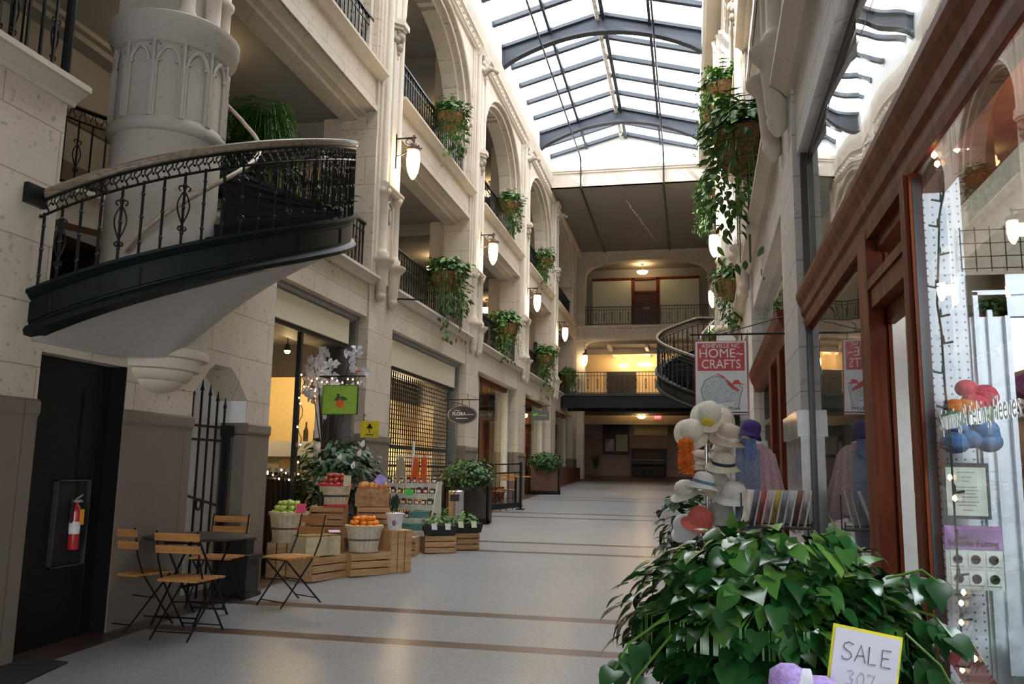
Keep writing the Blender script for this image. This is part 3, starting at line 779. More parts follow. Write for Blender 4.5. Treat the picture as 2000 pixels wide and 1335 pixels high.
for k in range(1, 6):
    a = 9.35 if k == 1 else U[k]+HW
    if U[k+1 if k+1 < len(U) else k] > 37: break
    railing(FL, a, U[k+1]-HW, ZL, 'black iron railing on the first gallery, left side, bay %s' % ['beside the curved stair', 'one past the stair', 'two past the stair', 'three past the stair', 'four past the stair'][k-1])
    railing(FL, U[k]+HW, U[k+1]-HW, Z2L, 'black iron railing on the upper gallery, left side, bay %s' % ['above the curved stair', 'one past the stair', 'two past the stair', 'three past the stair', 'four past the stair'][k-1])
railing(FL, 1.5, 5.3, ZL, 'black iron railing on the ledge above the near left wall', v=-.10, h=.95)
m = MB(FL); m.tube([(5.28, .02, 4.5), (5.28, .02, 6.9)], .035, 8); tag(m.build('iron_post', IRON), 'thick black iron post at the end of the near left railing', 'post')
for k in (1, 2):
    railing(FR, U[k]+HW, U[k+1]-HW, ZL, 'black iron railing on the first gallery, right side, %s bay' % ['nearest', 'second'][k-1])
for i in range(2, 6):
    for z, nm in ((ZL, 'first gallery'), (Z2L, 'upper gallery')):
        m = MB(FL); u = U[i]-HW-.10; m.box(u-.09, u+.09, -.62, -.50, z, z+1.62)  # plain narrow black box beside each pier
        tag(m.build('black_upright', BLK), 'narrow black upright behind the left %s railing, %s pier past the stair' % (nm, ordw[i-2]), 'post')
# far end railings
def rail_x(x0, x1, y, z, label, h=.86, step=.12):
    th = thing('balcony_railing', label, 'railing', ((x0+x1)/2, y, z))
    m = MB(); m.box(x0, x1, y-.025, y+.025, z+h-.03, z+h); m.build('top_rail', IRON, th, world=True)
    m = MB(); m.box(x0, x1, y-.012, y+.012, z+.05, z+.07); m.box(x0, x1, y-.012, y+.012, z+h-.16, z+h-.14); m.build('lower_rail', IRON, th, world=True)
    n = int((x1-x0)/step)
    for i in range(n+1):
        x = x0+.02+(x1-x0-.04)*i/n; m = MB(); m.box(x-.009, x+.009, y-.009, y+.009, z, z+h-.02)
        if i % 3 == 1: scroll(m, lambda s, t, x=x: (x+s, y, z+.27+t), .05, .26, .009)
        m.build('baluster', IRON, th, world=True)
rail_x(-4.55, .95, 37.35, 8.14, 'black iron railing on the upper balcony of the end wall')
# bridge deck
br = thing('bridge_deck', 'black steel footbridge crossing in front of the end wall', 'bridge', (-2.0, 32.6, 3.95))
m = MB(); m.box(-4.75, 1.2, 31.6, 31.72, 3.98, 4.50); m.box(-4.75, 1.2, 33.4, 33.5, 3.98, 4.5); m.build('side_beam', SGREEN, br, world=True)
m = MB(); m.box(-4.75, 1.2, 31.7, 33.4, 4.40, 4.46); m.box(-4.75, 1.2, 31.55, 31.6, 4.42, 4.52); m.build('deck_plate', BLK, br, world=True)
m = MB()
for i in range(9): m.box(-4.6+i*.68, -4.5+i*.68, 31.7, 33.4, 4.05, 4.4)
m.build('joist', BLK, br, world=True)
rail_x(-4.6, .9, 31.66, 4.5, 'black iron railing along the dark footbridge at the far end', h=.85)

# ------------------------------------------------------------------ wall lanterns
GLOW = mat('lantern_glass_lit', (.9, .8, .6), .4, emit=(1.0, .80, .52), estr=11, noise=.02)
GLOWB = mat('bowl_glass_lit', (.9, .8, .6), .4, emit=(1.0, .72, .36), estr=5, noise=.02)
CAPM = mat('rusty_cap', (.12, .07, .045), .6, .4, noise=.2)
def lantern(M, uc, zc, label, vv=.40):
    B = M @ Vector((uc, 0, zc)); th = thing('glass_lantern', label, 'lantern', tuple(B), group=None)
    m = MB(M)
    m.bar((uc, .0, zc+.42), (uc, vv+.04, zc+.42), .022); m.bar((uc, .08, zc-.05), (uc, .08, zc+.5), .02)
    m.tube([(uc, vv*(.2+.8*math.sin(t)), zc+.12+.28*(1-math.cos(t))) for t in lin(0, PI/2, 8)], .012, 5)
    m.tube([(uc, vv-.08+.06*math.cos(t), zc+.36+.05*math.sin(t)) for t in lin(0, 1.7*PI, 9)], .009, 5)
    m.box(uc-.04, uc+.04, .07, .10, zc-.1, zc+.5)
    m.build('bracket', IRON, th, world=True)
    m = MB(M); m.lathe([(.02, .46), (.02, .33), (.05, .31), (.06, .27), (.11, .25), (.115, .20), (.10, .19)], (uc, vv, zc), 16)
    for i in range(6): a = i*PI/3; m.sphere((uc+.125*math.cos(a), vv+.125*math.sin(a), zc+.25), .018, 5)
    m.build('cap', CAPM, th, smooth=True, world=True)
    m = MB(M); m.lathe([(.095, .20), (.108, .10), (.108, 0), (.102, -.08), (.082, -.18), (.05, -.25), (.02, -.29), (1e-4, -.30)], (uc, vv, zc), 20)
    m.build('globe', GLOW, th, smooth=True, world=True)
    l = bpy.data.lights.new('lantern_light', 'POINT'); l.energy = 34; l.color = (1.0, .72, .40); l.shadow_soft_size = .14
    lo = bpy.data.objects.new('lantern_light', l); COL.objects.link(lo)
    p = M @ Vector((uc, vv-.17, zc)); lo.location = p
for k in range(2, 6): lantern(FL, U[k]+.1, 6.55, 'lit glass wall lantern on the left facade, %s pier past the stair' % ordw[k-2])
for k in range(2, 6): lantern(FR, U[k]+.1, 6.55, 'lit glass wall lantern on the right facade, %s pier beyond the mahogany shop' % ordw[k-2])
# lantern on the end wall and one low on the right turret
th = None
lantern(Matrix(((1, 0, 0, -4.62), (0, -1, 0, 37.35), (0, 0, 1, 0), (0, 0, 0, 1))), .12, 6.55, 'lit wall lantern at the left edge of the end wall arch', .3)

def bowl(c, label, r=.27, e=40, emit=None, sl=.33):
    th = thing('bowl_light', label, 'ceiling light', c)
    m = MB(); m.lathe([(1e-4, -.13), (r*.35, -.12), (r*.75, -.08), (r*.97, -.02), (r, .03)], (0, 0, 0), 20); m.build('glass_bowl', GLOWB, th, smooth=True)
    m = MB(); m.tube([(0, 0, .02), (0, 0, sl-.02)], .012, 6); m.lathe([(.06, sl-.03), (.07, sl)], (0, 0, 0), 10); m.build('stem', CAPM, th)
    m = MB(); m.lathe([(1e-4, -.16), (.03, -.155), (.04, -.13)], (0, 0, 0), 10); m.build('finial', CAPM, th)
    l = bpy.data.lights.new('bowl_lamp', 'POINT'); l.energy = e; l.color = (1.0, .66, .32); l.shadow_soft_size = .2
    lo = bpy.data.objects.new('bowl_lamp', l); COL.objects.link(lo); lo.location = (c[0], c[1], c[2]+.12)
for i, u in enumerate((14.95, 20.75, 26.5)):
    bowl((-6.5, u, 6.85), 'lit glass bowl light in the first left gallery, %s from the curved stair' % ['nearest', 'second', 'third'][i], .26, 11)
    bowl((-6.5, u+.1, 10.9), 'lit glass bowl light in the upper left gallery, %s along' % ['nearest', 'second', 'third'][i], .26, 11, sl=.40)
bowl((-6.4, 9.3, 6.85), 'lit bowl light half hidden behind the stone turret', .24, 11)
bowl((-2.0, 38.4, 10.82), 'lit bowl light inside the topmost arch of the end wall', .26, 50, sl=.36)
bowl((-1.98, 40.2, 6.72), 'larger lit bowl light in the warm middle arch of the end wall', .38, 170)
bowl((-3.05, 40.6, 6.72), 'smaller lit bowl light left in the warm middle arch', .24, 80)
bowl((-2.2, 40.6, 4.25), 'lit ceiling light over the piano in the lobby', .22, 210, sl=.08)
# ------------------------------------------------------------------ left shops
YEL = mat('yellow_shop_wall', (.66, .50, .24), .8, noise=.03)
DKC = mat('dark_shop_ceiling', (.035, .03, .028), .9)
def wbox(name, mt, M, *boxes, label=None):
    m = MB(M)
    for b in boxes: m.box(*b)
    return struct(m.build(name, mt), label)
# rooms behind the openings
for k in range(1, 6):
    ua, ub = (8.45 if k == 1 else U[k]+.1), min(U[k+1]-.1 if k+1 < len(U) else 37, 37)
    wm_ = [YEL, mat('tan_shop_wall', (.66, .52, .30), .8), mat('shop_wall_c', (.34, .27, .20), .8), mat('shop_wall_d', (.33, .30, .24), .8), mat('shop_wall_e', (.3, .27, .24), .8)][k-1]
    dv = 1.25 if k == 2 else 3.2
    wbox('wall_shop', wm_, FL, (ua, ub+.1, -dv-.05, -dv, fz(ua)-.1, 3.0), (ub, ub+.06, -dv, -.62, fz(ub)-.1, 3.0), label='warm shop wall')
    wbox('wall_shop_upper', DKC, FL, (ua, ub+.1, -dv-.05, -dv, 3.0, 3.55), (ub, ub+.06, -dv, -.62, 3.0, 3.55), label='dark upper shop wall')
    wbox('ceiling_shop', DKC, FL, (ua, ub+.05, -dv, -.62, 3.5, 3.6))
def shoplight(x, y, z, e, col=(1, .72, .36), r=.08, label=None):
    l = bpy.data.lights.new('shop_lamp_or_fill', 'POINT'); l.energy = e; l.color = col; l.shadow_soft_size = r
    lo = bpy.data.objects.new('shop_lamp_or_fill', l); COL.objects.link(lo); lo.location = (x, y, z)
BULB = mat('bulb_lit', (1, .9, .7), .4, emit=(1, .80, .52), estr=25, noise=.01)
def spot_lamp(x, y, z, e, label):
    th = thing('track_lamp', label, 'lamp', (x, y, z))
    m = MB(); m.sphere((0, 0, 0), .045, 10); m.build('bulb', BULB, th, smooth=True)
    m = MB(); m.lathe([(.05, .0), (.035, .09), (.03, .10)], (0, 0, 0), 10); m.tube([(0, 0, .1), (0, 0, .2)], .008, 5); m.build('shade', BLK, th, smooth=True)
    shoplight(x, y, z-.08, e)
spot_lamp(-5.85, 11.4, 3.3, 22, 'bright lamp bulb under the dark ceiling of the fruit shop')
spot_lamp(-6.6, 11.2, 2.85, 34, 'low lamp lighting the yellow wall at the left of the fruit shop')
spot_lamp(-5.5, 11.6, 2.75, 14, 'small lamp over the counter behind the blossom branches')
shoplight(-5.45, 15.4, 2.9, 130, (1, .72, .40), .3); shoplight(-5.4, 14.3, 1.5, 60, (1, .70, .38), .3); shoplight(-5.5, 16.8, 1.8, 60, (1, .72, .40), .3)  # bare fill lights without fixtures, added to brighten the space behind the grille
for (x, y, z, e, lb) in ((-5.9, 21.6, 2.6, 45, 'bright bulb inside the third left shop window'), (-5.6, 20.2, 2.1, 40, 'lower bulb inside the third left shop window'), (-5.6, 26.8, 2.8, 50, 'bulb inside the fourth left shop window'), (-5.4, 25.4, 2.3, 35, 'lower bulb in the fourth left shop window'), (-5.6, 31.5, 2.8, 40, 'small bulb inside the farthest left shop window')):
    spot_lamp(x, y, z, e, lb)

# fascia boxes over shops one and two
for k, lb in ((1, 'cream roller box over the fruit shop opening'), (2, 'cream roller box over the metal grille of the second shop')):
    ua = 8.91 if k == 1 else U[k]+HW; ub = U[k+1]-HW
    th = thing('shop_fascia', lb, 'fascia', tuple(FL @ Vector(((ua+ub)/2, -.3, 3.35))))
    m = MB(FL); m.box(ua, ub-.35, -.62, -.16, 3.40 if k == 1 else 3.32, 3.76); m.build('panel', CREAM, th, world=True)
    m = MB(FL); m.box(ua, ub-.3, -.62, -.20, 3.34 if k == 1 else 3.26, 3.40 if k == 1 else 3.32); m.build('bottom_slot', BLK, th, world=True)
    m = MB(FL); m.prism([(-.62, 3.87), (-.14, 3.87), (-.14, 3.83), (-.22, 3.76), (-.62, 3.76)], 'x', ua, ub); m.build('metal_hood', GREYM, th, world=True)
    th = thing('steel_jamb', 'grey metal jamb at the right side of the %s' % ('fruit shop' if k == 1 else 'metal grille'), 'door jamb', tuple(FL @ Vector((ub-.1, -.3, fz(ub)))))
    m = MB(FL); m.fbox(ub-.10, ub, -.60, -.16, 0, 3.83); m.fbox(ub-.34, ub-.1, -.60, -.5, 0, 3.83); m.build('jamb', GREYM, th, world=True)
    m = MB(FL); m.fbox(ub-.42, ub-.34, -.60, -.30, 0, 3.4); m.build('guide', BLK, th, world=True)
# grille of shop two
gr = thing('rolling_grille', 'closed black lattice security grille with warm light behind', 'security grille', tuple(FL @ Vector((15.2, -.3, .5))))
ua, ub = U[2]+HW+.02, U[3]-HW-.42
nb = int((ub-ua)/.115)
for i in range(nb+1):
    u = ua+(ub-ua)*i/nb; m = MB(FL); m.box(u-.010, u+.010, -.31, -.29, fz(u), 3.3); m.build('upright', GREYM if 0 else BLK, gr, world=True)
m = MB(FL); z = .55; j = 0
while z < 3.28:
    for i in range(nb):
        u = ua+(ub-ua)*i/nb; d = (ub-ua)/nb
        if z > fz(u)+.05: m.box(u, u+d, -.305, -.295, z, z+.018)
    z += .082; j += 1
o = m.build('links', BLK, gr, world=True); o['kind'] = 'stuff'
m = MB(FL); m.box(ua, ub, -.32, -.28, 1.93, 2.0); m.box(ua, ub, -.32, -.28, 1.62, 1.66); m.build('lock_bar', BLK, gr, world=True)
# things seen behind the grille: dark round shape
m = MB(FL); m.sphere((13.9, -.95, 2.45), .28, 14); tag(m.build('hanging_globe', mat('dark_globe', (.06, .045, .035), .6), smooth=True), 'dark round globe hanging behind the grille', 'globe')

# shop one interior
mp = thing('shop_mullion', 'black post wrapped in small lights in the fruit shop front', 'post', tuple(FL @ Vector((10.05, -.2, fz(10)))))
m = MB(FL); m.fbox(10.02, 10.08, -.26, -.20, 0, 3.35); m.build('post', BLK, mp, world=True)
wbox('trim_11', WHITE, FL, (11.30, 11.36, -.55, -.45, fz(11.3), 3.36))
ct = thing('shop_counter', 'cream counter with white top inside the fruit shop', 'counter', (-6.0, 11.9, .4))
m = MB(); m.fbox(-7.6, -5.45, 11.75, 12.2, 0, 1.74); m.build('body', mat('cream_counter', (.62, .58, .40), .7), ct, world=True)
m = MB(); m.box(-7.6, -5.40, 11.70, 12.2, 1.74, 1.97); m.build('top', WHITE, ct, world=True)
m = MB(); m.box(-6.05, -5.80, 11.72, 11.745, 1.45, 1.72); tag(m.build('framed_notice', mat('tan_card', (.42, .30, .13), .7)), 'tan square card on the front of the cream counter', 'card')
for i in range(8):
    x = -6.62+i*.13; th = thing('storage_jar', 'white-topped jar in the row in front of the cream counter', 'jar', (x, 11.3, 1.42), group='jars in front of the counter')
    m = MB(); m.cyl((0, 0, 0), .045, .09, 10); m.build('body', mat('dark_jam', (.09, .02, .02), .25), th, smooth=True)
    m = MB(); m.cyl((0, 0, .09), .047, .06, 10); m.build('lid', mat('white_lid', (.75, .75, .76), .4), th, smooth=True)
m = MB(); m.fbox(-6.8, -5.45, 11.2, 11.42, 0, 1.42); tag(m.build('display_ledge', mat('dark_shelf', (.08, .05, .035), .6)), 'dark shelf holding a row of jars in the fruit shop', 'shelf')
th = thing('glass_bottle', 'dark bottle on the counter of the fruit shop', 'bottle', (-5.72, 11.9, 1.97))
m = MB(); m.lathe([(.035, 0), (.04, .02), (.04, .16), (.015, .22), (.013, .30)], (0, 0, 0), 12); m.build('body', mat('dark_bottle', (.05, .035, .02), .15), th, smooth=True)
th = dup(th, (-5.58, 11.95, 1.97), 0, 'second dark bottle on the shop counter, nearer the white post')
wr = thing('orange_poster', 'orange sheet hanging on the black railing left of the apple basket', 'poster', (-5.1, 9.2, .6))
m = MB(); m.box(-5.36, -5.02, 9.3, 9.31, .62, 1.05); m.build('sheet', mat('orange_paper', (.75, .20, .05), .7), wr, world=True)
# low black railing with lights across the shop
rl = thing('shop_railing', 'low black railing hung with string lights at the left of the fruit shop', 'railing', (-5.0, 9.4, .3))
m = MB(FL); m.box(8.92, 10.05, -.28, -.24, 1.44, 1.48); m.build('top_rail', IRON, rl, world=True)
m = MB(FL); m.fbox(8.92, 10.05, -.28, -.24, .1, .5); m.build('kick_plate', IRON, rl, world=True)
for i in range(9):
    m = MB(FL); u = 8.97+i*.13; m.fbox(u-.011, u+.011, -.27, -.25, .1, 1.46); m.build('bar', IRON, rl, world=True)
FAIRY = mat('fairy_bulb', (1, .85, .6), .4, emit=(1, .60, .30), estr=14, noise=.01)
def string_lights(name, label, pts, bulbs, cordm=None, r=.005, br=.011, cat='string lights'):
    th = thing(name, label, cat, tuple(pts[0]))
    m = MB(); m.tube(pts, r, 5); m.build('cord', cordm or mat('green_cord', (.012, .02, .014), .6), th, world=True)
    for b in bulbs:
        m = MB(); b = Vector(b); m.lathe([(1e-4, -br*1.3), (br, -br*.3), (br*.8, br*.8), (1e-4, br*1.4)], b, 8); m.build('bulb', FAIRY, th, smooth=True, world=True)
    return th
random.seed(11)
pts = [(-5.0+.02*math.sin(i*2.1), 8.95+i*.1, 1.50+.035*math.sin(i*1.7)) for i in range(12)]
string_lights('string_lights', 'string of small lights draped along the low black railing', pts, [(p[0]+random.uniform(0, .03), p[1], p[2]+random.uniform(-.04, .02)) for p in pts[:-1]])
pts = [(-4.92+.03*math.sin(i*1.3), 10.05+.03*math.cos(i*1.3), 1.5+i*.075) for i in range(19)]
string_lights('string_lights', 'string of small lights wound round the black shop post', pts, [pts[i] for i in (0, 2, 5, 8, 12, 13, 15, 17)])
pts = [(-5.05+i*.075, 10.6, 2.76+.03*math.sin(i*1.9)) for i in range(10)]
string_lights('string_lights', 'string of small lights across the top of the green fruit sign', pts, pts)

# shops three to five: mahogany and glass
for k in range(3, 6):
    ua = U[k]+HW; ub = (U[k+1]-HW) if k+1 < len(U) else 37.3
    if ub > 37.3: ub = 37.3
    lb = {3: 'third', 4: 'fourth', 5: 'farthest'}[k]
    th = thing('shopfront', 'glazed %s shopfront on the left with pale posts and a mahogany door' % lb, 'shopfront', tuple(FL @ Vector(((ua+ub)/2, -.3, fz(ua)))))
    PALE = mat('pale_post', (.68, .68, .62), .5)
    m = MB(FL); m.fbox(ua+.85, ua+1.15, -.42, -.26, 0, 3.84); m.build('post', PALE, th, world=True)
    m = MB(FL); m.fbox(ub-.28, ub-.16, -.42, -.26, 0, 3.84); m.build('post', PALE, th, world=True)
    m = MB(FL); m.fbox(ua+1.5, ua+1.68, -.5, -.36, 0, 3.84); m.fbox(ua+2.55, ua+2.75, -.5, -.36, 0, 3.84); m.box(ua+1.6, ua+2.6, -.5, -.38, 2.85, 3.0); m.build('door_frame', REDW, th, world=True)
    m = MB(FL); m.fbox(ua+1.68, ua+2.55, -.46, -.42, .02, 1.55); m.box(ua+1.68, ua+1.8, -.46, -.42, 1.4, 2.85); m.box(ua+2.43, ua+2.55, -.46, -.42, 1.4, 2.85); m.build('door', REDW, th, world=True)
    m = MB(FL); m.fbox(ua, ub, -.38, -.30, 0, fz(ub)+.35); m.build('sill', REDW, th, world=True); m = MB(FL); m.box(ua, ub, -.40, -.28, 3.75, 3.87); m.build('head', REDW, th, world=True)
    m = MB(FL); m.box(ua, ub, -.345, -.335, .9, 3.76); m.build('glass_pane', GLASS, th, world=True)
    # goods
    th = thing('display_shelf', 'dark wooden display shelf inside the %s left shop window' % lb, 'shelf', tuple(FL @ Vector(((ua+ub)/2, -1.6, fz(ua)))))
    random.seed(k)
    m = MB(FL); m.fbox(ub-1.9, ub-.5, -1.7, -1.3, 0, 1.6); m.box(ub-2.0, ub-.4, -1.9, -1.8, 2.0, 2.9); m.build('cabinet', REDW, th, world=True)
m = MB(); m.lathe([(1e-4, .0), (.20, .02), (.22, .08), (.10, .16), (.02, .18)], (-5.7, 19.2, 2.45), 16); tag(m.build('table_lamp', mat('yellow_shade', (.5, .45, .1), .5, emit=(.8, .6, .1), estr=.4), smooth=True), 'yellow-green lampshade in the third left shop window', 'lampshade')

# ------------------------------------------------------------------ dark door with extinguisher cabinet
DOORM = mat('black_green_door', (.006, .007, .007), .5, noise=.2, spec=.3)
d = thing('door_panel', 'tall black metal door in the stone wall under the stair', 'door', (-4.95, 5.85, .2))
m = MB(FL); m.fbox(5.38, 6.33, -.20, -.14, .01, 2.41)
m.build('slab', DOORM, d, world=True)
m = MB(FL)
for (a, b, c, e) in ((6.02, 6.05, .6, 2.2), (5.5, 5.53, 1.5, 2.2), (6.20, 6.22, .3, 2.38)): m.fbox(a, b, -.14, -.125, c, e)
m.fbox(5.5, 6.05, -.14, -.125, .45, .60); m.build('moulding', DOORM, d, world=True)
m = MB(FL); m.fbox(6.335, 6.35, -.2, .0, 0, 2.42); m.box(5.36, 6.35, -.2, -.16, 2.40, 2.42); m.build('frame', mat('slate_frame', (.006, .006, .007), .6, spec=.2), d, world=True)
c = thing('extinguisher_cabinet', 'thin-framed glass cabinet set in the black door', 'cabinet', (-4.89, 5.85, .95))
m = MB(FL)
for (a, b, z0, z1) in ((5.78, 5.79, .78, 1.46), (6.15, 6.16, .78, 1.46), (5.78, 6.16, .78, .79), (5.78, 6.16, 1.45, 1.46)): m.box(a, b, -.14, -.10, z0, z1)
m.build('frame', mat('dull_edge', (.10, .10, .11), .35, .6), c, world=True)
m = MB(FL); m.box(5.80, 6.14, -.137, -.130, .80, 1.44); m.build('back', BLK, c, world=True)
ex = thing('fire_extinguisher', 'red fire extinguisher with orange tag in the door cabinet', 'fire extinguisher', (-4.845, 6.0, .91))
ex.scale = (.85, .85, .88)
RED = mat('extinguisher_red', (.45, .02, .02), .3, coat=.4)
m = MB(); m.lathe([(.044, 0), (.048, .01), (.048, .34), (.035, .385), (.018, .40), (.016, .42)], (0, 0, 0), 18); cyl_ = m.build('cylinder', RED, ex, smooth=True)
m = MB(); m.lathe([(.0492, .14), (.0492, .25)], (0, 0, 0), 18); m.build('label', mat('paper_white', (.7, .7, .7), .6), cyl_)
m = MB(); m.box(-.012, .012, -.05, .05, .42, .445); m.bar((0, -.02, .45), (0, .07, .49), .014); m.bar((0, -.02, .43), (0, .08, .43), .012); m.build('valve_handle', mat('chrome', (.6, .6, .6), .25, .9), ex)
m = MB(); m.tube([(.0, -.03, .43), (.01, -.065, .40), (.01, -.07, .32), (.01, -.065, .24)], .012, 6); m.build('hose', BLK, ex, smooth=True)
m = MB(); m.box(.045, .05, .0, .055, .22, .36); m.build('inspection_tag', mat('orange_tag', (.9, .36, .02), .6), ex)
# niche gate
g = thing('iron_gate', 'wrought iron spear-topped gate in the white niche', 'gate', (-4.85, 7.88, .26))
tops = [2.36, 2.40, 2.46, 2.42, 2.37, 2.31]
for i in range(6):
    u = 7.42+i*.15; m = MB(FL); m.fbox(u-.009, u+.009, -.14, -.122, .05, tops[i]-.12)
    m.lathe([(1e-4, tops[i]-.13), (.022, tops[i]-.10), (.012, tops[i]-.06), (.004, tops[i]), (1e-4, tops[i]+.01)], (u, -.131, 0), 8); m.build('spear_bar', IRON, g, world=True)
m = MB(FL)
for z in (1.98, 1.84, .40): m.box(7.38, 8.24, -.14, -.12, z, z+.025)
m.build('crossbar', IRON, g, world=True)
m = MB(FL); m.fbox(8.22, 8.27, -.16, -.10, .02, 2.0); m.box(8.19, 8.30, -.18, -.08, 1.9, 2.02); m.build('gate_post', IRON, g, world=True)
m = MB(FL); m.bar((7.38, -.12, 1.33), (8.10, -.12, 1.18), .022); m.tube([(7.78+.05*math.cos(t), -.12, 1.20+.05*math.sin(t)) for t in lin(0, 2*PI, 13)], .014, 6); m.build('lock_bar', IRON, g, world=True)
# thin bracket arm at the pier
m = MB(FL); m.tube([(12.75, .05, 4.20), (12.75, .05, 4.34), (13.0, .55, 4.36)], .015, 6); tag(m.build('bracket_arm', IRON), 'thin black bracket arm on the first left pier', 'bracket')

# ------------------------------------------------------------------ right mahogany shopfront
sf = thing('mahogany_shopfront', 'polished mahogany shopfront with deep cornice on the right', 'shopfront', tuple(FR @ Vector((3.5, -.1, .1))))
def part(name, mt, boxes, prisms=(), smooth=False):
    m = MB(FR)
    for b in boxes: m.box(*b)
    for p in prisms: m.prism(*p)
    return m.build(name, mt, sf, world=True, smooth=smooth)
part('cornice', REDW, [], [([(-.3, 2.60), (-.045, 2.60), (-.04, 2.64), (-.04, 2.68), (-.025, 2.70), (-.02, 2.75), (.0, 2.79), (.01, 2.82), (.01, 2.85), (-.3, 2.85)], 'x', 1.32, 6.04)])
part('head_rail', REDW, [(1.32, 6.04, -.16, -.08, 2.55, 2.64)])
part('post', REDW, [(2.88, 3.02, -.060, -.03, .1, 2.60), (2.90, 2.95, -.03, -.018, .1, 2.60)])
part('door_jamb', REDW, [(3.72, 3.92, -.10, -.04, .1, 2.64), (3.76, 3.88, -.135, -.10, .1, 2.64), (3.74, 3.765, -.135, -.12, .1, 2.64)])
part('door_head', REDW, [(3.02, 3.76, -.135, -.05, 2.30, 2.40), (3.02, 3.76, -.15, -.04, 2.38, 2.42), (3.02, 3.76, -.15, -.11, 2.24, 2.30)])
part('transom_pane', GLASS, [(3.04, 3.72, -.125, -.118, 2.42, 2.58)])
part('far_window_pane', GLASSW, [(3.92, 6.0, -.075, -.068, .75, 2.56)])
part('stall_riser', REDW, [(3.92, 6.04, -.20, -.03, .1, .78)])
part('stall_riser', REDW, [(1.32, 2.90, -.20, -.03, .05, .72)])
part('near_window_pane', GLASS, [(1.32, 2.90, -.055, -.048, .72, 2.58)])
part('edge_bead', mat('dark_bead', (.02, .018, .02), .4), [(5.98, 6.04, -.09, -.05, .1, 3.87), (2.878, 2.90, -.07, -.04, .72, 2.58), (1.32, 6.04, -.12, -.10, 3.80, 3.87)])
for (a, b) in ((1.32, 2.16), (2.165, 3.05), (3.055, 3.98), (3.985, 5.0), (5.005, 6.0)):
    part('upper_pane', GLASSW, [], [([(a, -.135), (b, -.135+.045*(b-a)), (b, -.142+.045*(b-a)), (a, -.142)], 'z', 2.85, 3.80)])
for u in (2.16, 3.05, 3.98, 5.0): part('glazing_joint', mat('dark_bead', (.02, .018, .02), .4), [(u, u+.012, -.16, -.143, 2.875, 3.80)])
wbox('ceiling_shop_right', mat('shop_ceiling_grey', (.22, .22, .22), .9), FR, (-2, 6.0, -3.2, -.2, 3.84, 3.87))
wbox('wall_shop_right_back', mat('shop_wall_grey', (.42, .40, .37), .9), FR, (-2, 6.1, -3.2, -3.15, 0, 3.87), (5.98, 6.04, -3.2, -.4, 0, 3.87), label='back wall of the craft shop')
wbox('wall_front_shop_end', mat('shop_wall_grey', (.42, .40, .37), .9), FR, (-2.05, -2, -3.2, -.2, 0, 3.87))
shoplight(2.2, 4.6, 3.2, 45, (1, .86, .66)); shoplight(1.25, 3.45, 3.0, 14, (1, .92, .82), .1); shoplight(1.35, 1.9, 2.3, 85, (.90, .95, 1), .25)  # bare fill lights without fixtures; the bluish one added to brighten the near window
# mullions of the second right shop
s2 = thing('second_shopfront', 'second mahogany shopfront beyond the grey stone pier on the right', 'shopfront', tuple(FR @ Vector((9.5, -.1, .3))))
def part2(name, mt, boxes, prisms=()):
    m = MB(FR)
    for b in boxes: m.box(*b)
    for p in prisms: m.prism(*p)
    return m.build(name, mt, s2, world=True)
part2('cornice', REDW, [], [([(-.3, 2.70), (-.02, 2.70), (.0, 2.78), (.04, 2.86), (.06, 2.95), (-.3, 2.95)], 'x', 7.11, 11.8)])
part2('door_frame', REDW, [(7.9, 8.15, -.12, -.02, .2, 2.7), (8.95, 9.25, -.12, -.02, .2, 2.7)])
part2('door', REDW, [(8.15, 8.95, -.14, -.10, .3, 1.0), (8.15, 8.3, -.14, -.10, .3, 2.6), (8.8, 8.95, -.14, -.10, .3, 2.6)])
part2('upper_pane', GLASSW, [(7.12, 11.8, -.155, -.148, 2.95, 3.84)])
for q_ in ((7.12, 7.9), (9.25, 11.8)):
    part2('lower_pane', GLASS, [(q_[0], q_[1], -.075, -.068, .9, 2.7)])
    part2('stall_riser', REDW, [(q_[0], q_[1], -.2, -.03, .2, .9)])
wbox('wall_shop_right_two', mat('shop_wall_tan', (.38, .33, .26), .9), FR, (7.1, 11.9, -3.2, -3.15, 0, 3.87), (11.8, 11.86, -3.2, -.4, 0, 3.87))
for (u, v, z, lb) in ((8.6, -1.0, 3.25, 'small lit chandelier behind the upper glass of the second right shop'), (9.6, -1.1, 2.35, 'lit chandelier lower in the second right shop window')):
    p = FR @ Vector((u, v, z)); th = thing('shop_chandelier', lb, 'chandelier', tuple(p))
    for i in range(7):
        a = i*2*PI/7; m = MB(); m.lathe([(.012, .10), (.03, .04), (.045, -.05)], (.11*math.cos(a), .11*math.sin(a), 0), 8); m.build('shade', GLOWB, th)
    m = MB(); m.tube([(0, 0, .1), (0, 0, .5)], .006, 5); m.tube([(.11*math.cos(t), .11*math.sin(t), .1) for t in lin(0, 2*PI, 13)], .006, 5); m.build('frame', IRON, th)
    shoplight(p.x, p.y, p.z-.05, 14)

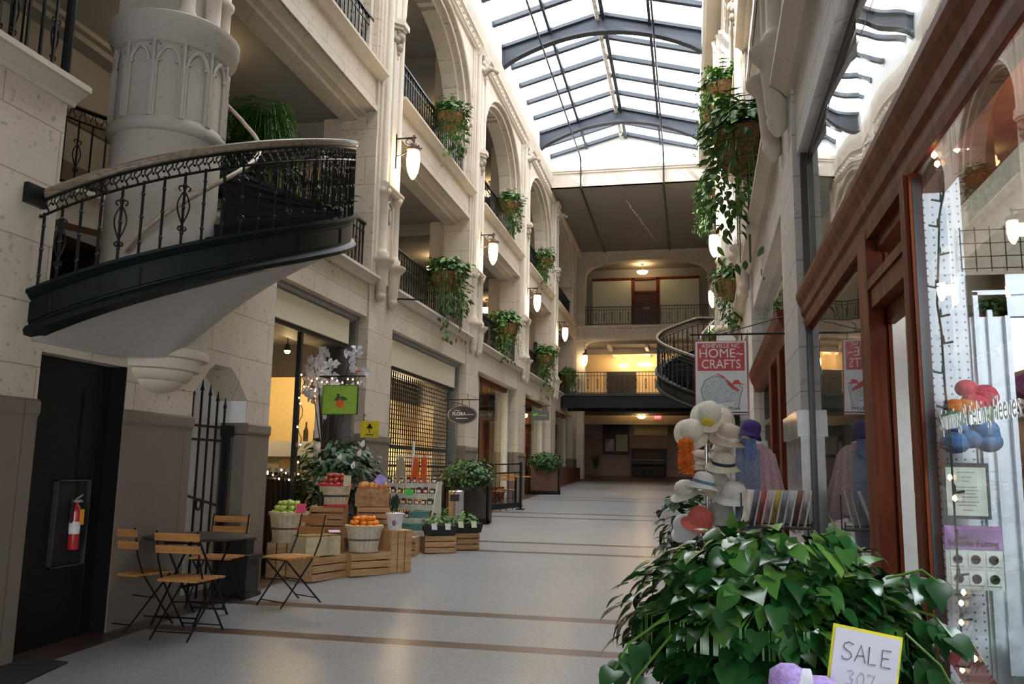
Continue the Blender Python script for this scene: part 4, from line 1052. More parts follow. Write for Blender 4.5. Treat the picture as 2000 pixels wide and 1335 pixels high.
# inside the near window ---------------------------------------------------------
PEG = bpy.data.materials.new('pegboard'); PEG.use_nodes = True; nt = PEG.node_tree; N = nt.nodes; L = nt.links; p = N['Principled BSDF']
tc = N.new('ShaderNodeTexCoord'); vo = N.new('ShaderNodeTexVoronoi'); vo.inputs['Randomness'].default_value = 0; vo.inputs['Scale'].default_value = 38; L.new(tc.outputs['Object'], vo.inputs['Vector'])
sq = N.new('ShaderNodeSeparateXYZ'); L.new(tc.outputs['Object'], sq.inputs[0]); cm = N.new('ShaderNodeCombineXYZ'); L.new(sq.outputs['X'], cm.inputs['X']); L.new(sq.outputs['Z'], cm.inputs['Y']); L.new(cm.outputs[0], vo.inputs['Vector'])
rr_ = N.new('ShaderNodeValToRGB'); rr_.color_ramp.elements[0].color = (.12, .14, .18, 1); rr_.color_ramp.elements[1].color = (.70, .74, .80, 1); rr_.color_ramp.elements[0].position = .10; rr_.color_ramp.elements[1].position = .16
L.new(vo.outputs['Distance'], rr_.inputs['Fac']); L.new(rr_.outputs['Color'], p.inputs['Base Color']); p.inputs['Roughness'].default_value = .6
pb = MB(); pb.box(.765, .905, 2.95, 2.97, .9, 2.60); tag(pb.build('pegboard', PEG), 'white perforated pegboard panel inside the near shop window', 'pegboard')
PW = mat('pale_blue_white', (.70, .74, .80), .5, noise=.02)
wd = thing('white_display_door', 'white moulded panel with a glass pane inside the near shop window', 'display panel', (1.1, 2.95, .1))
m = MB(); m.box(.906, 1.02, 2.94, 2.98, .1, 2.26); m.box(.906, 1.6, 2.94, 2.98, 2.12, 2.26); m.box(.906, 1.6, 2.94, 2.98, .1, .6); m.build('frame', PW, wd, world=True)
m = MB(); m.box(.915, .93, 2.925, 2.94, .5, 2.20); m.box(.955, .97, 2.925, 2.94, .5, 2.14); m.box(.915, 1.6, 2.925, 2.94, 2.19, 2.205); m.box(1.005, 1.02, 2.92, 2.94, .5, 2.12); m.build('moulding', PW, wd, world=True)
m = MB(); m.box(1.02, 1.6, 2.955, 2.96, .6, 2.12); m.build('pane', GLASS, wd, world=True)
wg = thing('wire_grid', 'black wire grid above the white panel in the near window', 'wire grid', (1.2, 2.93, 2.27))
m = MB()
for i in range(14): m.tube([(.89+i*.045, 2.93, 2.27), (.89+i*.045, 2.93, 2.42)], .002, 4)
for z in (2.28, 2.32, 2.365, 2.41): m.tube([(.89, 2.93, z), (1.5, 2.93, z)], .002, 4)
m.build('wires', IRON, wg, world=True)
# shelves of wool inside (seen through the doorway and the panes)
random.seed(5)
WC = [(.45, .04, .05), (.05, .10, .25), (.06, .22, .30), (.35, .16, .04), (.08, .16, .06), (.30, .05, .20), (.55, .45, .30), (.10, .08, .07)]
def wool_shelf(name, label, x0, x1, y, zs, dy=.22):
    th = thing(name, label, 'shelf', ((x0+x1)/2, y, zs[0]))
    m = MB(); 
    for z in zs: m.box(x0, x1, y, y+dy, z-.02, z)
    m.box(x0, x1, y+dy, y+dy+.02, zs[0]-.02, zs[-1]+.25); m.build('shelves', wood('orange_shelf', (.25, .10, .03), (.45, .20, .06)), th, world=True)
    n = 0
    for z in zs:
        x = x0+.05
        while x < x1-.04:
            c = random.choice(WC); r = random.uniform(.045, .06)
            m = MB(); m.sphere((x, y+.08, z+r), r, 10, sz=.95)
            for q in range(4): m.tube([(x+r*math.cos(t), y+.08+r*math.sin(t)*math.cos(q), z+r+r*.95*math.sin(t)*math.sin(q)) for t in lin(0, 2*PI, 12)], .005, 4)
            nm = 'ball of coloured wool on %s' % label.split(' of ')[0]
            tag(m.build('wool_ball', mat('wool_%d' % WC.index(c), c, .95, noise=.15, scale=90), smooth=True), 'ball of wool on the %s' % label.replace('wooden ',''), 'wool', group=label)
            x += .105
wool_shelf('wool_shelf', 'orange wooden shelves inside the open mahogany doorway', .97, 1.34, 4.3, [.5, .85, 1.15, 1.45, 1.75, 2.05])
wool_shelf('wool_shelf', 'orange wooden shelves behind the glass of the white panel', 1.15, 1.75, 3.5, [.7, 1.0, 1.3, 1.6, 1.9])
wool_shelf('wool_shelf', 'orange wooden shelves behind the far mahogany window', 1.5, 2.5, 5.7, [.6, .95, 1.3, 1.65])
wdoor = thing('open_door', 'white door leaf standing open in the mahogany doorway', 'door', (1.0, 3.9, .13))
m = MB(); m.obox((.905, 3.95, 1.23), (.085, .04, 2.14), 0); m.build('leaf', WHITE, wdoor, world=True)
m = MB(); m.tube([(.935, 3.93, 1.1), (.935, 3.89, 1.1), (.935, 3.89, 1.2), (.935, 3.93, 1.2)], .006, 5); m.build('pull', mat('chrome', (.6, .6, .6)), wdoor, world=True)
m = MB(); m.box(1.14, 1.45, 5.0, 5.04, 1.78, 2.42); m.box(1.12, 1.47, 4.98, 5.02, 2.30, 2.34); tag(m.build('olive_garment', mat('olive_cloth', (.20, .19, .04), .9, noise=.12)), 'olive green cloth hanging behind the far mahogany window', 'cloth')
m = MB(); m.box(1.12, 1.42, 4.9, 4.92, 1.40, 1.75); tag(m.build('blue_print', mat('blue_picture', (.10, .16, .35), .7)), 'small blue picture behind the far mahogany window', 'picture')

BLKT = mat('black_print', (.02, .02, .025), .6)
WT = mat('white_vinyl', (.85, .85, .85), .6)
ux = math.radians(90)
tobj = text('window_lettering', 'Spinning & Felting Fleeces',   .088, WT, None, tuple(FR @ Vector((2.40, -.0465, 1.765))), (ux, 0, -PI/2-a_), .0006, sx=.74)
tag(tobj, 'white vinyl words Spinning & Felting Fleeces on the near window', 'lettering')
# cord with bulbs inside the glass
P1 = [(0.79, 2.68, 2.58), (0.78, 2.68, 2.48), (0.76, 2.68, 2.39), (0.755, 2.68, 2.32), (0.755, 2.71, 2.22), (0.755, 2.74, 2.13), (0.757, 2.72, 2.04), (0.757, 2.72, 1.96), (0.757, 2.72, 1.86), (0.757, 2.7, 1.75), (0.757, 2.7, 1.62), (0.757, 2.7, 1.49), (0.757, 2.7, 1.36), (0.757, 2.72, 1.28), (0.757, 2.7, 1.23), (0.757, 2.71, 1.16), (0.76, 2.68, 1.11), (0.76, 2.68, 1.03)]
th = string_lights('string_lights', 'dark cord with small bulbs hanging down the near shop window', P1, [(.75, 2.70, 1.60), (.757, 2.69, 1.54), (.765, 2.69, 1.275), (.757, 2.69, 1.245), (.757, 2.70, 1.19), (.775, 2.66, 1.10), (.752, 2.70, 1.06)], r=.0035, br=.007)
m = MB(); random.seed(2)
for i in range(len(P1)-1):
    a = Vector(P1[i]).lerp(Vector(P1[i+1]), .5); s = random.choice((-1, 1)); m.lathe([(.004, 0), (.003, .022), (1e-4, .028)], a+Vector((s*.004, -.004, 0)), 5)
    m.tube([a, a+Vector((s*.03, -.005, .006))], .0035, 5)
m.build('bulb_socket', mat('green_cord', (.012, .02, .014)), th, world=True)
P2 = [(0.755, 2.66, 2.56), (0.77, 2.55, 2.56), (0.80, 2.55, 2.58), (0.83, 2.55, 2.60), (0.85, 2.55, 2.64), (0.87, 2.55, 2.68), (0.9, 2.55, 2.70), (0.91, 2.5, 2.70), (0.95, 2.45, 2.70), (0.98, 2.3, 2.70)]
string_lights('string_lights', 'cluster of lit bulbs strung under the top of the near shop window', P2, [(a+random.uniform(-.015, .015), b, c+random.uniform(-.03, .02)) for a, b, c in P2+P2[:4]], r=.0035, br=.009)
# notices
th = thing('felting_poster', 'needle felting poster with six small pictures in the near window', 'poster', (.845, 2.84, 1.26))
m = MB(); m.box(.765, .925, 2.845, 2.848, 1.265, 1.455); shp = m.build('sheet', mat('poster_paper', (.62, .68, .62), .6), th, world=True)
m = MB(); m.box(.765, .925, 2.842, 2.845, 1.385, 1.455); m.build('purple_band', mat('purple_band', (.35, .18, .42), .6, noise=.35, scale=9), th, world=True).parent = shp
text('heading', 'Needle Felting', .026, mat('dark_brown_print', (.10, .05, .03)), shp, (0, -.001, .143), (ux, 0, 0), .0004, sx=.92)
cc = [(.20, .70, .60), (.65, .22, .12), (.40, .50, .12), (.75, .60, .45), (.45, .55, .15), (.65, .35, .28)]
for i in range(6):
    x = .778+(i % 3)*.05; z = 1.335 if i < 3 else 1.278
    m = MB(); m.box(x, x+.04, 2.842, 2.845, z, z+.042); pc = m.build('picture', mat('white_photo', (.7, .74, .72)), th, world=True)
    m = MB(); m.lathe([(1e-4, 0), (.014, .001)], (0, 0, 0), 12); 
    m.v = [Vector((x+.02+v.x, 2.8405, z+.02+v.y)) for v in m.v]; m.build('motif', mat('motif_%d' % i, cc[i], .7, noise=.3, scale=120), th, world=True).parent = pc
th = thing('framed_notice', 'printed notice in a clear frame above the felting poster', 'notice', (.835, 2.84, 1.46))
m = MB(); m.box(.768, .902, 2.846, 2.85, 1.475, 1.645); m.build('frame', mat('grey_frame', (.10, .10, .10), .3), th, world=True)
m = MB(); m.box(.778, .892, 2.843, 2.846, 1.485, 1.632); m.build('sheet', mat('cream_sheet', (.60, .64, .56), .6), th, world=True)
m = MB()
for i, (z, w_) in enumerate(((1.615, .05), (1.600, .03), (1.588, .02), (1.57, .06), (1.56, .07), (1.55, .05), (1.54, .06), (1.525, .07), (1.515, .05), (1.50, .03))): m.box(.835-w_/2, .835+w_/2, 2.8425, 2.843, z, z+.003)
m.build('text_lines', mat('grey_print', (.25, .27, .25)), th, world=True)
th = thing('wool_bag', 'clear bag of red, orange and blue wool hanging in the near window', 'bag of wool', (.85, 2.80, 1.68))
random.seed(9)
for i in range(16):
    t = i/15; x = random.uniform(.785, .905); z = 1.875-.17*t+random.uniform(-.01, .01); c = (.45, .05, .08) if t < .3 else ((.55, .16, .03) if t < .45 else ((.10, .16, .09) if t < .6 else (.04, .13, .30)))
    m = MB(); m.sphere((x, 2.80, z), random.uniform(.032, .044), 16, sz=.8); m.build('wool_tuft', mat('tuft_%d' % int(c[0]*100), c, .95, noise=.2, scale=80), th, smooth=True, world=True)
m = MB(); m.box(.83, .865, 2.76, 2.763, 1.76, 1.80); m.build('label_card', mat('paper_white', (.7, .7, .7)), th, world=True)
m = MB(); m.obox((.79, 2.74, 1.05), (.08, .006, .14), 0, 0, -.5); tag(m.build('crimson_card', mat('crimson_card', (.13, .02, .03), .7)), 'tilted dark red card low in the near window', 'card')
m = MB(); m.box(.93, 1.05, 2.86, 2.87, 1.02, 1.16); tag(m.build('small_print', mat('blue_white_print', (.6, .66, .75), .6, noise=.1)), 'small blue and white print low in the near window', 'card')

# ------------------------------------------------------------------ far end furnishings
b = thing('upper_room_door', 'dark red wooden door between two pale blinds on the top floor of the end wall', 'door', (-1.9, 39.3, 8.1))
m = MB(); m.box(-2.55, -2.42, 39.25, 39.4, 8.0, 10.75); m.box(-1.40, -1.26, 39.25, 39.4, 8.0, 10.75); m.box(-4.45, .62, 39.25, 39.4, 10.66, 10.76); m.box(-2.5, -1.3, 39.25, 39.4, 10.0, 10.10); m.build('frame', REDW, b, world=True)
m = MB(); m.box(-2.42, -1.40, 39.3, 39.38, 8.0, 10.0); m.build('leaf', wood('dark_door', (.05, .015, .008), (.10, .03, .015)), b, world=True)
m = MB(); m.box(-2.02, -1.72, 39.28, 39.30, 9.20, 9.32); m.build('name_plate', mat('brass_plate', (.30, .20, .06), .4, .5), b, world=True)
BLI = mat('pale_blind', (.55, .57, .47), .8, noise=.02)
for x0, x1, lb in ((-4.42, -2.57, 'left'), (-1.24, .58, 'right')):
    th = thing('window_blind', 'pale green blind drawn in the top floor window, %s of the red door' % lb, 'blind', ((x0+x1)/2, 39.3, 8.2))
    m = MB(); m.box(x0, x1, 39.30, 39.34, 8.0, 10.64)
    for i in range(1, 14): m.box(x0+i*(x1-x0)/14-.004, x0+i*(x1-x0)/14+.004, 39.295, 39.30, 8.0, 10.64)
    m.build('slats', BLI, th, world=True)
# lobby arch window
aw = thing('arched_window', 'arched dark window with a pale notice in the lobby wall', 'window', (-3.5, 41.9, 2.45))
m = MB(); pts = [(-4.2, 2.45), (-2.86, 2.45), (-2.86, 3.9)]+[(-3.53+.67*math.cos(t), 3.9+.40*math.sin(t)) for t in lin(0, PI, 12)][1:-1]+[(-4.2, 3.9)]
m.prism(pts, 'y', 41.84, 41.90); m.build('frame', REDW, aw, world=True)
m = MB(); pts2 = [(-3.53+(x+3.53)*.90, 3.3+(z-3.3)*.93) for x, z in pts]; m.prism(pts2, 'y', 41.80, 41.84); m.build('pane', mat('night_pane', (.015, .015, .02), .1, noise=.1), aw, world=True)
m = MB(); m.box(-3.52, -2.95, 41.77, 41.80, 2.6, 3.42); m.build('notice', mat('pale_notice', (.35, .36, .30), .7), aw, world=True)
m = MB(); m.box(-4.05, -3.62, 41.78, 41.80, 2.6, 3.2); m.build('pictures', mat('mixed_pictures', (.30, .28, .30), .5, noise=.5, scale=6), aw, world=True)
pn = thing('upright_piano', 'dark upright piano against the lobby wall', 'piano', (-1.92, 41.4, fz(41.4)))
PM = wood('piano_wood', (.03, .022, .02), (.07, .05, .045), .6, 0)
z0 = 0
m = MB(); m.box(-.82, .82, .1, .45, .05, 1.32); m.box(-.86, .86, .05, .48, 1.30, 1.36); m.build('case', PM, pn)
m = MB(); m.box(-.80, .80, -.20, .12, .62, .80); m.box(-.84, .84, -.22, .14, .60, .64); m.build('key_bed', PM, pn)
m = MB(); m.box(-.74, .74, -.18, -.02, .80, .815); m.build('keys', mat('ivory', (.5, .48, .42), .3), pn)
for s in (-1, 1):
    m = MB(); m.lathe([(.05, 0), (.03, .1), (.045, .3), (.035, .6)], (s*.76, -.16, 0), 10); m.build('leg', PM, pn)
m = MB(); m.box(-.4, .4, -.42, -.18, .40, .46);
for x in (-.35, .35): m.box(x-.03, x+.03, -.40, -.20, 0, .4)
m.build('bench', PM, pn)
m = MB(); m.box(-.6, .5, .08, .10, .92, 1.22); m.build('fretwork', wood('piano_fret', (.07, .03, .02), (.11, .05, .03), .6), pn)
m = MB(); m.box(-2.65, -1.0, 41.86, 41.93, 3.4, 4.33); struct(m.build('trim_12', mat('ochre_panel', (.50, .40, .20), .7)), 'ochre panel above the piano')
ee = thing('exit_sign', 'small red illuminated exit sign over the lobby', 'exit sign', (-1.42, 40.3, 4.10))
m = MB(); m.box(-.17, .17, -.03, .03, 0, .17); m.build('housing', mat('exit_red', (.5, .03, .04), .5, emit=(1, .08, .10), estr=1.4), ee)
text('lettering', 'EXIT', .14, mat('exit_letters', (.9, .5, .5), .5, emit=(1, .55, .55), estr=2.2), ee, (0, -.032, .085), (ux, 0, 0), .001)
m = MB(); m.box(-.01, .01, -.01, .01, .17, .24); m.build('hanger', BLK, ee)
th = thing('potted_tree', 'small dark potted plant at the foot of the lobby corner', 'plant', (-4.45, 40.9, fz(40.9)))
m = MB(); m.lathe([(.12, 0), (.16, .3), (.17, .32)], (0, 0, 0), 12); m.build('pot', TERRA, th)
random.seed(1); m = MB()
for i in range(26):
    a = random.uniform(0, 2*PI); t = random.uniform(.3, .9); m.tube([(0, 0, .3), (.1*math.cos(a), .1*math.sin(a), .3+t*.7), (.28*math.cos(a), .28*math.sin(a), .3+t)], [.012, .02, .004], 4)
m.build('leaves', mat('dim_leaf', (.03, .06, .02), .6), th)
wbox('trim_13', mat('red_skirting', (.16, .05, .035), .6), FL, (29.9, 37.3, -.02, .02, 1.0, 1.75))
# ------------------------------------------------------------------ foliage helpers
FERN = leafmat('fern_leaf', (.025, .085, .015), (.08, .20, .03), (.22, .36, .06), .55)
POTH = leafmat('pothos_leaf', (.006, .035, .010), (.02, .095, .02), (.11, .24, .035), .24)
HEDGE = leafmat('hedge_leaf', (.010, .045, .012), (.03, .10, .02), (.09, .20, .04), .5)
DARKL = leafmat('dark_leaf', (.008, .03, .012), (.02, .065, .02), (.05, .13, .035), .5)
def leaf(mb, c, d, n, L, W, tone, fold=.15, droop=.25, heart=True):
    """one curved heart-shaped leaf from base c pointing along d with normal n"""
    d = d.normalized(); n = (n-d*n.dot(d)).normalized(); s = d.cross(n)
    prof = ((-.10, .0, .30), (.02, .0, .46), (.22, .0, .50), (.5, .0, .38), (.78, .0, .17)) if heart else ((.05, 0, .12), (.25, 0, .34), (.5, 0, .38), (.75, 0, .24), (.9, 0, .1))
    vs = [c]
    for (t, _, w) in prof:
        for sg in (-1, 1):
            vs.append(c + d*(t*L) + s*(sg*w*W) + n*(fold*abs(w)*W*1.2) - n*(droop*L*t*t))
    for (t, _, w) in prof: vs.append(c + d*(max(t, .02)*L) - n*(droop*L*t*t))
    vs.append(c + d*L - n*(droop*L*1.05))
    k = len(prof); M_ = 1+2*k
    fs = []
    for i in range(k-1):
        a, b = 1+2*i, 1+2*(i+1); fs += [(a, M_+i, M_+i+1, b), (a+1, b+1, M_+i+1, M_+i)]
    a = 1+2*(k-1); fs += [(a, M_+k-1, M_+k), (a+1, M_+k, M_+k-1)]
    if heart: fs += [(0, M_, 1), (0, 2, M_)]
    else: fs += [(0, M_, 1), (0, 2, M_)]
    b0 = len(mb.v); mb.add(vs, fs)
    if mb.tone is None: mb.tone = []
    mb.tone += [tone]*(len(mb.v)-b0)
def rv(rng=1): return Vector((random.uniform(-rng, rng), random.uniform(-rng, rng), random.uniform(-rng, rng)))
def bush(mb, c, r, n, L, seed, bottom=-.4, heart=True, spread=.25):
    random.seed(seed); c = Vector(c)
    for i in range(n):
        v = rv(1)
        while v.length > 1 or v.length < .1: v = rv(1)
        v.normalize()
        if v.z < bottom: v.z = -v.z*.5
        rad = random.uniform(.72, 1.06) if random.random() < .8 else random.uniform(.4, .8)
        bump = 1+.10*math.sin(5*v.x+seed)*math.cos(4*v.y+2*v.z)
        p = c + Vector((v.x*r[0], v.y*r[1], v.z*r[2]))*rad*bump
        d = (Vector((v.x, v.y, v.z*.3-.45)) + rv(.55))
        nn = Vector((v.x*.6, v.y*.6, .75)) + rv(spread)
        ll = L*random.uniform(.6, 1.15)
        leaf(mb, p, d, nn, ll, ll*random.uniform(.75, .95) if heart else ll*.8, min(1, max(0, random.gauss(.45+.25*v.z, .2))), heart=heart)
def fern(mb, c, n, L, seed, droop=1.0, up=.5):
    random.seed(seed); c = Vector(c)
    if mb.tone is None: mb.tone = []
    for i in range(n):
        a = random.uniform(0, 2*PI); l = L*random.uniform(.6, 1.1); u = random.uniform(.1, 1)*up
        tn = min(1, max(0, random.gauss(.5, .22))); prev = None
        for j in range(1, 9):
            t = j/8
            p = c + Vector((math.cos(a)*l*t*.75, math.sin(a)*l*t*.75, l*(u*math.sin(t*PI*.75)*1.1 - droop*t*t*.8)))
            d = Vector((math.cos(a), math.sin(a), 0)); s = Vector((-math.sin(a), math.cos(a), 0))
            w = l*.19*(1-abs(t-.4))
            b0 = len(mb.v)
            q = Vector((0, 0, -w*.35))
            mb.add([p-d*.012, p+s*w+q+d*w*.5, p+d*.02, p-s*w+q+d*w*.5], [(0, 2, 1), (0, 3, 2)]); mb.tone += [tn]*4
            if prev is not None:
                mb.add([prev, prev+s*.004, p+s*.004, p], [(0, 1, 2, 3)]); mb.tone += [tn]*4
            prev = p

# hanging baskets on the railings ------------------------------------------------
def basket_proto(name, label, seed, trail=.55, n=46, loc=(0, 0, 0)):
    th = thing(name, label, 'hanging plant', loc, 0, None)
    m = MB(); m.lathe([(1e-4, -.30), (.10, -.28), (.19, -.20), (.235, -.08), (.25, .02), (.235, .03), (.22, .0), (1e-4, -.01)], (0, 0, 0), 18); cb_ = m.build('coir_basket', TERRA, th, smooth=True)
    m = MB()
    for i in range(8): a = i*PI/4; m.tube([(.255*math.cos(a), .255*math.sin(a), .03), (.24*math.cos(a), .24*math.sin(a), -.09), (.19*math.cos(a), .19*math.sin(a), -.21), (0, 0, -.31)], .005, 4)
    m.tube([(.255*math.cos(t), .255*math.sin(t), .03) for t in lin(0, 2*PI, 17)], .008, 4)
    m.build('wire_frame', IRON, cb_)
    m = MB(); fern(m, (0, 0, .02), n*2, .42, seed, 1.0, .95)
    fern(m, (0, 0, .0), n, .50, seed+1, 1.7, .3)
    bush(m, (.04, 0, .10), (.34, .30, .20), 240, .10, seed+2, bottom=-.6, heart=False)
    bush(m, (.12, .10, -.30), (.20, .18, .45), 190, .09, seed+5, bottom=-1, heart=False)
    random.seed(seed)
    for i in range(int(trail*60)):
        a = random.uniform(0, 2*PI); r = random.uniform(.12, .28); z = -random.random()**1.2*trail*1.2
        p = Vector((r*math.cos(a)+.05, r*math.sin(a), z)); leaf(m, p, rv(.5)+Vector((0, 0, -1)), Vector((math.cos(a), math.sin(a), .4)), .09, .06, random.random()*.8, heart=False)
    for i in range(5):
        a = random.uniform(0, 2*PI); b0 = len(m.v); m.tube([(.2*math.cos(a), .2*math.sin(a), 0), (.28*math.cos(a), .28*math.sin(a), -.1), (.27*math.cos(a), .27*math.sin(a), -trail)], .004, 4); m.tone += [.3]*(len(m.v)-b0)
    m.build('fern_foliage', FERN, th, flat_fix=False)
    return th
def place(M, u, v, z): return tuple(M @ Vector((u, v, z)))
PR = [basket_proto('fern_basket', 'leafy fern basket on the left upper gallery railing, first bay past the stair', 21, .75, loc=place(FL, 15.35, .12, 8.62)),
      basket_proto('fern_basket', 'large trailing fern basket on the left first gallery, first bay past the stair', 34, .9, 60, loc=place(FL, 15.45, .12, 5.36)),
      basket_proto('fern_basket', 'bushy fern basket on the left upper gallery railing, second bay past the stair', 55, .6, loc=place(FL, 21.1, .12, 8.66))]
PR[1].scale = (1.4, 1.4, 1.2); PR[0].scale = PR[2].scale = (1.15, 1.15, 1.1)
specs = [(2, FL, 21.1, 5.34, 'fern basket on the left first gallery, second bay past the stair', 1.15), (0, FL, 26.9, 8.6, 'fern basket on the left upper gallery, third bay past the stair', 1.05),
         (1, FL, 27.1, 5.34, 'fern basket on the left first gallery, third bay past the stair', 1.1), (2, FL, 32.6, 5.3, 'fern basket on the left first gallery, bay nearest the end wall', 1.0),
         (0, FL, 9.2, 8.75, 'fern basket high on the left upper gallery above the stair', 1.0)]
for i, M, u, z, lb, s in specs:
    dup(PR[i], place(M, u, .12, z), random.uniform(0, 6), lb, None, (s*1.15, s*1.15, s*1.15))
specs = [(1, 9.7, 5.5, 'dark fern in a coir basket on the right first gallery above the mahogany shop', 1.35, .12), (0, 15.3, 8.75, 'sunlit fern basket highest on the right upper gallery', 1.25, .22), (2, 15.3, 8.3, 'sunlit trailing plant just under the highest right basket', 1.1, .3),
         (2, 20.9, 8.55, 'sunlit fern basket on the right upper gallery, second highest', 1.35, .28), (2, 15.2, 5.0, 'leafy basket low on the right first gallery beside the gothic turret', 1.0, .15), (1, 24.6, 5.5, 'trailing plant on the right first gallery behind the lanterns', 1.0, .25)]
for i, u, z, lb, s, v in specs: dup(PR[i], place(FR, u, v, z), random.uniform(0, 6), lb, None, (s*1.15, s*1.15, s*1.15))

def big_fern(name, label, loc, seed, n, L, pot=True, cat='plant', mt=None):
    th = thing(name, label, cat, loc)
    if pot:
        m = MB(); m.lathe([(.12, -.38), (.17, -.1), (.19, -.02), (.17, .0), (1e-4, -.02)], (0, 0, 0), 16); m.build('pot', mat('dark_pot', (.04, .03, .025), .6), th, smooth=True)
    m = MB(); fern(m, (0, 0, 0), n, L, seed, .8, 1.0); fern(m, (0, 0, 0), n//2, L*1.1, seed+3, 1.5, .4); m.build('fronds', mt or FERN, th, flat_fix=False)
    return th
big_fern('boston_fern', 'big drooping fern beside the stone turret, behind the curved handrail', (-5.20, 9.1, 5.55), 71, 380, .68)
m = MB(); m.lathe([(.22, 0), (.22, .04)], (-5.30, 9.2, 5.13), 12); m.tube([(-5.3, 9.2, 4.42), (-5.3, 9.2, 5.15)], .03, 6); m.lathe([(.2, 0), (.2, .03)], (-5.30, 9.2, 4.42), 12); tag(m.build('plant_stand', IRON), 'black iron stand under the big drooping fern', 'plant stand')
big_fern('gallery_plant', 'leafy plant low behind the curved stair railing, right of the big fern', (-4.95, 10.0, 4.82), 72, 70, .5)
th = thing('peace_lily', 'plant with one white spathe behind the curved handrail', 'plant', (-4.9, 10.3, 4.8))
m = MB(); m.lathe([(.12, -.36), (.16, -.05), (.14, .0), (1e-4, -.02)], (0, 0, 0), 14); m.build('pot', mat('dark_pot', (.04, .03, .025), .6), th, smooth=True)
m = MB(); random.seed(4); m.tone = []
for i in range(34):
    a = random.uniform(0, 2*PI); h = random.uniform(.35, .75); r = random.uniform(.08, .3)
    p = Vector((r*math.cos(a), r*math.sin(a), h)); leaf(m, p, Vector((math.cos(a), math.sin(a), .25)), Vector((-.3*math.cos(a), -.3*math.sin(a), 1)), .26, .12, random.random(), heart=False)
    b0 = len(m.v); m.tube([(0, 0, 0), (r*.6*math.cos(a), r*.6*math.sin(a), h*.6), p], .005, 4); m.tone += [.3]*(len(m.v)-b0)
m.build('leaves', FERN, th, flat_fix=False)
m = MB(); leaf(m, Vector((0, 0, .98)), Vector((.1, 0, 1)), Vector((0, -1, .1)), .17, .13, 0, heart=False); m.tone = None; m.tube([(0, 0, .1), (0, 0, .99)], .005, 4); m.build('spathe', WHITE, th, flat_fix=False)

# ------------------------------------------------------------------ pothos planters
def pothos_planter(label, loc, w, d, h, seed, fr, n, L, trail=0, boxm=None, rz=0, off=(0, 0, 0), frame=False, mt=None):
    th = thing('pothos_planter', label, 'planter', loc, rz)
    m = MB()
    m.box(-w/2, w/2, -d/2, -d/2+.02, 0, h); m.box(-w/2, w/2, d/2-.02, d/2, 0, h); m.box(-w/2, -w/2+.02, -d/2, d/2, 0, h); m.box(w/2-.02, w/2, -d/2, d/2, 0, h); m.box(-w/2, w/2, -d/2, d/2, 0, .03)
    m.build('planter_box', boxm or wood('planter_wood', (.08, .04, .025), (.18, .10, .06), .6), th)
    m = MB(); m.box(-w/2+.02, w/2-.02, -d/2+.02, d/2-.02, h-.08, h-.05); m.build('soil', mat('soil', (.03, .02, .015), .95), th)
    if frame:
        m = MB()
        for sx in (-1, 1): m.box(sx*(w/2+.03)-.02, sx*(w/2+.03)+.02, -d/2-.03, -d/2+.01, 0, h+.35)
        m.box(-w/2-.05, w/2+.05, -d/2-.03, -d/2+.01, .02, .10); m.build('black_frame', IRON, th)
    m = MB(); bush(m, off, fr, n, L, seed, bottom=-.85); random.seed(seed)
    for i in range(n//12):
        a = random.uniform(0, 2*PI); p = Vector(off)+Vector((fr[0]*.5*math.cos(a), fr[1]*.5*math.sin(a), fr[2]*.3)); q = Vector(off)+Vector((fr[0]*1.0*math.cos(a), fr[1]*1.0*math.sin(a), fr[2]*.1))
        b0 = len(m.v); m.tube([(0, 0, h-.06), p, q, q+Vector((0, 0, -.08))], .0035, 4); m.tone += [.8]*(len(m.v)-b0)
    m.build('pothos_leaves', mt or POTH, th, smooth=True, flat_fix=False)
    return th
m_ = pothos_planter('glossy pothos filling the planter in the near right foreground', (.20, 2.78, fz(2.78)), .80, .34, .74, 101, (.42, .28, .29), 2000, .080, off=(.05, -.0, 1.05))
# trailing strands on the shop side
m = MB(); random.seed(44); m.tone = []
for (x, y, z, dx, dz) in ((.40, 2.62, 1.22, .07, .0), (.42, 2.6, 1.12, .07, -.04), (.42, 2.55, 1.02, .06, -.08), (-.34, 2.6, 1.02, -.08, -.08), (-.32, 2.55, .95, -.08, -.12)):
    b0 = len(m.v); P0 = Vector((.20+x, y, fz(2.78)+z)); P1 = P0+Vector((dx, -.05, dz)); m.tube([P0-Vector((dx, 0, dz))*.8, P0.lerp(P1, .5)+Vector((0, 0, .03)), P1], .004, 5); m.tone += [.9]*(len(m.v)-b0)
    for q in (.2, .5, .8, 1.0): leaf(m, P0.lerp(P1, q), Vector((dx, -.3, -.35))+rv(.3), Vector((.1, -.6, .8))+rv(.2), .085, .075, random.uniform(.2, .7))
m.v = [v-Vector((.20, 2.78, fz(2.78))) for v in m.v]
m.build('trailing_vine', POTH, m_, smooth=True, flat_fix=False)
pothos_planter('pothos planter in a black stand beside the herb trays on the left', (-4.30, 16.35, fz(16.35)), .86, .4, .70, 102, (.54, .40, .34), 1100, .075, off=(0, -.05, .92), frame=True, mt=HEDGE, boxm=mat('grey_brown_box', (.05, .04, .035), .7))
pothos_planter('farther pothos planter with brown box in a black stand on the left', (-4.42, 26.2, fz(26.2)), .90, .4, .85, 103, (.58, .42, .30), 900, .085, off=(0, -.05, 1.0), frame=True, mt=HEDGE)
pothos_planter('shaded trailing plant on the floor behind the hat stand', (-.02, 7.9, fz(7.9)), .40, .34, .55, 104, (.26, .24, .42), 240, .10, off=(-.02, -.05, .75), mt=DARKL)
sc_ = thing('steel_bin', 'shiny steel cylinder bin under the left pothos planter', 'bin', (-4.40, 15.85, fz(15.85)))
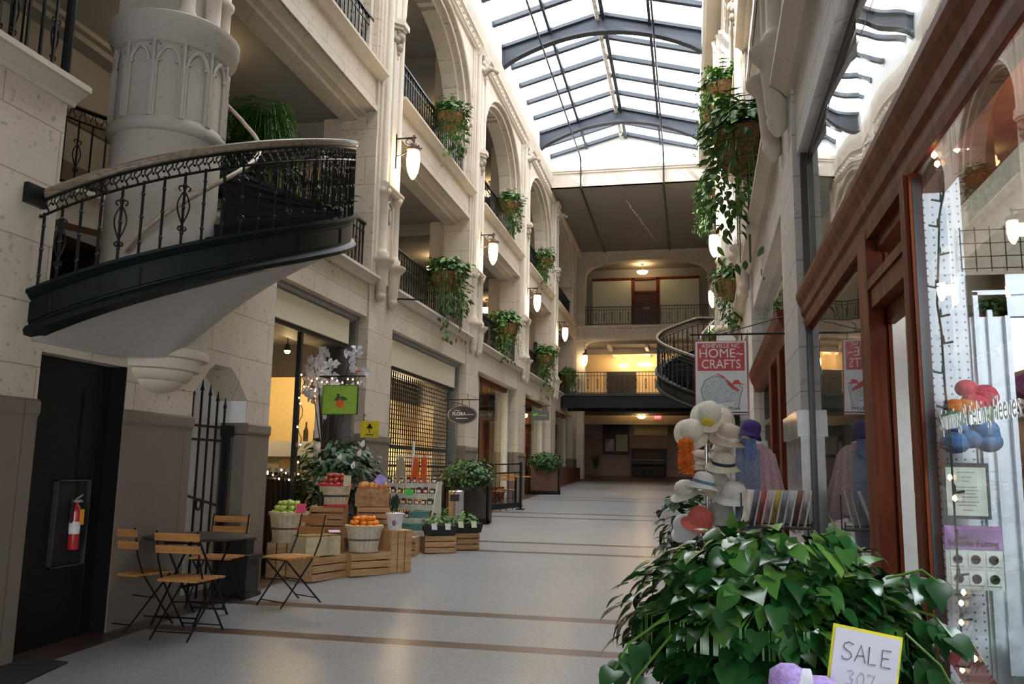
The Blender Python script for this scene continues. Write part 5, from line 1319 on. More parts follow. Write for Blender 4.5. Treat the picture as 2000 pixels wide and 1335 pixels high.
m = MB(); m.lathe([(.16, 0), (.16, .62), (.165, .64), (.15, .66), (1e-4, .68)], (0, 0, 0), 20); m.build('body', mat('brushed_steel', (.55, .55, .57), .25, .95), sc_, smooth=True)
m = MB(); m.box(-.09, .09, -.17, -.15, .46, .58); m.build('flap', BLK, sc_)

# ------------------------------------------------------------------ bistro furniture
def bistro_chair(label, loc, rz, group=None):
    th = thing('bistro_chair', label, 'chair', loc, rz)
    w = .19
    m = MB()
    for i in range(7):
        y = -.19+i*.058; c = .0 if 0 < i < 6 else -.004
        m.box(-w-.01+(.02 if i == 6 else 0), w+.01-(.02 if i == 6 else 0), y, y+.045, .445+c, .463+c)
    m.build('seat', TEAK, th)
    for z, y in ((.80, .245), (.70, .222)):
        m = MB(); m.obox((0, y, z), (.40, .016, .062), 0, -.18); m.build('back_slat', TEAK, th)
    for s in (-1, 1):
        m = MB(); m.tube([(s*.185, -.24, 0), (s*.185, .13, .46), (s*.185, .20, .62), (s*.185, .25, .85)], .0085, 6); m.build('leg', IRON, th, smooth=True)
        m = MB(); m.tube([(s*.165, .26, 0), (s*.165, -.19, .44)], .0085, 6); m.build('leg', IRON, th, smooth=True)
    for (x, y, z) in ((.185, -.20, .05), (.165, .21, .055), (.185, .12, .44), (.165, -.18, .435), (.18, -.02, .25)):
        m = MB(); m.tube([(-x, y, z), (x, y, z)], .006, 5); m.build('stretcher', IRON, th)
    return th
ch = bistro_chair('slatted folding chair nearest the camera, its back to us, at the round bistro table', (-4.06, 6.46, fz(6.46)), PI)
dup(ch, (-4.66, 6.62, fz(6.62)), 2.92, 'slatted folding chair left of the round table, beside the black door')
dup(ch, (-4.54, 7.66, fz(7.66)), .1, 'slatted folding chair behind the round table, facing us, before the iron gate')
dup(ch, (-3.86, 7.86, fz(7.86)), -.45, 'slatted folding chair standing alone in front of the fruit crates')
tb = thing('bistro_table', 'round dark folding bistro table between the slatted chairs', 'table', (-4.35, 6.98, fz(6.98)))
m = MB(); m.lathe([(1e-4, .735), (.44, .735), (.455, .732), (.46, .722), (.45, .712), (1e-4, .712)], (0, 0, 0), 40); m.build('tabletop', mat('dark_bronze_top', (.035, .027, .022), .45, .2), tb, smooth=True)
for s in (-1, 1):
    m = MB(); m.tube([(s*.20, -.30, 0), (s*.20, .24, .70)], .011, 6); m.build('leg', IRON, tb); m = MB(); m.tube([(s*.17, .30, 0), (s*.17, -.24, .70)], .011, 6); m.build('leg', IRON, tb)
for (x, y, z) in ((.20, -.25, .06), (.17, .25, .06), (.20, .22, .68), (.17, -.22, .68)):
    m = MB(); m.tube([(-x, y, z), (x, y, z)], .008, 5); m.build('stretcher', IRON, tb)
bn = thing('waste_bin', 'dark stepped waste bin against the wall behind the bistro table', 'bin', (-4.56, 8.10, fz(8.10)))
bn.scale = (.85, .8, .9)
m = MB(); m.box(-.19, .19, -.16, .16, .02, .42); m.build('body', mat('dark_bin', (.014, .014, .014), .5), bn); m = MB(); m.box(-.22, .22, -.19, .19, .0, .05); m.box(-.22, .22, -.19, .19, .42, .47); m.build('rim', mat('dark_bin', (.02, .02, .02)), bn); m = MB(); m.box(-.13, .13, -.11, .11, .47, .62); m.box(-.15, .15, -.13, .13, .62, .65); m.build('upper_hood', BLK, bn)
# far chairs and table behind the barrier
MPL = wood('honey_slat', (.42, .22, .07), (.62, .36, .13), .5)
for i, (x, y, rz, lb) in enumerate(((-4.85, 18.6, -1.2, 'honey wood chair left behind the black barrier'), (-4.45, 19.35, 1.4, 'honey wood chair nearest the aisle behind the black barrier'), (-4.35, 20.1, .1, 'honey wood chair farthest behind the black barrier'))):
    dup(ch, (x, y, fz(y)), rz, lb)
for i, (x, y, r) in enumerate(((-4.75, 19.3, .36), (-4.3, 21.0, .38))):
    t_ = thing('cafe_table', 'small honey wood cafe table %s the black barrier' % ('just behind', 'well behind')[i], 'table', (x, y, fz(y)))
    m = MB(); m.lathe([(1e-4, .72), (r, .72), (r, .75), (1e-4, .75)], (0, 0, 0), 20); m.build('tabletop', MPL, t_)
    m = MB(); m.tube([(0, 0, .03), (0, 0, .72)], .03, 8); m.lathe([(.2, 0), (.2, .02), (.04, .05)], (0, 0, 0), 14); m.build('pedestal', IRON, t_)
bf = thing('cafe_barrier', 'black framed cafe barrier with open panels on the left', 'barrier', (-4.0, 19.8, fz(19.8)))
for (x, y) in ((-4.55, 18.5), (-3.95, 19.9), (-4.97, 18.53)):
    m = MB(); m.box(x-.03, x+.03, y-.03, y+.03, fz(y), fz(y)+1.12)
    if x > -4.9: m.box(x-.09, x+.09, y-.09, y+.09, fz(y), fz(y)+.03)
    m.build('post', IRON, bf, world=True)
m = MB()
for z in (1.08, .88, .12):
    m.bar((-4.55, 18.5, fz(18.5)+z), (-3.95, 19.9, fz(19.9)+z), .03, .03 if z > .2 else .12); m.bar((-4.97, 18.53, fz(18.5)+z), (-4.55, 18.5, fz(18.5)+z), .03, .03 if z > .2 else .12)
for q in (.33, .66): m.bar(Vector((-4.55, 18.5, fz(18.5)+.1)).lerp(Vector((-3.95, 19.9, fz(19.9)+.1)), q), Vector((-4.55, 18.5, fz(18.5)+1.08)).lerp(Vector((-3.95, 19.9, fz(19.9)+1.08)), q), .015)
m.build('rail', IRON, bf, world=True)

# ------------------------------------------------------------------ produce display
def crate(label, c, L, Wd, Hh, rz, upright=False, mt=PINE):
    th = thing('wooden_crate', label, 'crate', c, rz)
    m = MB(); n = 3 if Hh < .36 else 5; t = .014
    if upright:
        for i in range(3):
            x = -L/2+i*L/3+.004; 
            for y in (-Wd/2, Wd/2-t): m.box(x, x+L/3-.012, y, y+t, 0, Hh)
        for sx in (-L/2+.0, L/2-t):
            for i in range(2): m.box(sx, sx+t, -Wd/2+t+i*(Wd/2-t)+.004, -Wd/2+t+(i+1)*(Wd/2-t)-.004, 0, Hh)
    else:
        hs = Hh/n
        for i in range(n):
            z0, z1 = i*hs+.004, (i+1)*hs-.010
            for y in (-Wd/2, Wd/2-t): m.box(-L/2, L/2, y, y+t, z0, z1)
    m.build('slats', mt, th)
    m = MB()
    if upright: m.box(-L/2+t, L/2-t, -Wd/2+t, Wd/2-t, Hh-.02, Hh); m.box(-L/2+t, L/2-t, -Wd/2+t, Wd/2-t, 0, .02)
    else:
        for sx in (-L/2+.001, L/2-.021): m.box(sx, sx+.02, -Wd/2+t, Wd/2-t, 0, Hh)
        m.box(-L/2+.02, L/2-.02, -Wd/2+t, Wd/2-t, .005, .02); m.box(-L/2+.02, L/2-.02, -Wd/2+t, Wd/2-t, Hh-.03, Hh-.012)
    m.build('ends', mt, th)
    return th
crate('low slatted crate on the floor under the pale wooden box', (-4.24, 9.36, fz(9.36)), .60, .36, .27, math.radians(72))
crate('low slatted crate on the floor carrying the basket of oranges', (-3.86, 9.80, fz(9.80)), .52, .36, .27, math.radians(48))
crate('upright crate at the right corner, under the white pail', (-3.58, 10.12, fz(10.12)), .30, .30, .50, math.radians(48), True)
crate('lower crate of the stack behind the pale wooden box', (-4.45, 9.98, fz(9.98)), .46, .34, .38, math.radians(15))
crate('upper crate of the stack, under the basket of red apples', (-4.42, 9.98, fz(9.98)+.385), .42, .34, .40, math.radians(12))
crate('lower crate of the stack behind the oranges', (-3.98, 10.34, fz(10.34)), .46, .36, .38, math.radians(25))
crate('upper crate of the stack, under the open paper sack', (-3.98, 10.34, fz(10.34)+.385), .42, .34, .38, math.radians(25))
crate('upright crate under the basket of green apples', (-4.68, 9.38, fz(9.38)), .36, .34, .40, math.radians(10), True)
pw = mat('pale_new_wood', (.62, .52, .32), .7, noise=.08)
th = thing('pale_wooden_box', 'pale new wooden box with a pink card on the front crate', 'box', (-4.26, 9.28, fz(9.36)+.275), math.radians(60))
m = MB(); m.box(-.24, .24, -.15, .15, 0, .21); m.build('body', pw, th); m = MB(); m.box(-.22, .22, -.13, .13, .21, .23); m.build('straw', mat('straw', (.30, .20, .07), .9, noise=.3, scale=60), th)
m = MB(); m.obox((-4.02, 9.24, .865), (.13, .16, .004), .5, .1); tag(m.build('pink_card', mat('pink_paper', (.80, .45, .62), .7)), 'pale pink price card lying on the pale wooden box', 'price card')
def bushel(label, c, rt, rb, h, rim=None, mt=None, hoop=None):
    th = thing('bushel_basket', label, 'basket', c)
    m = MB(); N_ = 22; vs = []; 
    for i in range(N_):
        a0 = 2*PI*i/N_; a1 = a0+2*PI/N_*.94
        q = [(rb*math.cos(a0), rb*math.sin(a0), 0), (rb*math.cos(a1), rb*math.sin(a1), 0), (rt*math.cos(a1), rt*math.sin(a1), h), (rt*math.cos(a0), rt*math.sin(a0), h)]
        q2 = [(x*.965, y*.965, z) for x, y, z in q]; m.add(q+q2, [(0,1,2,3),(7,6,5,4),(0,4,5,1),(3,2,6,7),(1,5,6,2),(0,3,7,4)])
    m.lathe([(1e-4, .005), (rb, .005)], (0, 0, 0), 22); sv_ = m.build('staves', mt or mat('basket_veneer', (.60, .50, .34), .75, noise=.10, scale=12), th)
    m = MB(); m.lathe([(rb*.93, .0), (rt*.955, h*.86)], (0, 0, 0), 22); m.build('lining', mat('basket_inside', (.40, .31, .2), .9), th)
    m = MB()
    for f, hh, nm in ((.985, .03, 'rim'), (0.04, .025, 'base_hoop')):
        m = MB(); z = h*f; r = rb+(rt-rb)*f; m.lathe([(r+.002, z-hh/2), (r+.012, z-hh/2), (r+.012, z+hh/2), (r+.002, z+hh/2)], (0, 0, 0), 28)
        m.build(nm, rim or MATS['basket_veneer'], sv_)
    m = MB(); z = h*.48; r = rb+(rt-rb)*.48; m.lathe([(r+.002, z-.012), (r+.009, z-.012), (r+.009, z+.012), (r+.002, z+.012)], (0, 0, 0), 28); m.build('hoop', hoop or mat('brown_hoop', (.20, .13, .08), .7), sv_)
    return th
def fruit_proto(name, label, cat, r, mt, group, stemm=None, sz=.9):
    th = thing(name, label, cat, (0, 0, 0), 0, group)
    m = MB(); m.lathe([(1e-4, -r*sz*.82), (r*.3, -r*sz*.9), (r*.75, -r*sz*.62), (r, -r*.05), (r*.92, r*sz*.5), (r*.55, r*sz*.88), (r*.2, r*sz*.86), (1e-4, r*sz*.72)], (0, 0, 0), 12); m.build('fruit', mt, th, smooth=True)
    m = MB(); m.tube([(0, 0, r*sz*.7), (.004, 0, r*sz*1.25)], .0025, 4); m.build('stem', stemm or mat('stem', (.08, .05, .02), .8), th)
    return th
def pile(name, label, cat, r, mt, group, c, R, n_layers, seed, sz=.9):
    random.seed(seed); first = None
    for k in range(n_layers):
        Rk = R-r*(1.0+k*1.05); z = c[2]+k*r*1.35
        if Rk < 0: break
        rings = [Rk]
        while rings[-1] > 2*r: rings.append(rings[-1]-2.05*r)
        if rings[-1] > .3*r and len(rings) > 1: rings[-1] = 0 if rings[-1] < r else rings[-1]
        for q in rings:
            n = max(1, int(2*PI*q/(2.1*r)))
            for i in range(n):
                a = 2*PI*(i+.5*k)/n+random.uniform(-.1, .1)
                p = (c[0]+q*math.cos(a), c[1]+q*math.sin(a), z+random.uniform(-.006, .006)+(R-q)*.10)
                if first is None: first = fruit_proto(name, label, cat, r, mt, group, sz=sz); first.location = p
                else: dup(first, p, random.uniform(0, 6))
GA = mat('green_apple_skin', (.42, .52, .10), .35, noise=.15, scale=14); RA = mat('red_apple_skin', (.42, .06, .03), .3, noise=.35, scale=18); OR_ = mat('orange_peel', (.85, .27, .02), .45, noise=.05)
z0 = fz(9.38)+.40
bushel('tall bushel basket of green apples left of the display', (-4.66, 9.36, z0), .225, .17, .34, hoop=mat('red_brown_hoop', (.22, .08, .05), .7))
pile('green_apple', 'shiny green apple in the tall bushel basket at the left', 'apple', .038, GA, 'green apples in the basket', (-4.66, 9.36, z0+.335), .215, 3, 1)
m = MB(); m.obox((-4.44, 9.22, z0+.40), (.11, .01, .11), .3, -.4); tag(m.build('red_card', mat('crimson_paper', (.65, .05, .14), .7)), 'crimson price card stuck in the green apples', 'price card')
z1 = fz(9.8)+.27
bushel('pale bushel basket heaped with oranges on the right front crate', (-3.87, 9.78, z1), .225, .165, .30, mt=mat('pale_veneer', (.66, .60, .46), .7, noise=.06))
pile('orange', 'small orange in the heaped bushel basket at the front right', 'orange', .034, OR_, 'oranges in the basket', (-3.87, 9.78, z1+.285), .215, 3, 2, sz=.95)
z2 = fz(9.98)+.79
bushel('half bushel basket with red rims, holding red apples', (-4.28, 9.80, z2), .20, .155, .26, rim=mat('red_rim', (.55, .03, .05), .6), hoop=mat('dark_green_hoop', (.03, .06, .04), .7))
pile('red_apple', 'red apple in the red-rimmed basket on the crate stack', 'apple', .038, RA, 'red apples in the basket', (-4.28, 9.80, z2+.25), .195, 3, 3)
m = MB(); m.obox((-4.05, 9.62, z2+.31), (.09, .006, .13), .1, -.1); tag(m.build('cream_card', mat('cream_card_paper', (.60, .55, .36), .7)), 'cream price card standing at the right of the red apples', 'price card')
for i, (x, y) in enumerate(((-4.40, 9.50), (-4.28, 9.52))):
    th = thing('seedling_pot', 'small black seedling pot %s on the crate before the red-rimmed basket' % ('at the left', 'at the right')[i], 'plant pot', (x, y-.0, z2+.0))
    m = MB(); m.lathe([(.035, 0), (.05, .10), (.053, .10), (.053, .115), (.046, .115), (1e-4, .10)], (0, .16, 0), 12); m.build('pot', BLK, th, smooth=True)
    m = MB(); random.seed(i); m.tone = []
    for q in range(14): a = random.uniform(0, 6.3); leaf(m, Vector((.0, .16, .11)), Vector((math.cos(a), math.sin(a), 1.2)), Vector((0, -1, .5)), .08, .035, random.random(), heart=False)
    m.build('seedlings', DARKL, th, flat_fix=False)
sk_ = thing('paper_sack', 'brown paper sack of gourds with a lilac card on the crate stack', 'sack', (-3.98, 10.30, fz(10.34)+.765), .4)
m = MB(); m.prism([(-.22, -.12), (.22, -.12), (.20, .12), (-.20, .12)], 'z', 0, .17); m.prism([(-.21, -.13), (.21, -.13), (.19, .13), (-.19, .13)], 'z', .12, .22); m.build('sack', mat('kraft', (.42, .26, .13), .9, noise=.15), sk_)
random.seed(8)
for i in range(9):
    m = MB(); m.sphere((0, 0, 0), random.uniform(.04, .055), 9, sz=1.2); o = m.build('gourd', mat('gourd_skin', (.55, .25, .07), .6, noise=.25, scale=15), None, smooth=True)
    x, y = random.uniform(-.16, .16), random.uniform(-.09, .09); p = LOC[sk_.name] @ Vector((x, y, .25)); o.location = p; tag(o, 'tan orange gourd heaped on the brown paper sack', 'gourd', 'gourds on the sack')
m = MB(); m.obox((-3.80, 10.08, fz(10.34)+1.10), (.14, .01, .12), -.3, -.5, .4); tag(m.build('lilac_card', mat('lilac_paper', (.36, .28, .62), .7)), 'lilac price card tilted on the brown sack', 'price card')
pl = thing('white_pail', 'white pail with a grey motif and a spiky plant on the corner crate', 'pail', (-3.60, 10.10, fz(10.12)+.50))
m = MB(); m.lathe([(.085, 0), (.11, .19), (.118, .19), (.118, .205), (.10, .205), (1e-4, .18)], (0, 0, 0), 20); m.build('pail', mat('enamel_white', (.78, .78, .82), .3), pl, smooth=True)
m = MB(); m.sphere((.03, -.105, .09), .028, 8, sz=1.3); m.build('motif', mat('grey_motif', (.2, .22, .27), .6), pl)
m = MB(); random.seed(3); m.tone = []
for i in range(50): a = random.uniform(0, 6.3); t = random.uniform(0, .07); leaf(m, Vector((t*math.cos(a), t*math.sin(a), .19+random.uniform(0, .14))), Vector((math.cos(a)*.4, math.sin(a)*.4, 1)), Vector((math.cos(a), math.sin(a), 0)), .12, .03, random.random()*.7, heart=False)
m.build('spiky_leaves', DARKL, pl, flat_fix=False)

# dark lily bush behind the display
lb_ = thing('calla_plant', 'big dark leafy plant with white blooms behind the fruit baskets', 'plant', (-4.62, 10.62, fz(10.62)))
m = MB(); m.lathe([(.17, 0), (.22, .55), (.24, .60), (.22, .62), (1e-4, .6)], (0, 0, 0), 18); m.build('pot', mat('dark_pot', (.04, .03, .025)), lb_, smooth=True)
m = MB(); bush(m, (0, 0, 1.10), (.62, .42, .52), 900, .12, 61, bottom=-.8, heart=False); m.build('leaves', DARKL, lb_, smooth=True, flat_fix=False)
for (x, y, z) in ((-.10, -.42, 1.46), (.20, -.42, 1.32), (.36, -.35, 1.22), (.46, -.30, 1.50), (.42, -.3, 1.38)):
    m = MB(); leaf(m, Vector((x, y, z)), Vector((.2, -.2, 1)), Vector((0, -1, .3)), .10, .09, 0, heart=False); m.tone = None; m.build('white_bloom', WHITE, lb_, flat_fix=False)
bs = thing('blossom_branches', 'tall bare branches of white blossom above the green fruit sign', 'flowers', (-4.85, 10.75, fz(10.75)))
random.seed(12); m = MB(); tips = []
for i in range(11):
    a = random.uniform(-1, 1); b = random.uniform(-.2, .3); h = random.uniform(2.25, 2.95)
    p = [(0, 0, .9), (a*.10, b*.2, 1.5), (a*.26, b*.5, h-.35), (a*.42, b, h)]
    m.tube(p, [.012, .009, .006, .003], 5)
    for q in range(6):
        t = random.random(); tips.append(Vector(p[2]).lerp(Vector(p[3]), t)+rv(.09))
m.build('twigs', mat('twig', (.06, .035, .03), .8), bs)
m = MB(); m.lathe([(.09, 0), (.12, .4), (.08, .8), (.10, .95)], (0, 0, 0), 14); m.build('tall_vase', mat('dark_pot', (.04, .03, .025)), bs, smooth=True)
BL = mat('blossom_white', (.62, .62, .68), .7, noise=.05)
m = MB()
for p in tips:
    for q in range(5):
        a = q*2*PI/5; leaf(m, p+rv(.02), Vector((math.cos(a), rv(.5).y, math.sin(a))), Vector((.2, -1, .2))+rv(.4), .075, .075, 0, heart=False)
m.tone = None; m.build('blossom', BL, bs, flat_fix=False)
m = MB(); 
for q in range(7): a = q*.9; leaf(m, Vector((.46, -.1, 2.52)), Vector((math.cos(a), math.sin(a), .5)), Vector((0, 0, 1)), .07, .06, 0, heart=False)
m.tone = None; m.build('red_bloom', mat('red_bloom', (.6, .03, .05), .6), bs, flat_fix=False)

# signs
gs = thing('fruit_sign', 'lime green hanging sign with a painted orange fruit and leaf', 'sign', (-4.62, 10.60, 2.30))
m = MB(); m.box(-.255, .255, -.012, .012, 0, .40); gsp = m.build('panel', mat('lime_green', (.30, .52, .06), .5, noise=.05), gs)
m = MB()
for b in ((-.255, .255, 0, .012), (-.255, .255, .388, .40), (-.255, -.243, 0, .4), (.243, .255, 0, .4)): m.box(b[0], b[1], -.016, .016, b[2], b[3])
m.build('border', mat('dark_lime', (.12, .26, .04), .5), gsp)
m = MB(); m.lathe([(1e-4, 0), (.055, .001), (.062, 0)], (0, 0, 0), 20); m.v = [Vector((v.x*.95, -.0135-v.z, .155+v.y)) for v in m.v]; m.build('orange_fruit', mat('painted_orange', (.75, .13, .02), .5), gs, flat_fix=False)
m = MB(); m.lathe([(1e-4, 0), (.025, .001)], (0, 0, 0), 12); m.v = [Vector((v.x*1.2+.055, -.0145-v.z, .10+v.y)) for v in m.v]; m.build('small_fruit', mat('painted_orange_two', (.72, .25, .04), .5), gs, flat_fix=False)
m = MB()
for d, L_ in ((Vector((1, 0, -.25)), .12), (Vector((-1, 0, -.5)), .09), (Vector((-.6, 0, .6)), .07)):
    leaf(m, Vector((.0, -.0145, .23)), d, Vector((0, -1, 0)), L_, .07, 0, fold=0, droop=0, heart=False)
m.tone = None; m.build('painted_leaf', mat('painted_green', (.02, .14, .05), .5), gs, flat_fix=False)
m = MB(); m.tube([(.08+i*.012, -.0145, .158+.006*math.sin(i*1.9)) for i in range(11)], .0022, 4); m.build('lettering', mat('dark_lime', (.12, .26, .04)), gsp)
m = MB(); m.tube([(-.16+i*.010, -.0145, .238+.006*math.sin(i*1.9)) for i in range(10)], .0022, 4); m.build('lettering', mat('dark_lime', (.12, .26, .04)), gsp)
m = MB(); m.tube([(-.2, 0, .4), (-.2, 0, .52)], .005, 4); m.tube([(.2, 0, .4), (.2, 0, .52)], .005, 4); m.tube([(-.32, 0, .52), (.35, 0, .52)], .010, 6); m.tube([(-.30, 0, .52), (-.30, .9, .52)], .010, 6); m.build('hanger', IRON, gs)
ys_ = thing('yellow_sign', 'small yellow hanging sign with a black tree emblem', 'sign', (-4.55, 11.55, 2.03))
m = MB(); m.box(-.14, .14, -.008, .008, 0, .24); m.build('panel', mat('sign_yellow', (.72, .56, .02), .5), ys_)
m = MB(); m.box(-.006, .006, -.012, -.008, .07, .14)
for (x, z, r) in ((0, .16, .03), (-.025, .145, .02), (.025, .145, .02), (0, .185, .02)): m.obox((x, -.010, z), (r*1.6, .004, r*1.5), 0, 0, .6)
m.build('tree_emblem', BLKT, ys_)
m = MB(); m.box(-.06, .06, -.012, -.008, .035, .048); m.build('caption', BLKT, ys_)
m = MB(); m.tube([(-.10, 0, .24), (-.10, 0, .34), (-.19, .32, .34), (-.22, .40, .34)], .006, 5); m.build('hanger', IRON, ys_)
m = MB(); m.box(-4.83, -4.66, 11.76, 11.80, 1.66, 1.83); tag(m.build('tan_notice', mat('tan_card', (.42, .30, .13))), 'tan notice fixed at the edge of the first left pier', 'notice')
ov = thing('oval_sign', 'dark oval hanging sign with pale Flora lettering on the second left pier', 'sign', (-4.38, 16.0, 2.66))
m = MB(); m.lathe([(1e-4, -.014), (.285, -.014), (.30, -.01), (.30, .01), (.285, .014), (1e-4, .014)], (0, 0, 0), 36)
m.v = [Vector((v.x, v.z, v.y*.62)) for v in m.v]; m.build('panel', mat('navy_black', (.018, .02, .032), .4), ov)
m = MB(); m.tube([(.285*math.cos(t), -.014, .175*math.sin(t)) for t in lin(0, 2*PI, 40)], .003, 4); m.build('rim_line', mat('pale_gold', (.35, .33, .30)), ov)
LG = mat('pale_sign_letters', (.55, .55, .58), .5)
text('lettering', 'FLORA', .10, LG, ov, (-.06, -.017, .015), (ux, 0, 0), .001, sx=.9)
m = MB(); m.tube([(.09+i*.011, -.017, .005+.009*math.sin(i*1.7)) for i in range(15)], .004, 4); m.build('script_word', LG, ov)
m = MB(); m.tube([(-.16+i*.011, -.017, .085+.006*math.sin(i*1.7)) for i in range(12)], .003, 4); m.build('small_word', LG, ov)
m = MB(); m.box(-.12, .12, -.017, -.015, -.075, -.065); m.build('small_line', LG, ov)
m = MB(); m.tube([(0, 0, .18), (0, 0, .30)], .006, 4); m.tube([(.14, 0, .16), (.14, 0, .30)], .006, 4); m.tube([(-.37, 0, .30), (.36, 0, .30)], .010, 5); m.tube([(.10, 0, .30), (.12, 0, .40), (.09, 0, .42)], .005, 4); m.tube([(-.34, 0, .30), (-.34, 1.6, .30)], .010, 5); m.build('hanger', IRON, ov)
rg = thing('grey_sign', 'grey rectangular hanging sign with a green leaf and pale word, farther left', 'sign', (-4.25, 24.2, 3.05))
m = MB(); m.box(-.27, .27, -.012, .012, 0, .28); m.build('panel', mat('grey_green_sign', (.10, .115, .09), .5), rg)
m = MB(); m.obox((-.15, -.014, .17), (.14, .004, .07), 0, 0, -.3); m.build('leaf_motif', mat('bright_green', (.22, .5, .06), .5), rg)
m = MB(); m.tube([(-.05+i*.016, -.015, .14+.018*math.sin(i*1.6)) for i in range(17)], .006, 4); m.build('script_word', LG, rg)
m = MB(); m.tube([(-.2, 0, .28), (-.2, 0, .42)], .006, 4); m.tube([(.2, 0, .28), (.2, 0, .42)], .006, 4); m.tube([(-.5, 0, .42), (.3, 0, .42)], .010, 5); m.build('hanger', IRON, rg)

# tiered jam shelf -------------------------------------------------------------------
WP = mat('whitewashed_wood', (.64, .62, .54), .7, noise=.08)
sh = thing('tiered_stand', 'whitewashed tiered stand of jam jars in front of the grille', 'display stand', (-4.12, 12.1, fz(12.1)))
tiers = [(.30, -.30, .20), (.47, -.22, .17), (.66, -.10, .16), (.82, .0, .14), (.97, .10, .12)]
m = MB()
for (z, y, d) in tiers: m.box(-.42, .42, y, y+d+.06, z-.02, z)
m.build('shelf_board', WP, sh)
m = MB()
for (z, y, d) in tiers: m.box(-.43, .43, y-.012, y, z-.075, z+.005)
m.build('front_board', WP, sh)
for x in (-.43, .42):
    m = MB(); m.prism([(-.30, .22), (.3, .22), (.3, 1.0), (.1, 1.0)], 'x', x, x+.015); m.build('side', WP, sh)
m = MB(); m.box(-.015, .015, .18, .21, .25, 1.60); m.box(-.25, .28, .17, .20, 1.36, 1.385); m.build('pole', WHITE, sh)
JC = [(.03, .015, .012), (.20, .02, .02), (.35, .14, .02), (.10, .03, .03), (.05, .06, .02)]
random.seed(6)
names = ['lowest', 'second lowest', 'middle', 'second highest', 'top']
protos = []
for ti, (z, y, d) in enumerate(tiers):
    n = 8 if ti else 5
    for i in range(n):
        x = -.36+i*.72/(n-1); ci = (i*3+ti) % 5
        if ti == 1 and i > 4: continue
        lbl = 'dark jam jar with white label on the %s shelf of the tiered stand' % names[ti]
        p = LOC[sh.name] @ Vector((x, y+.06, z))
        if ti == 0: continue
        key = ci
        if len(protos) <= 4 and not any(k_ == key for k_, _ in protos):
            th = thing('jam_jar', lbl, 'jar', tuple(p), 0, 'jam jars, %s shelf' % names[ti])
            m = MB(); m.lathe([(.030, 0), (.033, .01), (.033, .065), (.026, .078)], (0, 0, 0), 12); gb_ = m.build('glass_body', mat('jam_%d' % ci, JC[ci], .12, coat=.5), th, smooth=True)
            m = MB(); m.lathe([(.029, .076), (.030, .095), (1e-4, .097)], (0, 0, 0), 12); m.build('lid', mat('lid_%d' % ci, ((.6, .6, .58), (.02, .02, .02), (.6, .55, .45), (.03, .03, .03), (.45, .40, .2))[ci], .35), th, smooth=True)
            m = MB(); m.lathe([(.0335, .018), (.0335, .055)], (0, 0, 0), 8, a0=-PI*.8, a1=-PI*.2); m.build('label', MATS['paper_white'], gb_)
            protos.append((key, th))
        else:
            src = [t_ for k_, t_ in protos if k_ == key][0]; dup(src, tuple(p), 0, lbl, 'jam jars, %s shelf' % names[ti])
m = MB(); m.box(-.36, .36, 0, .16, 0, .10); o = m.build('teal_box', mat('teal_box', (.10, .28, .26), .6, noise=.15)); o.location = LOC[sh.name] @ Vector((0, -.29, .30)); tag(o, 'long teal box on the lowest shelf of the jam stand', 'box')
m = MB(); m.box(-.14, .14, 0, .10, 0, .10); o = m.build('teal_box', MATS['teal_box']); o.location = LOC[sh.name] @ Vector((.24, -.20, .47)); tag(o, 'short teal box on the second lowest shelf of the jam stand', 'box')
m = MB(); m.obox((-4.06, 11.98, fz(12.1)+.84), (.12, .006, .09), 0, -.2); tag(m.build('green_card', mat('neon_green_paper', (.10, .75, .12), .6)), 'bright green price card on the jam stand', 'price card')
for i, (x, cl, w_) in enumerate(((-.18, (.50, .40, .26), .18), (.06, (.75, .16, .04), .13), (.19, (.72, .15, .04), .08))):
    th = thing('hanging_bag', ['beige cloth bag hanging on the jam stand pole', 'wide orange cloth bag hanging on the jam stand pole', 'narrow orange cloth hanging right of the jam stand pole'][i], 'bag', tuple(LOC[sh.name] @ Vector((x, .15, 1.36))))
    m = MB(); hh = .36+.2*(i == 2); K = 8; vs = []
    for a in range(K+1):
        for bz in range(7):
            t = bz/6; ww = w_*(.45+.6*t) if i < 2 else w_*(.9+.2*t); vs.append(Vector(((a/K-.5)*ww, -.012-.015*math.sin(a*2.3+t*2), -hh*t)))
    nv = len(vs); vs2 = [v+Vector((0, .03, 0)) for v in vs]; fs = []
    for a in range(K):
        for bz in range(6): q = a*7+bz; fs += [(q, q+1, q+8, q+7), (nv+q, nv+q+7, nv+q+8, nv+q+1)]
    for bz in range(6): fs += [(bz, nv+bz, nv+bz+1, bz+1), (K*7+bz, K*7+bz+1, nv+K*7+bz+1, nv+K*7+bz)]
    m.add(vs+vs2, fs); m.build('cloth', mat('bag_cloth_%d' % i, cl, .9, noise=.08), th, smooth=True)
    m = MB(); m.tube([(-w_*.2, 0, 0), (0, 0, .035), (w_*.2, 0, 0)], .005, 4); m.build('strap', mat('bag_cloth_%d' % i, cl), th)
gc = crate('small box of orange squashes left of the jam jars', (-4.62, 11.9, fz(11.9)+.62), .24, .2, .16, 0, mt=WP)
crate('tall crate under the small squash box', (-4.62, 11.9, fz(11.9)), .30, .28, .615, 0, True)
for i in range(4):
    m = MB(); m.sphere((0, 0, 0), .05, 10, sz=.8); o = m.build('squash', mat('squash_skin', (.62, .22, .10), .5, noise=.2), smooth=True); o.location = (-4.69+.05*i, 11.86+.05*(i % 2), fz(11.9)+.80); tag(o, 'orange squash in the small box beside the jam jars', 'squash', 'squashes in the small box')
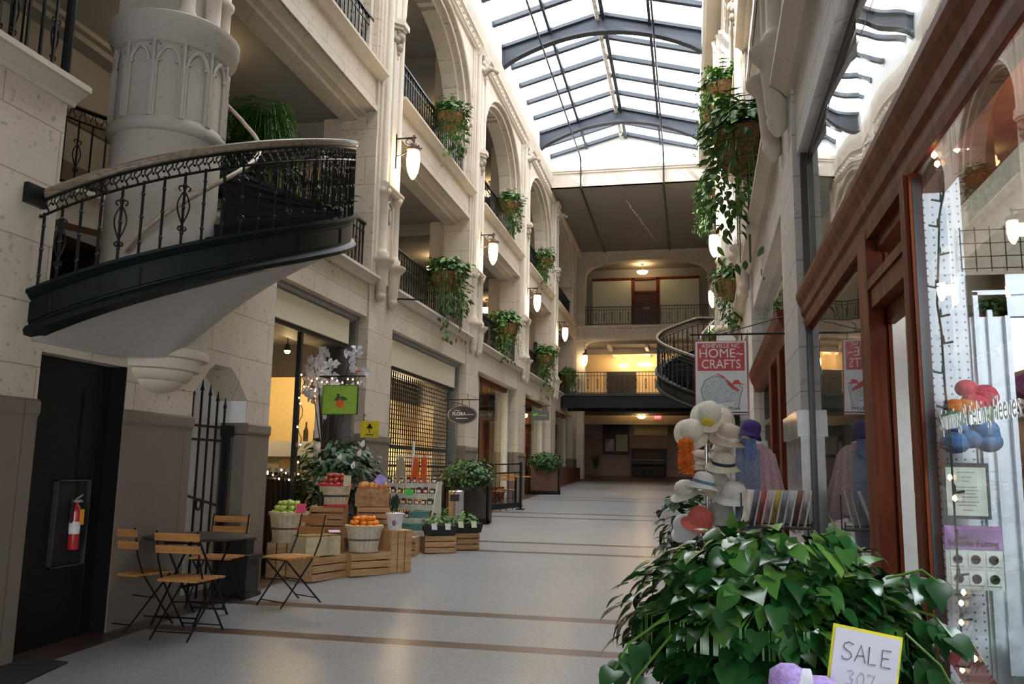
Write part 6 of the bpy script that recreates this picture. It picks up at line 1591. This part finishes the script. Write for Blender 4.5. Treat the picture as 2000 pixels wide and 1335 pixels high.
# herb trays on crates
crate('low crate under the jam stand front', (-4.05, 11.55, fz(11.55)), .56, .32, .26, math.radians(8))
crate('low crate under the left herb tray', (-3.60, 12.0, fz(12.0)), .46, .36, .25, math.radians(30))
crate('low crate under the right herb tray', (-3.33, 12.45, fz(12.45)), .40, .32, .25, math.radians(30))
for i, (x, y, lb) in enumerate(((-3.60, 11.98, 'black tray of herbs with silver tags on the left crate'), (-3.32, 12.4, 'black tray of herbs with cream tags on the right crate'))):
    th = thing('herb_tray', lb, 'tray of herbs', (x, y, fz(y)+.255), math.radians(30))
    m = MB(); m.prism([(-.22, 0), (.22, 0), (.25, .13), (-.25, .13)], 'y', -.17, .17); m.build('tray', BLK, th)
    m = MB(); bush(m, (0, .02, .16), (.22, .16, .13), 130, .07, 81+i, bottom=-.2, heart=False); m.build('herbs', FERN, th, flat_fix=False)
    for q in range(2):
        m = MB(); m.obox((-.10+.2*q, -.19, .12), (.08, .004, .10), 0, -.5); m.build('plant_tag', [mat('foil', (.6, .6, .66), .2, .7), mat('cream_tag', (.45, .50, .28), .6)][i], th)
th = big_fern('parsley_pot', 'loose green herb pot behind the herb trays', (-3.72, 12.55, fz(12.5)+.42), 91, 60, .22)

# ------------------------------------------------------------------ near right: hats, sign, shawls, magazines
sg = thing('craft_sign', 'red and white hanging Home-Crafts sign with a sheep weathervane picture', 'sign', (.27, 7.05, 2.08))
m = MB(); m.box(-.205, .205, -.014, .0, 0, .60); sgp = m.build('panel', mat('sign_white', (.70, .72, .74), .45, noise=.02), sg)
m = MB(); m.box(-.212, .212, .0, .012, -.006, .606); m.build('red_edge', mat('sign_red', (.55, .045, .05), .5), sg)
m = MB(); m.box(-.188, .188, -.018, -.014, .355, .585); m.build('red_field', mat('sign_red', (.55, .045, .05)), sgp)
SW = mat('sign_letter_white', (.82, .82, .80), .5, noise=.01)
text('lettering', 'ASHEVILLE NC', .048, SW, sgp, (0, -.0195, .560), (ux, 0, 0), .0008, sx=1.0)
text('lettering', 'HOME~', .105, SW, sgp, (0, -.0195, .497), (ux, 0, 0), .0008, sx=1.0)
text('lettering', 'CRAFTS', .105, SW, sgp, (0, -.0195, .407), (ux, 0, 0), .0008, sx=.86)
# sheep picture: pale ram with red scarf and cap
def flat_poly(name, pts, mt, parent, y=-.0165, t=.002):
    m = MB(); m.prism(pts, 'y', y, y+t); return m.build(name, mt, parent)
SHP = mat('sheep_pale', (.55, .60, .64), .6, noise=.06, scale=60); OUT_ = mat('sheep_line', (.16, .19, .24), .6)
body = [(-.15, .14), (-.16, .20), (-.13, .27), (-.06, .31), (.03, .29), (.09, .24), (.13, .25), (.165, .21), (.15, .16), (.14, .12), (.13, .05), (.10, .05), (.09, .11), (.02, .10), (-.06, .09), (-.11, .05), (-.14, .05), (-.13, .10)]
flat_poly('sheep_outline', [(x*1.04, (z-.18)*1.05+.18) for x, z in body], OUT_, sg, -.0160, .0015); flat_poly('sheep', body, SHP, sg, -.0175, .0015)
m = MB()
for (x, z) in ((-.11, .22), (-.06, .25), (0, .23), (-.09, .15), (-.03, .17), (.04, .17), (.09, .16), (.05, .12), (-.04, .12), (.0, .28), (-.12, .18)):
    m.tube([(x+.016*math.cos(t), -.018, z+.016*math.sin(t)) for t in lin(0, 1.5*PI, 8)], .0012, 4)
m.tube([(.10, -.018, .23), (.115, -.018, .20), (.13, -.018, .165), (.15, -.018, .16)], .0015, 4)
m.build('fleece_curls', OUT_, sg)
flat_poly('scarf', [(.03, .285), (.05, .24), (.09, .20), (.13, .185), (.145, .195), (.10, .23), (.06, .27)], MATS['sign_red'], sg, -.0195)
flat_poly('cap', [(.085, .242), (.10, .275), (.135, .280), (.15, .255), (.185, .237), (.14, .245)], MATS['sign_red'], sg, -.0195)
flat_poly('tail_ribbon', [(-.05, .325), (-.02, .33), (.03, .30), (.04, .285), (.02, .29), (-.02, .318)], MATS['sign_red'], sg, -.0195)
text('lettering', 'More', .042, BLKT, sgp, (.10, -.0195, .045), (ux, 0, 0), .0008)
m = MB(); m.box(.02, .205, -.018, -.014, .010, .018); m.build('underline', BLKT, sg)
m = MB(); m.tube([(-.17, 0, .6), (-.17, 0, .66)], .004, 4); m.tube([(.17, 0, .6), (.17, 0, .66)], .004, 4); m.tube([(-.25, 0, .66), (.52, 0, .66)], .009, 6); m.tube([(.0, 0, .66), (.5, 0, .80)], .005, 5); m.tube([(.1, 0, .66), (.1, 0, .72), (.13, 0, .74)], .005, 5); m.build('bracket', IRON, sg)

HP = [mat('hat_ivory', (.66, .62, .52), .85, noise=.06, scale=60, bump=.3), mat('hat_white', (.72, .72, .74), .85, noise=.04, scale=60), mat('hat_tan', (.50, .41, .32), .85, noise=.06, scale=60), mat('hat_coral', (.60, .14, .11), .85, noise=.08, scale=50), mat('hat_indigo', (.045, .025, .14), .9, noise=.1), mat('hat_grey', (.42, .43, .40), .85), mat('hat_floral', (.50, .36, .34), .85, noise=.4, scale=40)]
NAVY = mat('navy_band', (.02, .03, .08), .7); YB = mat('yellow_flower', (.70, .52, .06), .7); BB = mat('blue_band', (.12, .25, .38), .7); WB = mat('pale_band', (.75, .72, .62), .7); TAGM = mat('paper_white', (.7, .7, .7))
def hat(label, c, rc, rb, mt, band, tilt, rz, h=1.0, droop=.03, tagc=False, flower=None, brimup=False):
    th = thing('sun_hat', label, 'hat', c); th.rotation_euler = (tilt[0], tilt[1], rz)
    m = MB(); m.lathe([(rc, 0), (rc*1.0, rc*.35*h), (rc*.93, rc*.7*h), (rc*.72, rc*.98*h), (rc*.38, rc*1.12*h), (1e-4, rc*1.15*h)], (0, 0, 0), 24, sy=1.06); cw = m.build('crown', mt, th, smooth=True)
    m = MB(); vs = []; n = 32
    for k_, (t, dz) in enumerate(((0, 0), (.35, -.3), (.7, -.75), (1.0, -1.0 if not brimup else .6))):
        for i in range(n):
            a = 2*PI*i/n; r = rc+(rb-rc)*t; z = droop*dz*(1+.3*math.sin(2*a+rz*3)); vs.append((r*math.cos(a), r*1.06*math.sin(a), z))
    nv = len(vs); vs += [(x, y, z-.004) for x, y, z in vs]
    fs = []
    for k_ in range(3):
        for i in range(n): a, b = k_*n+i, k_*n+(i+1) % n; fs += [(a, b, b+n, a+n), (nv+a, nv+a+n, nv+b+n, nv+b)]
    for i in range(n): a, b = 3*n+i, 3*n+(i+1) % n; fs.append((a, b, nv+b, nv+a))
    m.add(vs, fs); bm_ = m.build('brim', mt, th, smooth=True)
    if band:
        m = MB(); m.lathe([(rc*1.012, .002), (rc*1.02, rc*.12), (rc*1.012, rc*.30)], (0, 0, 0), 24, sy=1.06); m.build('band', band, cw, smooth=True)
    if tagc:
        m = MB(); m.obox((.01, -rc*1.1, -.01), (.045, .003, .06), .1); m.build('price_tag', TAGM, bm_)
    if flower:
        m = MB()
        for q in range(6): a = q*PI/3; m.sphere((.03*math.cos(a), -rc*1.05, rc*.3+.03*math.sin(a)), .02, 8)
        m.build('flower', flower, cw, smooth=True)
    return th
RX, RY = .13, 6.55     # rack pole
rk = thing('hat_rack', 'tall chrome revolving rack carrying the sun hats', 'hat rack', (RX, RY, fz(RY)))
CHR = mat('chrome', (.6, .6, .6))
m = MB(); m.tube([(0, 0, .04), (0, 0, 1.84)], .014, 8); m.tube([(.03, .02, .04), (.03, .02, 1.75)], .008, 6); m.build('pole', CHR, rk, smooth=True)
for a in range(4):
    m = MB(); an = a*PI/2+.4; m.tube([(0, 0, .08), (.25*math.cos(an), .25*math.sin(an), .03), (.30*math.cos(an), .30*math.sin(an), .0)], .012, 6); m.build('foot', CHR, rk)
hats = [('ivory straw hat with yellow flower, topmost on the rack', (.15, 6.40, 2.03), .088, .135, 0, None, (.95, .2), 0, 1.0, YB),
        ('cream cloche with pale band at the upper left of the rack', (.02, 6.38, 1.90), .085, .125, 0, WB, (1.0, -.6), .4, 1.0, None),
        ('tan hat with striped band and shiny tag, upper right of the rack', (.285, 6.38, 1.86), .088, .135, 2, WB, (.35, .15), .2, 1.05, None),
        ('indigo felt cloche at the right top beside the shawls', (.44, 6.36, 1.90), .072, .092, 4, None, (.1, .25), .3, 1.15, None),
        ('white straw hat with a navy band in the middle of the rack', (.245, 6.36, 1.665), .083, .128, 0, NAVY, (.25, .1), 0, 1.05, None),
        ('white hat with a thin blue band, centre of the lower rack', (.10, 6.30, 1.525), .080, .125, 1, BB, (.15, .18), .5, .95, None),
        ('pale hat with hanging tag at the left of the lower rack', (-.03, 6.36, 1.465), .075, .118, 0, None, (.15, -.3), .2, 1.0, None),
        ('wide pinkish white hat with clear tag at the right of the lower rack', (.31, 6.32, 1.445), .090, .140, 1, WB, (.30, .08), .1, 1.0, None),
        ('coral red floppy hat at the foot of the rack', (.065, 6.28, 1.255), .088, .125, 3, None, (.35, .25), .2, 1.1, None),
        ('sage grey cloche beside the coral hat', (.225, 6.36, 1.29), .090, .118, 5, None, (.15, -.1), .3, 1.1, None),
        ('pale lilac hat under the coral hat at the lower left', (-.03, 6.40, 1.20), .085, .12, 1, None, (.3, -.5), .4, 1.0, None),
        ('small floral patterned cap at the foot of the rack', (.285, 6.30, 1.225), .055, .075, 6, None, (.2, .1), .3, 1.1, None),
        ('grey beige hat half hidden behind the orange hair fringe', (.08, 6.62, 1.68), .085, .125, 2, WB, (.2, -.1), .6, 1.0, None),
        ('cream hat half hidden behind the navy banded hat', (.245, 6.62, 1.74), .085, .12, 0, None, (.2, .3), .2, 1.1, None),
        ('cream hat standing behind the blue banded hat', (.21, 6.55, 1.52), .08, .11, 0, YB, (1.2, .4), .2, 1.0, None),
        ('ivory hat seen edge on at the very top behind the sign', (.24, 6.50, 2.0), .08, .125, 0, None, (1.3, .5), .2, .9, None)]
for lb, c, rc, rb, mi_, bd, tl, rz, h, fl_ in hats: hat(lb, c, rc, rb, HP[mi_], bd, tl, rz, h, tagc=('tag' in lb), flower=fl_)
m = MB()
random.seed(15)
for i in range(16):
    t = i/15; a = i*2.4; m2 = Vector((.13+.10*math.cos(a)*.4, 6.5, 1.25+.75*t)); 
    m.tube([(RX, RY, m2.z), (RX+.11*math.cos(a), RY-.14, m2.z+.02)], .004, 4)
m.v = [v-Vector((RX, RY, fz(RY))) for v in m.v]
o = m.build('hook', CHR, rk)
oh = thing('orange_boa', 'shaggy orange fringe scarf hanging at the left of the hat rack', 'scarf', (-.02, 6.27, 1.60))
m = MB(); random.seed(17)
for i in range(420):
    a = random.uniform(0, 2*PI); z = random.uniform(-.0, .24); p = Vector((.022*math.cos(a), .022*math.sin(a), z)); d = Vector((math.cos(a), math.sin(a), random.uniform(-.8, .3)))*random.uniform(.025, .045)
    m.tube([p, p+d], .0036, 3)
m.build('fringe', mat('orange_fringe', (.72, .19, .02), .8, noise=.15), oh)
m = MB(); m.tube([(0, 0, -.01), (0, 0, .25)], .026, 8); m.build('core', mat('orange_fringe', (.72, .19, .02)), oh)
# mannequin with shawls
mn = thing('shawl_stand', 'white display bust on a pole carrying the knitted shawls', 'mannequin', (.46, 6.55, fz(6.55)))
m = MB(); m.tube([(0, 0, .05), (0, 0, 1.1)], .015, 8); m.lathe([(.15, 0), (.15, .02), (.03, .05)], (0, 0, 0), 16); m.build('pole', CHR, mn)
m = MB(); m.lathe([(1e-4, 1.05), (.08, 1.05), (.10, 1.15), (.11, 1.35), (.13, 1.45), (.10, 1.52), (.04, 1.56), (.035, 1.62), (1e-4, 1.63)], (0, 0, 0), 20, sy=.62); m.build('bust', WHITE, mn, smooth=True)
def drape(mb, P, nu, nv, th_=.006):
    vs = [P(i/nu, j/nv) for i in range(nu+1) for j in range(nv+1)]; n0 = len(vs)
    vs2 = [v+Vector((0, th_, 0)) for v in vs]; fs = []
    for i in range(nu):
        for j in range(nv):
            q = i*(nv+1)+j; fs += [(q, q+1, q+nv+2, q+nv+1), (n0+q, n0+q+nv+1, n0+q+nv+2, n0+q+1)]
    for i in range(nu): q = i*(nv+1); fs += [(q, q+nv+1, n0+q+nv+1, n0+q), (q+nv, n0+q+nv, n0+q+2*nv+1, q+2*nv+1)]
    for j in range(nv): q = nu*(nv+1)+j; fs += [(j, n0+j, n0+j+1, j+1), (q, q+1, n0+q+1, n0+q)]
    mb.add(vs+vs2, fs)
def fold(u, v, amp): return amp*math.sin(u*17+v*2)*(.3+v)
SHAWLS = [('dusty pink knitted shawl over the right shoulder of the bust', (.62, .42, .46), lambda u, v: Vector((.02+.13*u+.10*v*u, -.10-.02*v+fold(u, v, .012)+.09*u, 1.60-.05*u-.52*v+.02*math.sin(u*3)))),
          ('blue grey knitted shawl hanging down the front of the bust', (.27, .33, .45), lambda u, v: Vector((-.12+.17*u-.02*v*(1-u), -.105+fold(u, v, .014), 1.58-.68*v-.02*u))),
          ('bright blue scarf wrapped at the neck of the bust', (.20, .27, .50), lambda u, v: Vector((-.075+.10*u, -.125-.02*math.sin(u*PI)+fold(u, v, .006), 1.64-.17*v*(.6+.4*math.sin(u*PI)))))]
for lb, col_, fn in SHAWLS:
    th = thing('knitted_shawl', lb, 'shawl', (.46, 6.55, fz(6.55)))
    m = MB(); drape(m, fn, 22, 16); m.build('knit', mat('knit_'+lb.split()[0], col_,   .95, noise=.10, scale=45, bump=.3), th, smooth=True)
    if 'pink' in lb:
        m = MB(); drape(m, lambda u, v: Vector((.12+.05*u+.13*v, -.02+.02*u+fold(u, v, .008), 1.56-.03*u-.58*v)), 8, 14); m.build('hanging_end', mat('knit_dusty', col_), th, smooth=True)
# magazine rack
mg = thing('magazine_rack', 'wire rack of pattern books beside the far mahogany window', 'magazine rack', (.52, 5.45, fz(5.45)))
m = MB()
for x in (-.20, .20): m.tube([(x, -.05, 0), (x, -.05, 1.14)], .006, 5); m.tube([(x, .12, 0), (x, .12, 1.30)], .006, 5)
for z in (.4, .8, 1.12): m.tube([(-.20, -.05, z), (.20, -.05, z)], .004, 4); m.tube([(-.20, .12, z+.05), (.20, .12, z+.05)], .004, 4)
m.box(-.2, .2, -.05, .12, 1.09, 1.10)
m.build('frame', IRON, mg)
BC = [(.65, .62, .60), (.20, .22, .28), (.55, .12, .10), (.70, .72, .75), (.60, .48, .10), (.35, .40, .50), (.72, .70, .66), (.25, .12, .10), (.68, .66, .62)]
for i in range(9):
    x = .35+i*.042; th = thing('pattern_book', ['pale', 'slate blue', 'red', 'white', 'mustard', 'grey blue', 'ivory', 'maroon', 'cream'][i]+' pattern book standing in the wire rack', 'book', (x, 5.45, fz(5.45)+1.10), .15)
    m = MB(); m.obox((0, 0, .115), (.010, .16, .22), 0, 0, .22); m.build('cover', mat('cover_%d' % i, BC[i], .5, noise=.25, scale=14), th)
    m = MB(); m.obox((.0, -.004, .115), (.006, .158, .212), 0, 0, .22); m.build('pages', TAGM, th)
# foreground sale table
dt = thing('sale_table', 'small dark display table just inside the frame bottom, right foreground', 'table', (.34, 2.18, fz(2.18)))
m = MB(); m.box(-.24, .24, -.12, .12, .86, .89); m.build('tabletop', REDW, dt)
for sx in (-1, 1):
    for sy in (-1, 1): m = MB(); m.box(sx*.21-.015, sx*.21+.015, sy*.09-.015, sy*.09+.015, 0, .86); m.build('leg', REDW, dt)
ss = thing('sale_card', 'white handwritten SALE card with a yellow border in the foreground', 'sign', (.405, 2.28, 1.085)); ss.rotation_euler = (-.06, .17, .05)
LOC[ss.name] = Matrix.Translation((.405, 2.28, 1.085))
m = MB(); m.box(-.082, .082, 0, .004, -.14, .14); m.build('yellow_backing', mat('neon_yellow', (.80, .75, .04), .6), ss)
m = MB(); m.box(-.076, .077, -.003, .0, -.14, .133); m.build('white_paper', mat('lilac_white_paper', (.72, .71, .82), .7, noise=.01), ss)
PEN = mat('pencil_grey', (.13, .13, .18), .7)
def strokes(name, lines, ox, oz, s, parent, r=.0013, mt=PEN):
    m = MB()
    for ln in lines: m.tube([(ox+x*s, -.0042, oz+z*s) for x, z in ln], r, 5)
    m.build(name, mt, parent, smooth=True)
Sg = [[(.62, .95), (.35, 1.05), (.08, .9), (.05, .7), (.25, .55), (.5, .42), (.58, .2), (.4, .0), (.1, .02), (.0, .15)]]
Ag = [[(0, 0), (.3, 1), (.62, 0)], [(.1, .35), (.5, .38)]]; Lg = [[(0, 1), (.02, 0), (.45, .02)]]; Eg = [[(.5, 1), (.0, .98), (.0, 0), (.55, .0)], [(0, .5), (.4, .52)]]
for i, g_ in enumerate((Sg, Ag, Lg, Eg)): strokes('letter_%s' % 'sale'[i], g_, -.055+i*.031, .062, .040, ss)
three = [[(.0, .9), (.3, 1.0), (.45, .8), (.2, .55), (.45, .35), (.35, .05), (0, .05)]]; zero = [[(.25, 1), (.0, .6), (.08, .1), (.3, 0), (.5, .4), (.45, .85), (.25, 1)]]; seven = [[(0, .85), (.15, .95), (.05, .8)], [(0, .95), (.5, .95), (.15, -.1)], [(.42, .05), (.48, .05)]]
PEN2 = mat('faint_pencil', (.42, .42, .48), .7)
for i, g_ in enumerate((three, zero, seven)): strokes('digit', g_, -.038+i*.024, .005, .034, ss, .0009, PEN2)
off = [[(.2, .6), (.0, .3), (.2, 0), (.4, .3), (.2, .6)], [(.6, 0), (.6, .8), (.8, 1)], [(.5, .5), (.8, .5)], [(1.0, 0), (1.0, .8), (1.2, 1)], [(.9, .5), (1.2, .5)], [(1.8, .2), (1.9, .5), (2.2, .5), (2.2, 0)], [(2.5, .5), (2.6, 0), (2.9, .5)]]
strokes('word_off', off, -.062, -.045, .026, ss, .0009, PEN2)
m = MB(); m.box(.02, .03, .004, .012, -.20, .10); m.build('card_stand', IRON, ss)
yb_ = thing('lavender_yarn', 'lavender ball of yarn with a white band in the foreground', 'yarn', (.262, 2.2, fz(2.2)+.925))
YM = mat('lavender_wool', (.52, .36, .78), .95, noise=.12, scale=70, bump=.6)
for s, nm in ((-1, 'left_skein'), (1, 'right_skein')):
    m = MB(); m.lathe([(1e-4, -.062), (.030, -.055), (.046, -.02), (.046, .02), (.030, .055), (1e-4, .062)], (0, 0, 0), 16)
    m.v = [Vector((v.z*.75+s*.036, v.y, v.x-s*.012+.01+.085)) for v in m.v]; m.build(nm, YM, yb_, smooth=True)
m = MB(); m.lathe([(.0475, -.016), (.0475, .016)], (0, 0, 0), 18); m.v = [Vector((v.z, v.y, v.x+.095)) for v in m.v]; m.build('paper_band', mat('band_white', (.75, .75, .85), .5), yb_, smooth=True)
m = MB(); m.box(-.08, .08, -.05, .05, 0, .045); m.build('tray', BLK, yb_)
# floor mat
m = MB(); m.add([(-5.2,3.2,fz(3.2)+.004),(-3.9,3.2,fz(3.2)+.004),(-4.25,5.5,fz(5.5)+.004),(-4.74,5.55,fz(5.55)+.004),(-4.74,3.2,fz(3.2)+.004)], [(0,4,3,2,1)])
m = MB(); m.prism([(-4.72, 3.2), (-3.95, 3.2), (-4.36, 5.46), (-4.72, 5.5)], 'z', -.001, .012)
m.v = [Vector((v.x, v.y, v.z+fz(v.y))) for v in m.v]
tag(m.build('floor_mat', mat('black_mat', (.010, .010, .011), .9, noise=.2, scale=80)), 'black floor mat at the lower left corner', 'mat')
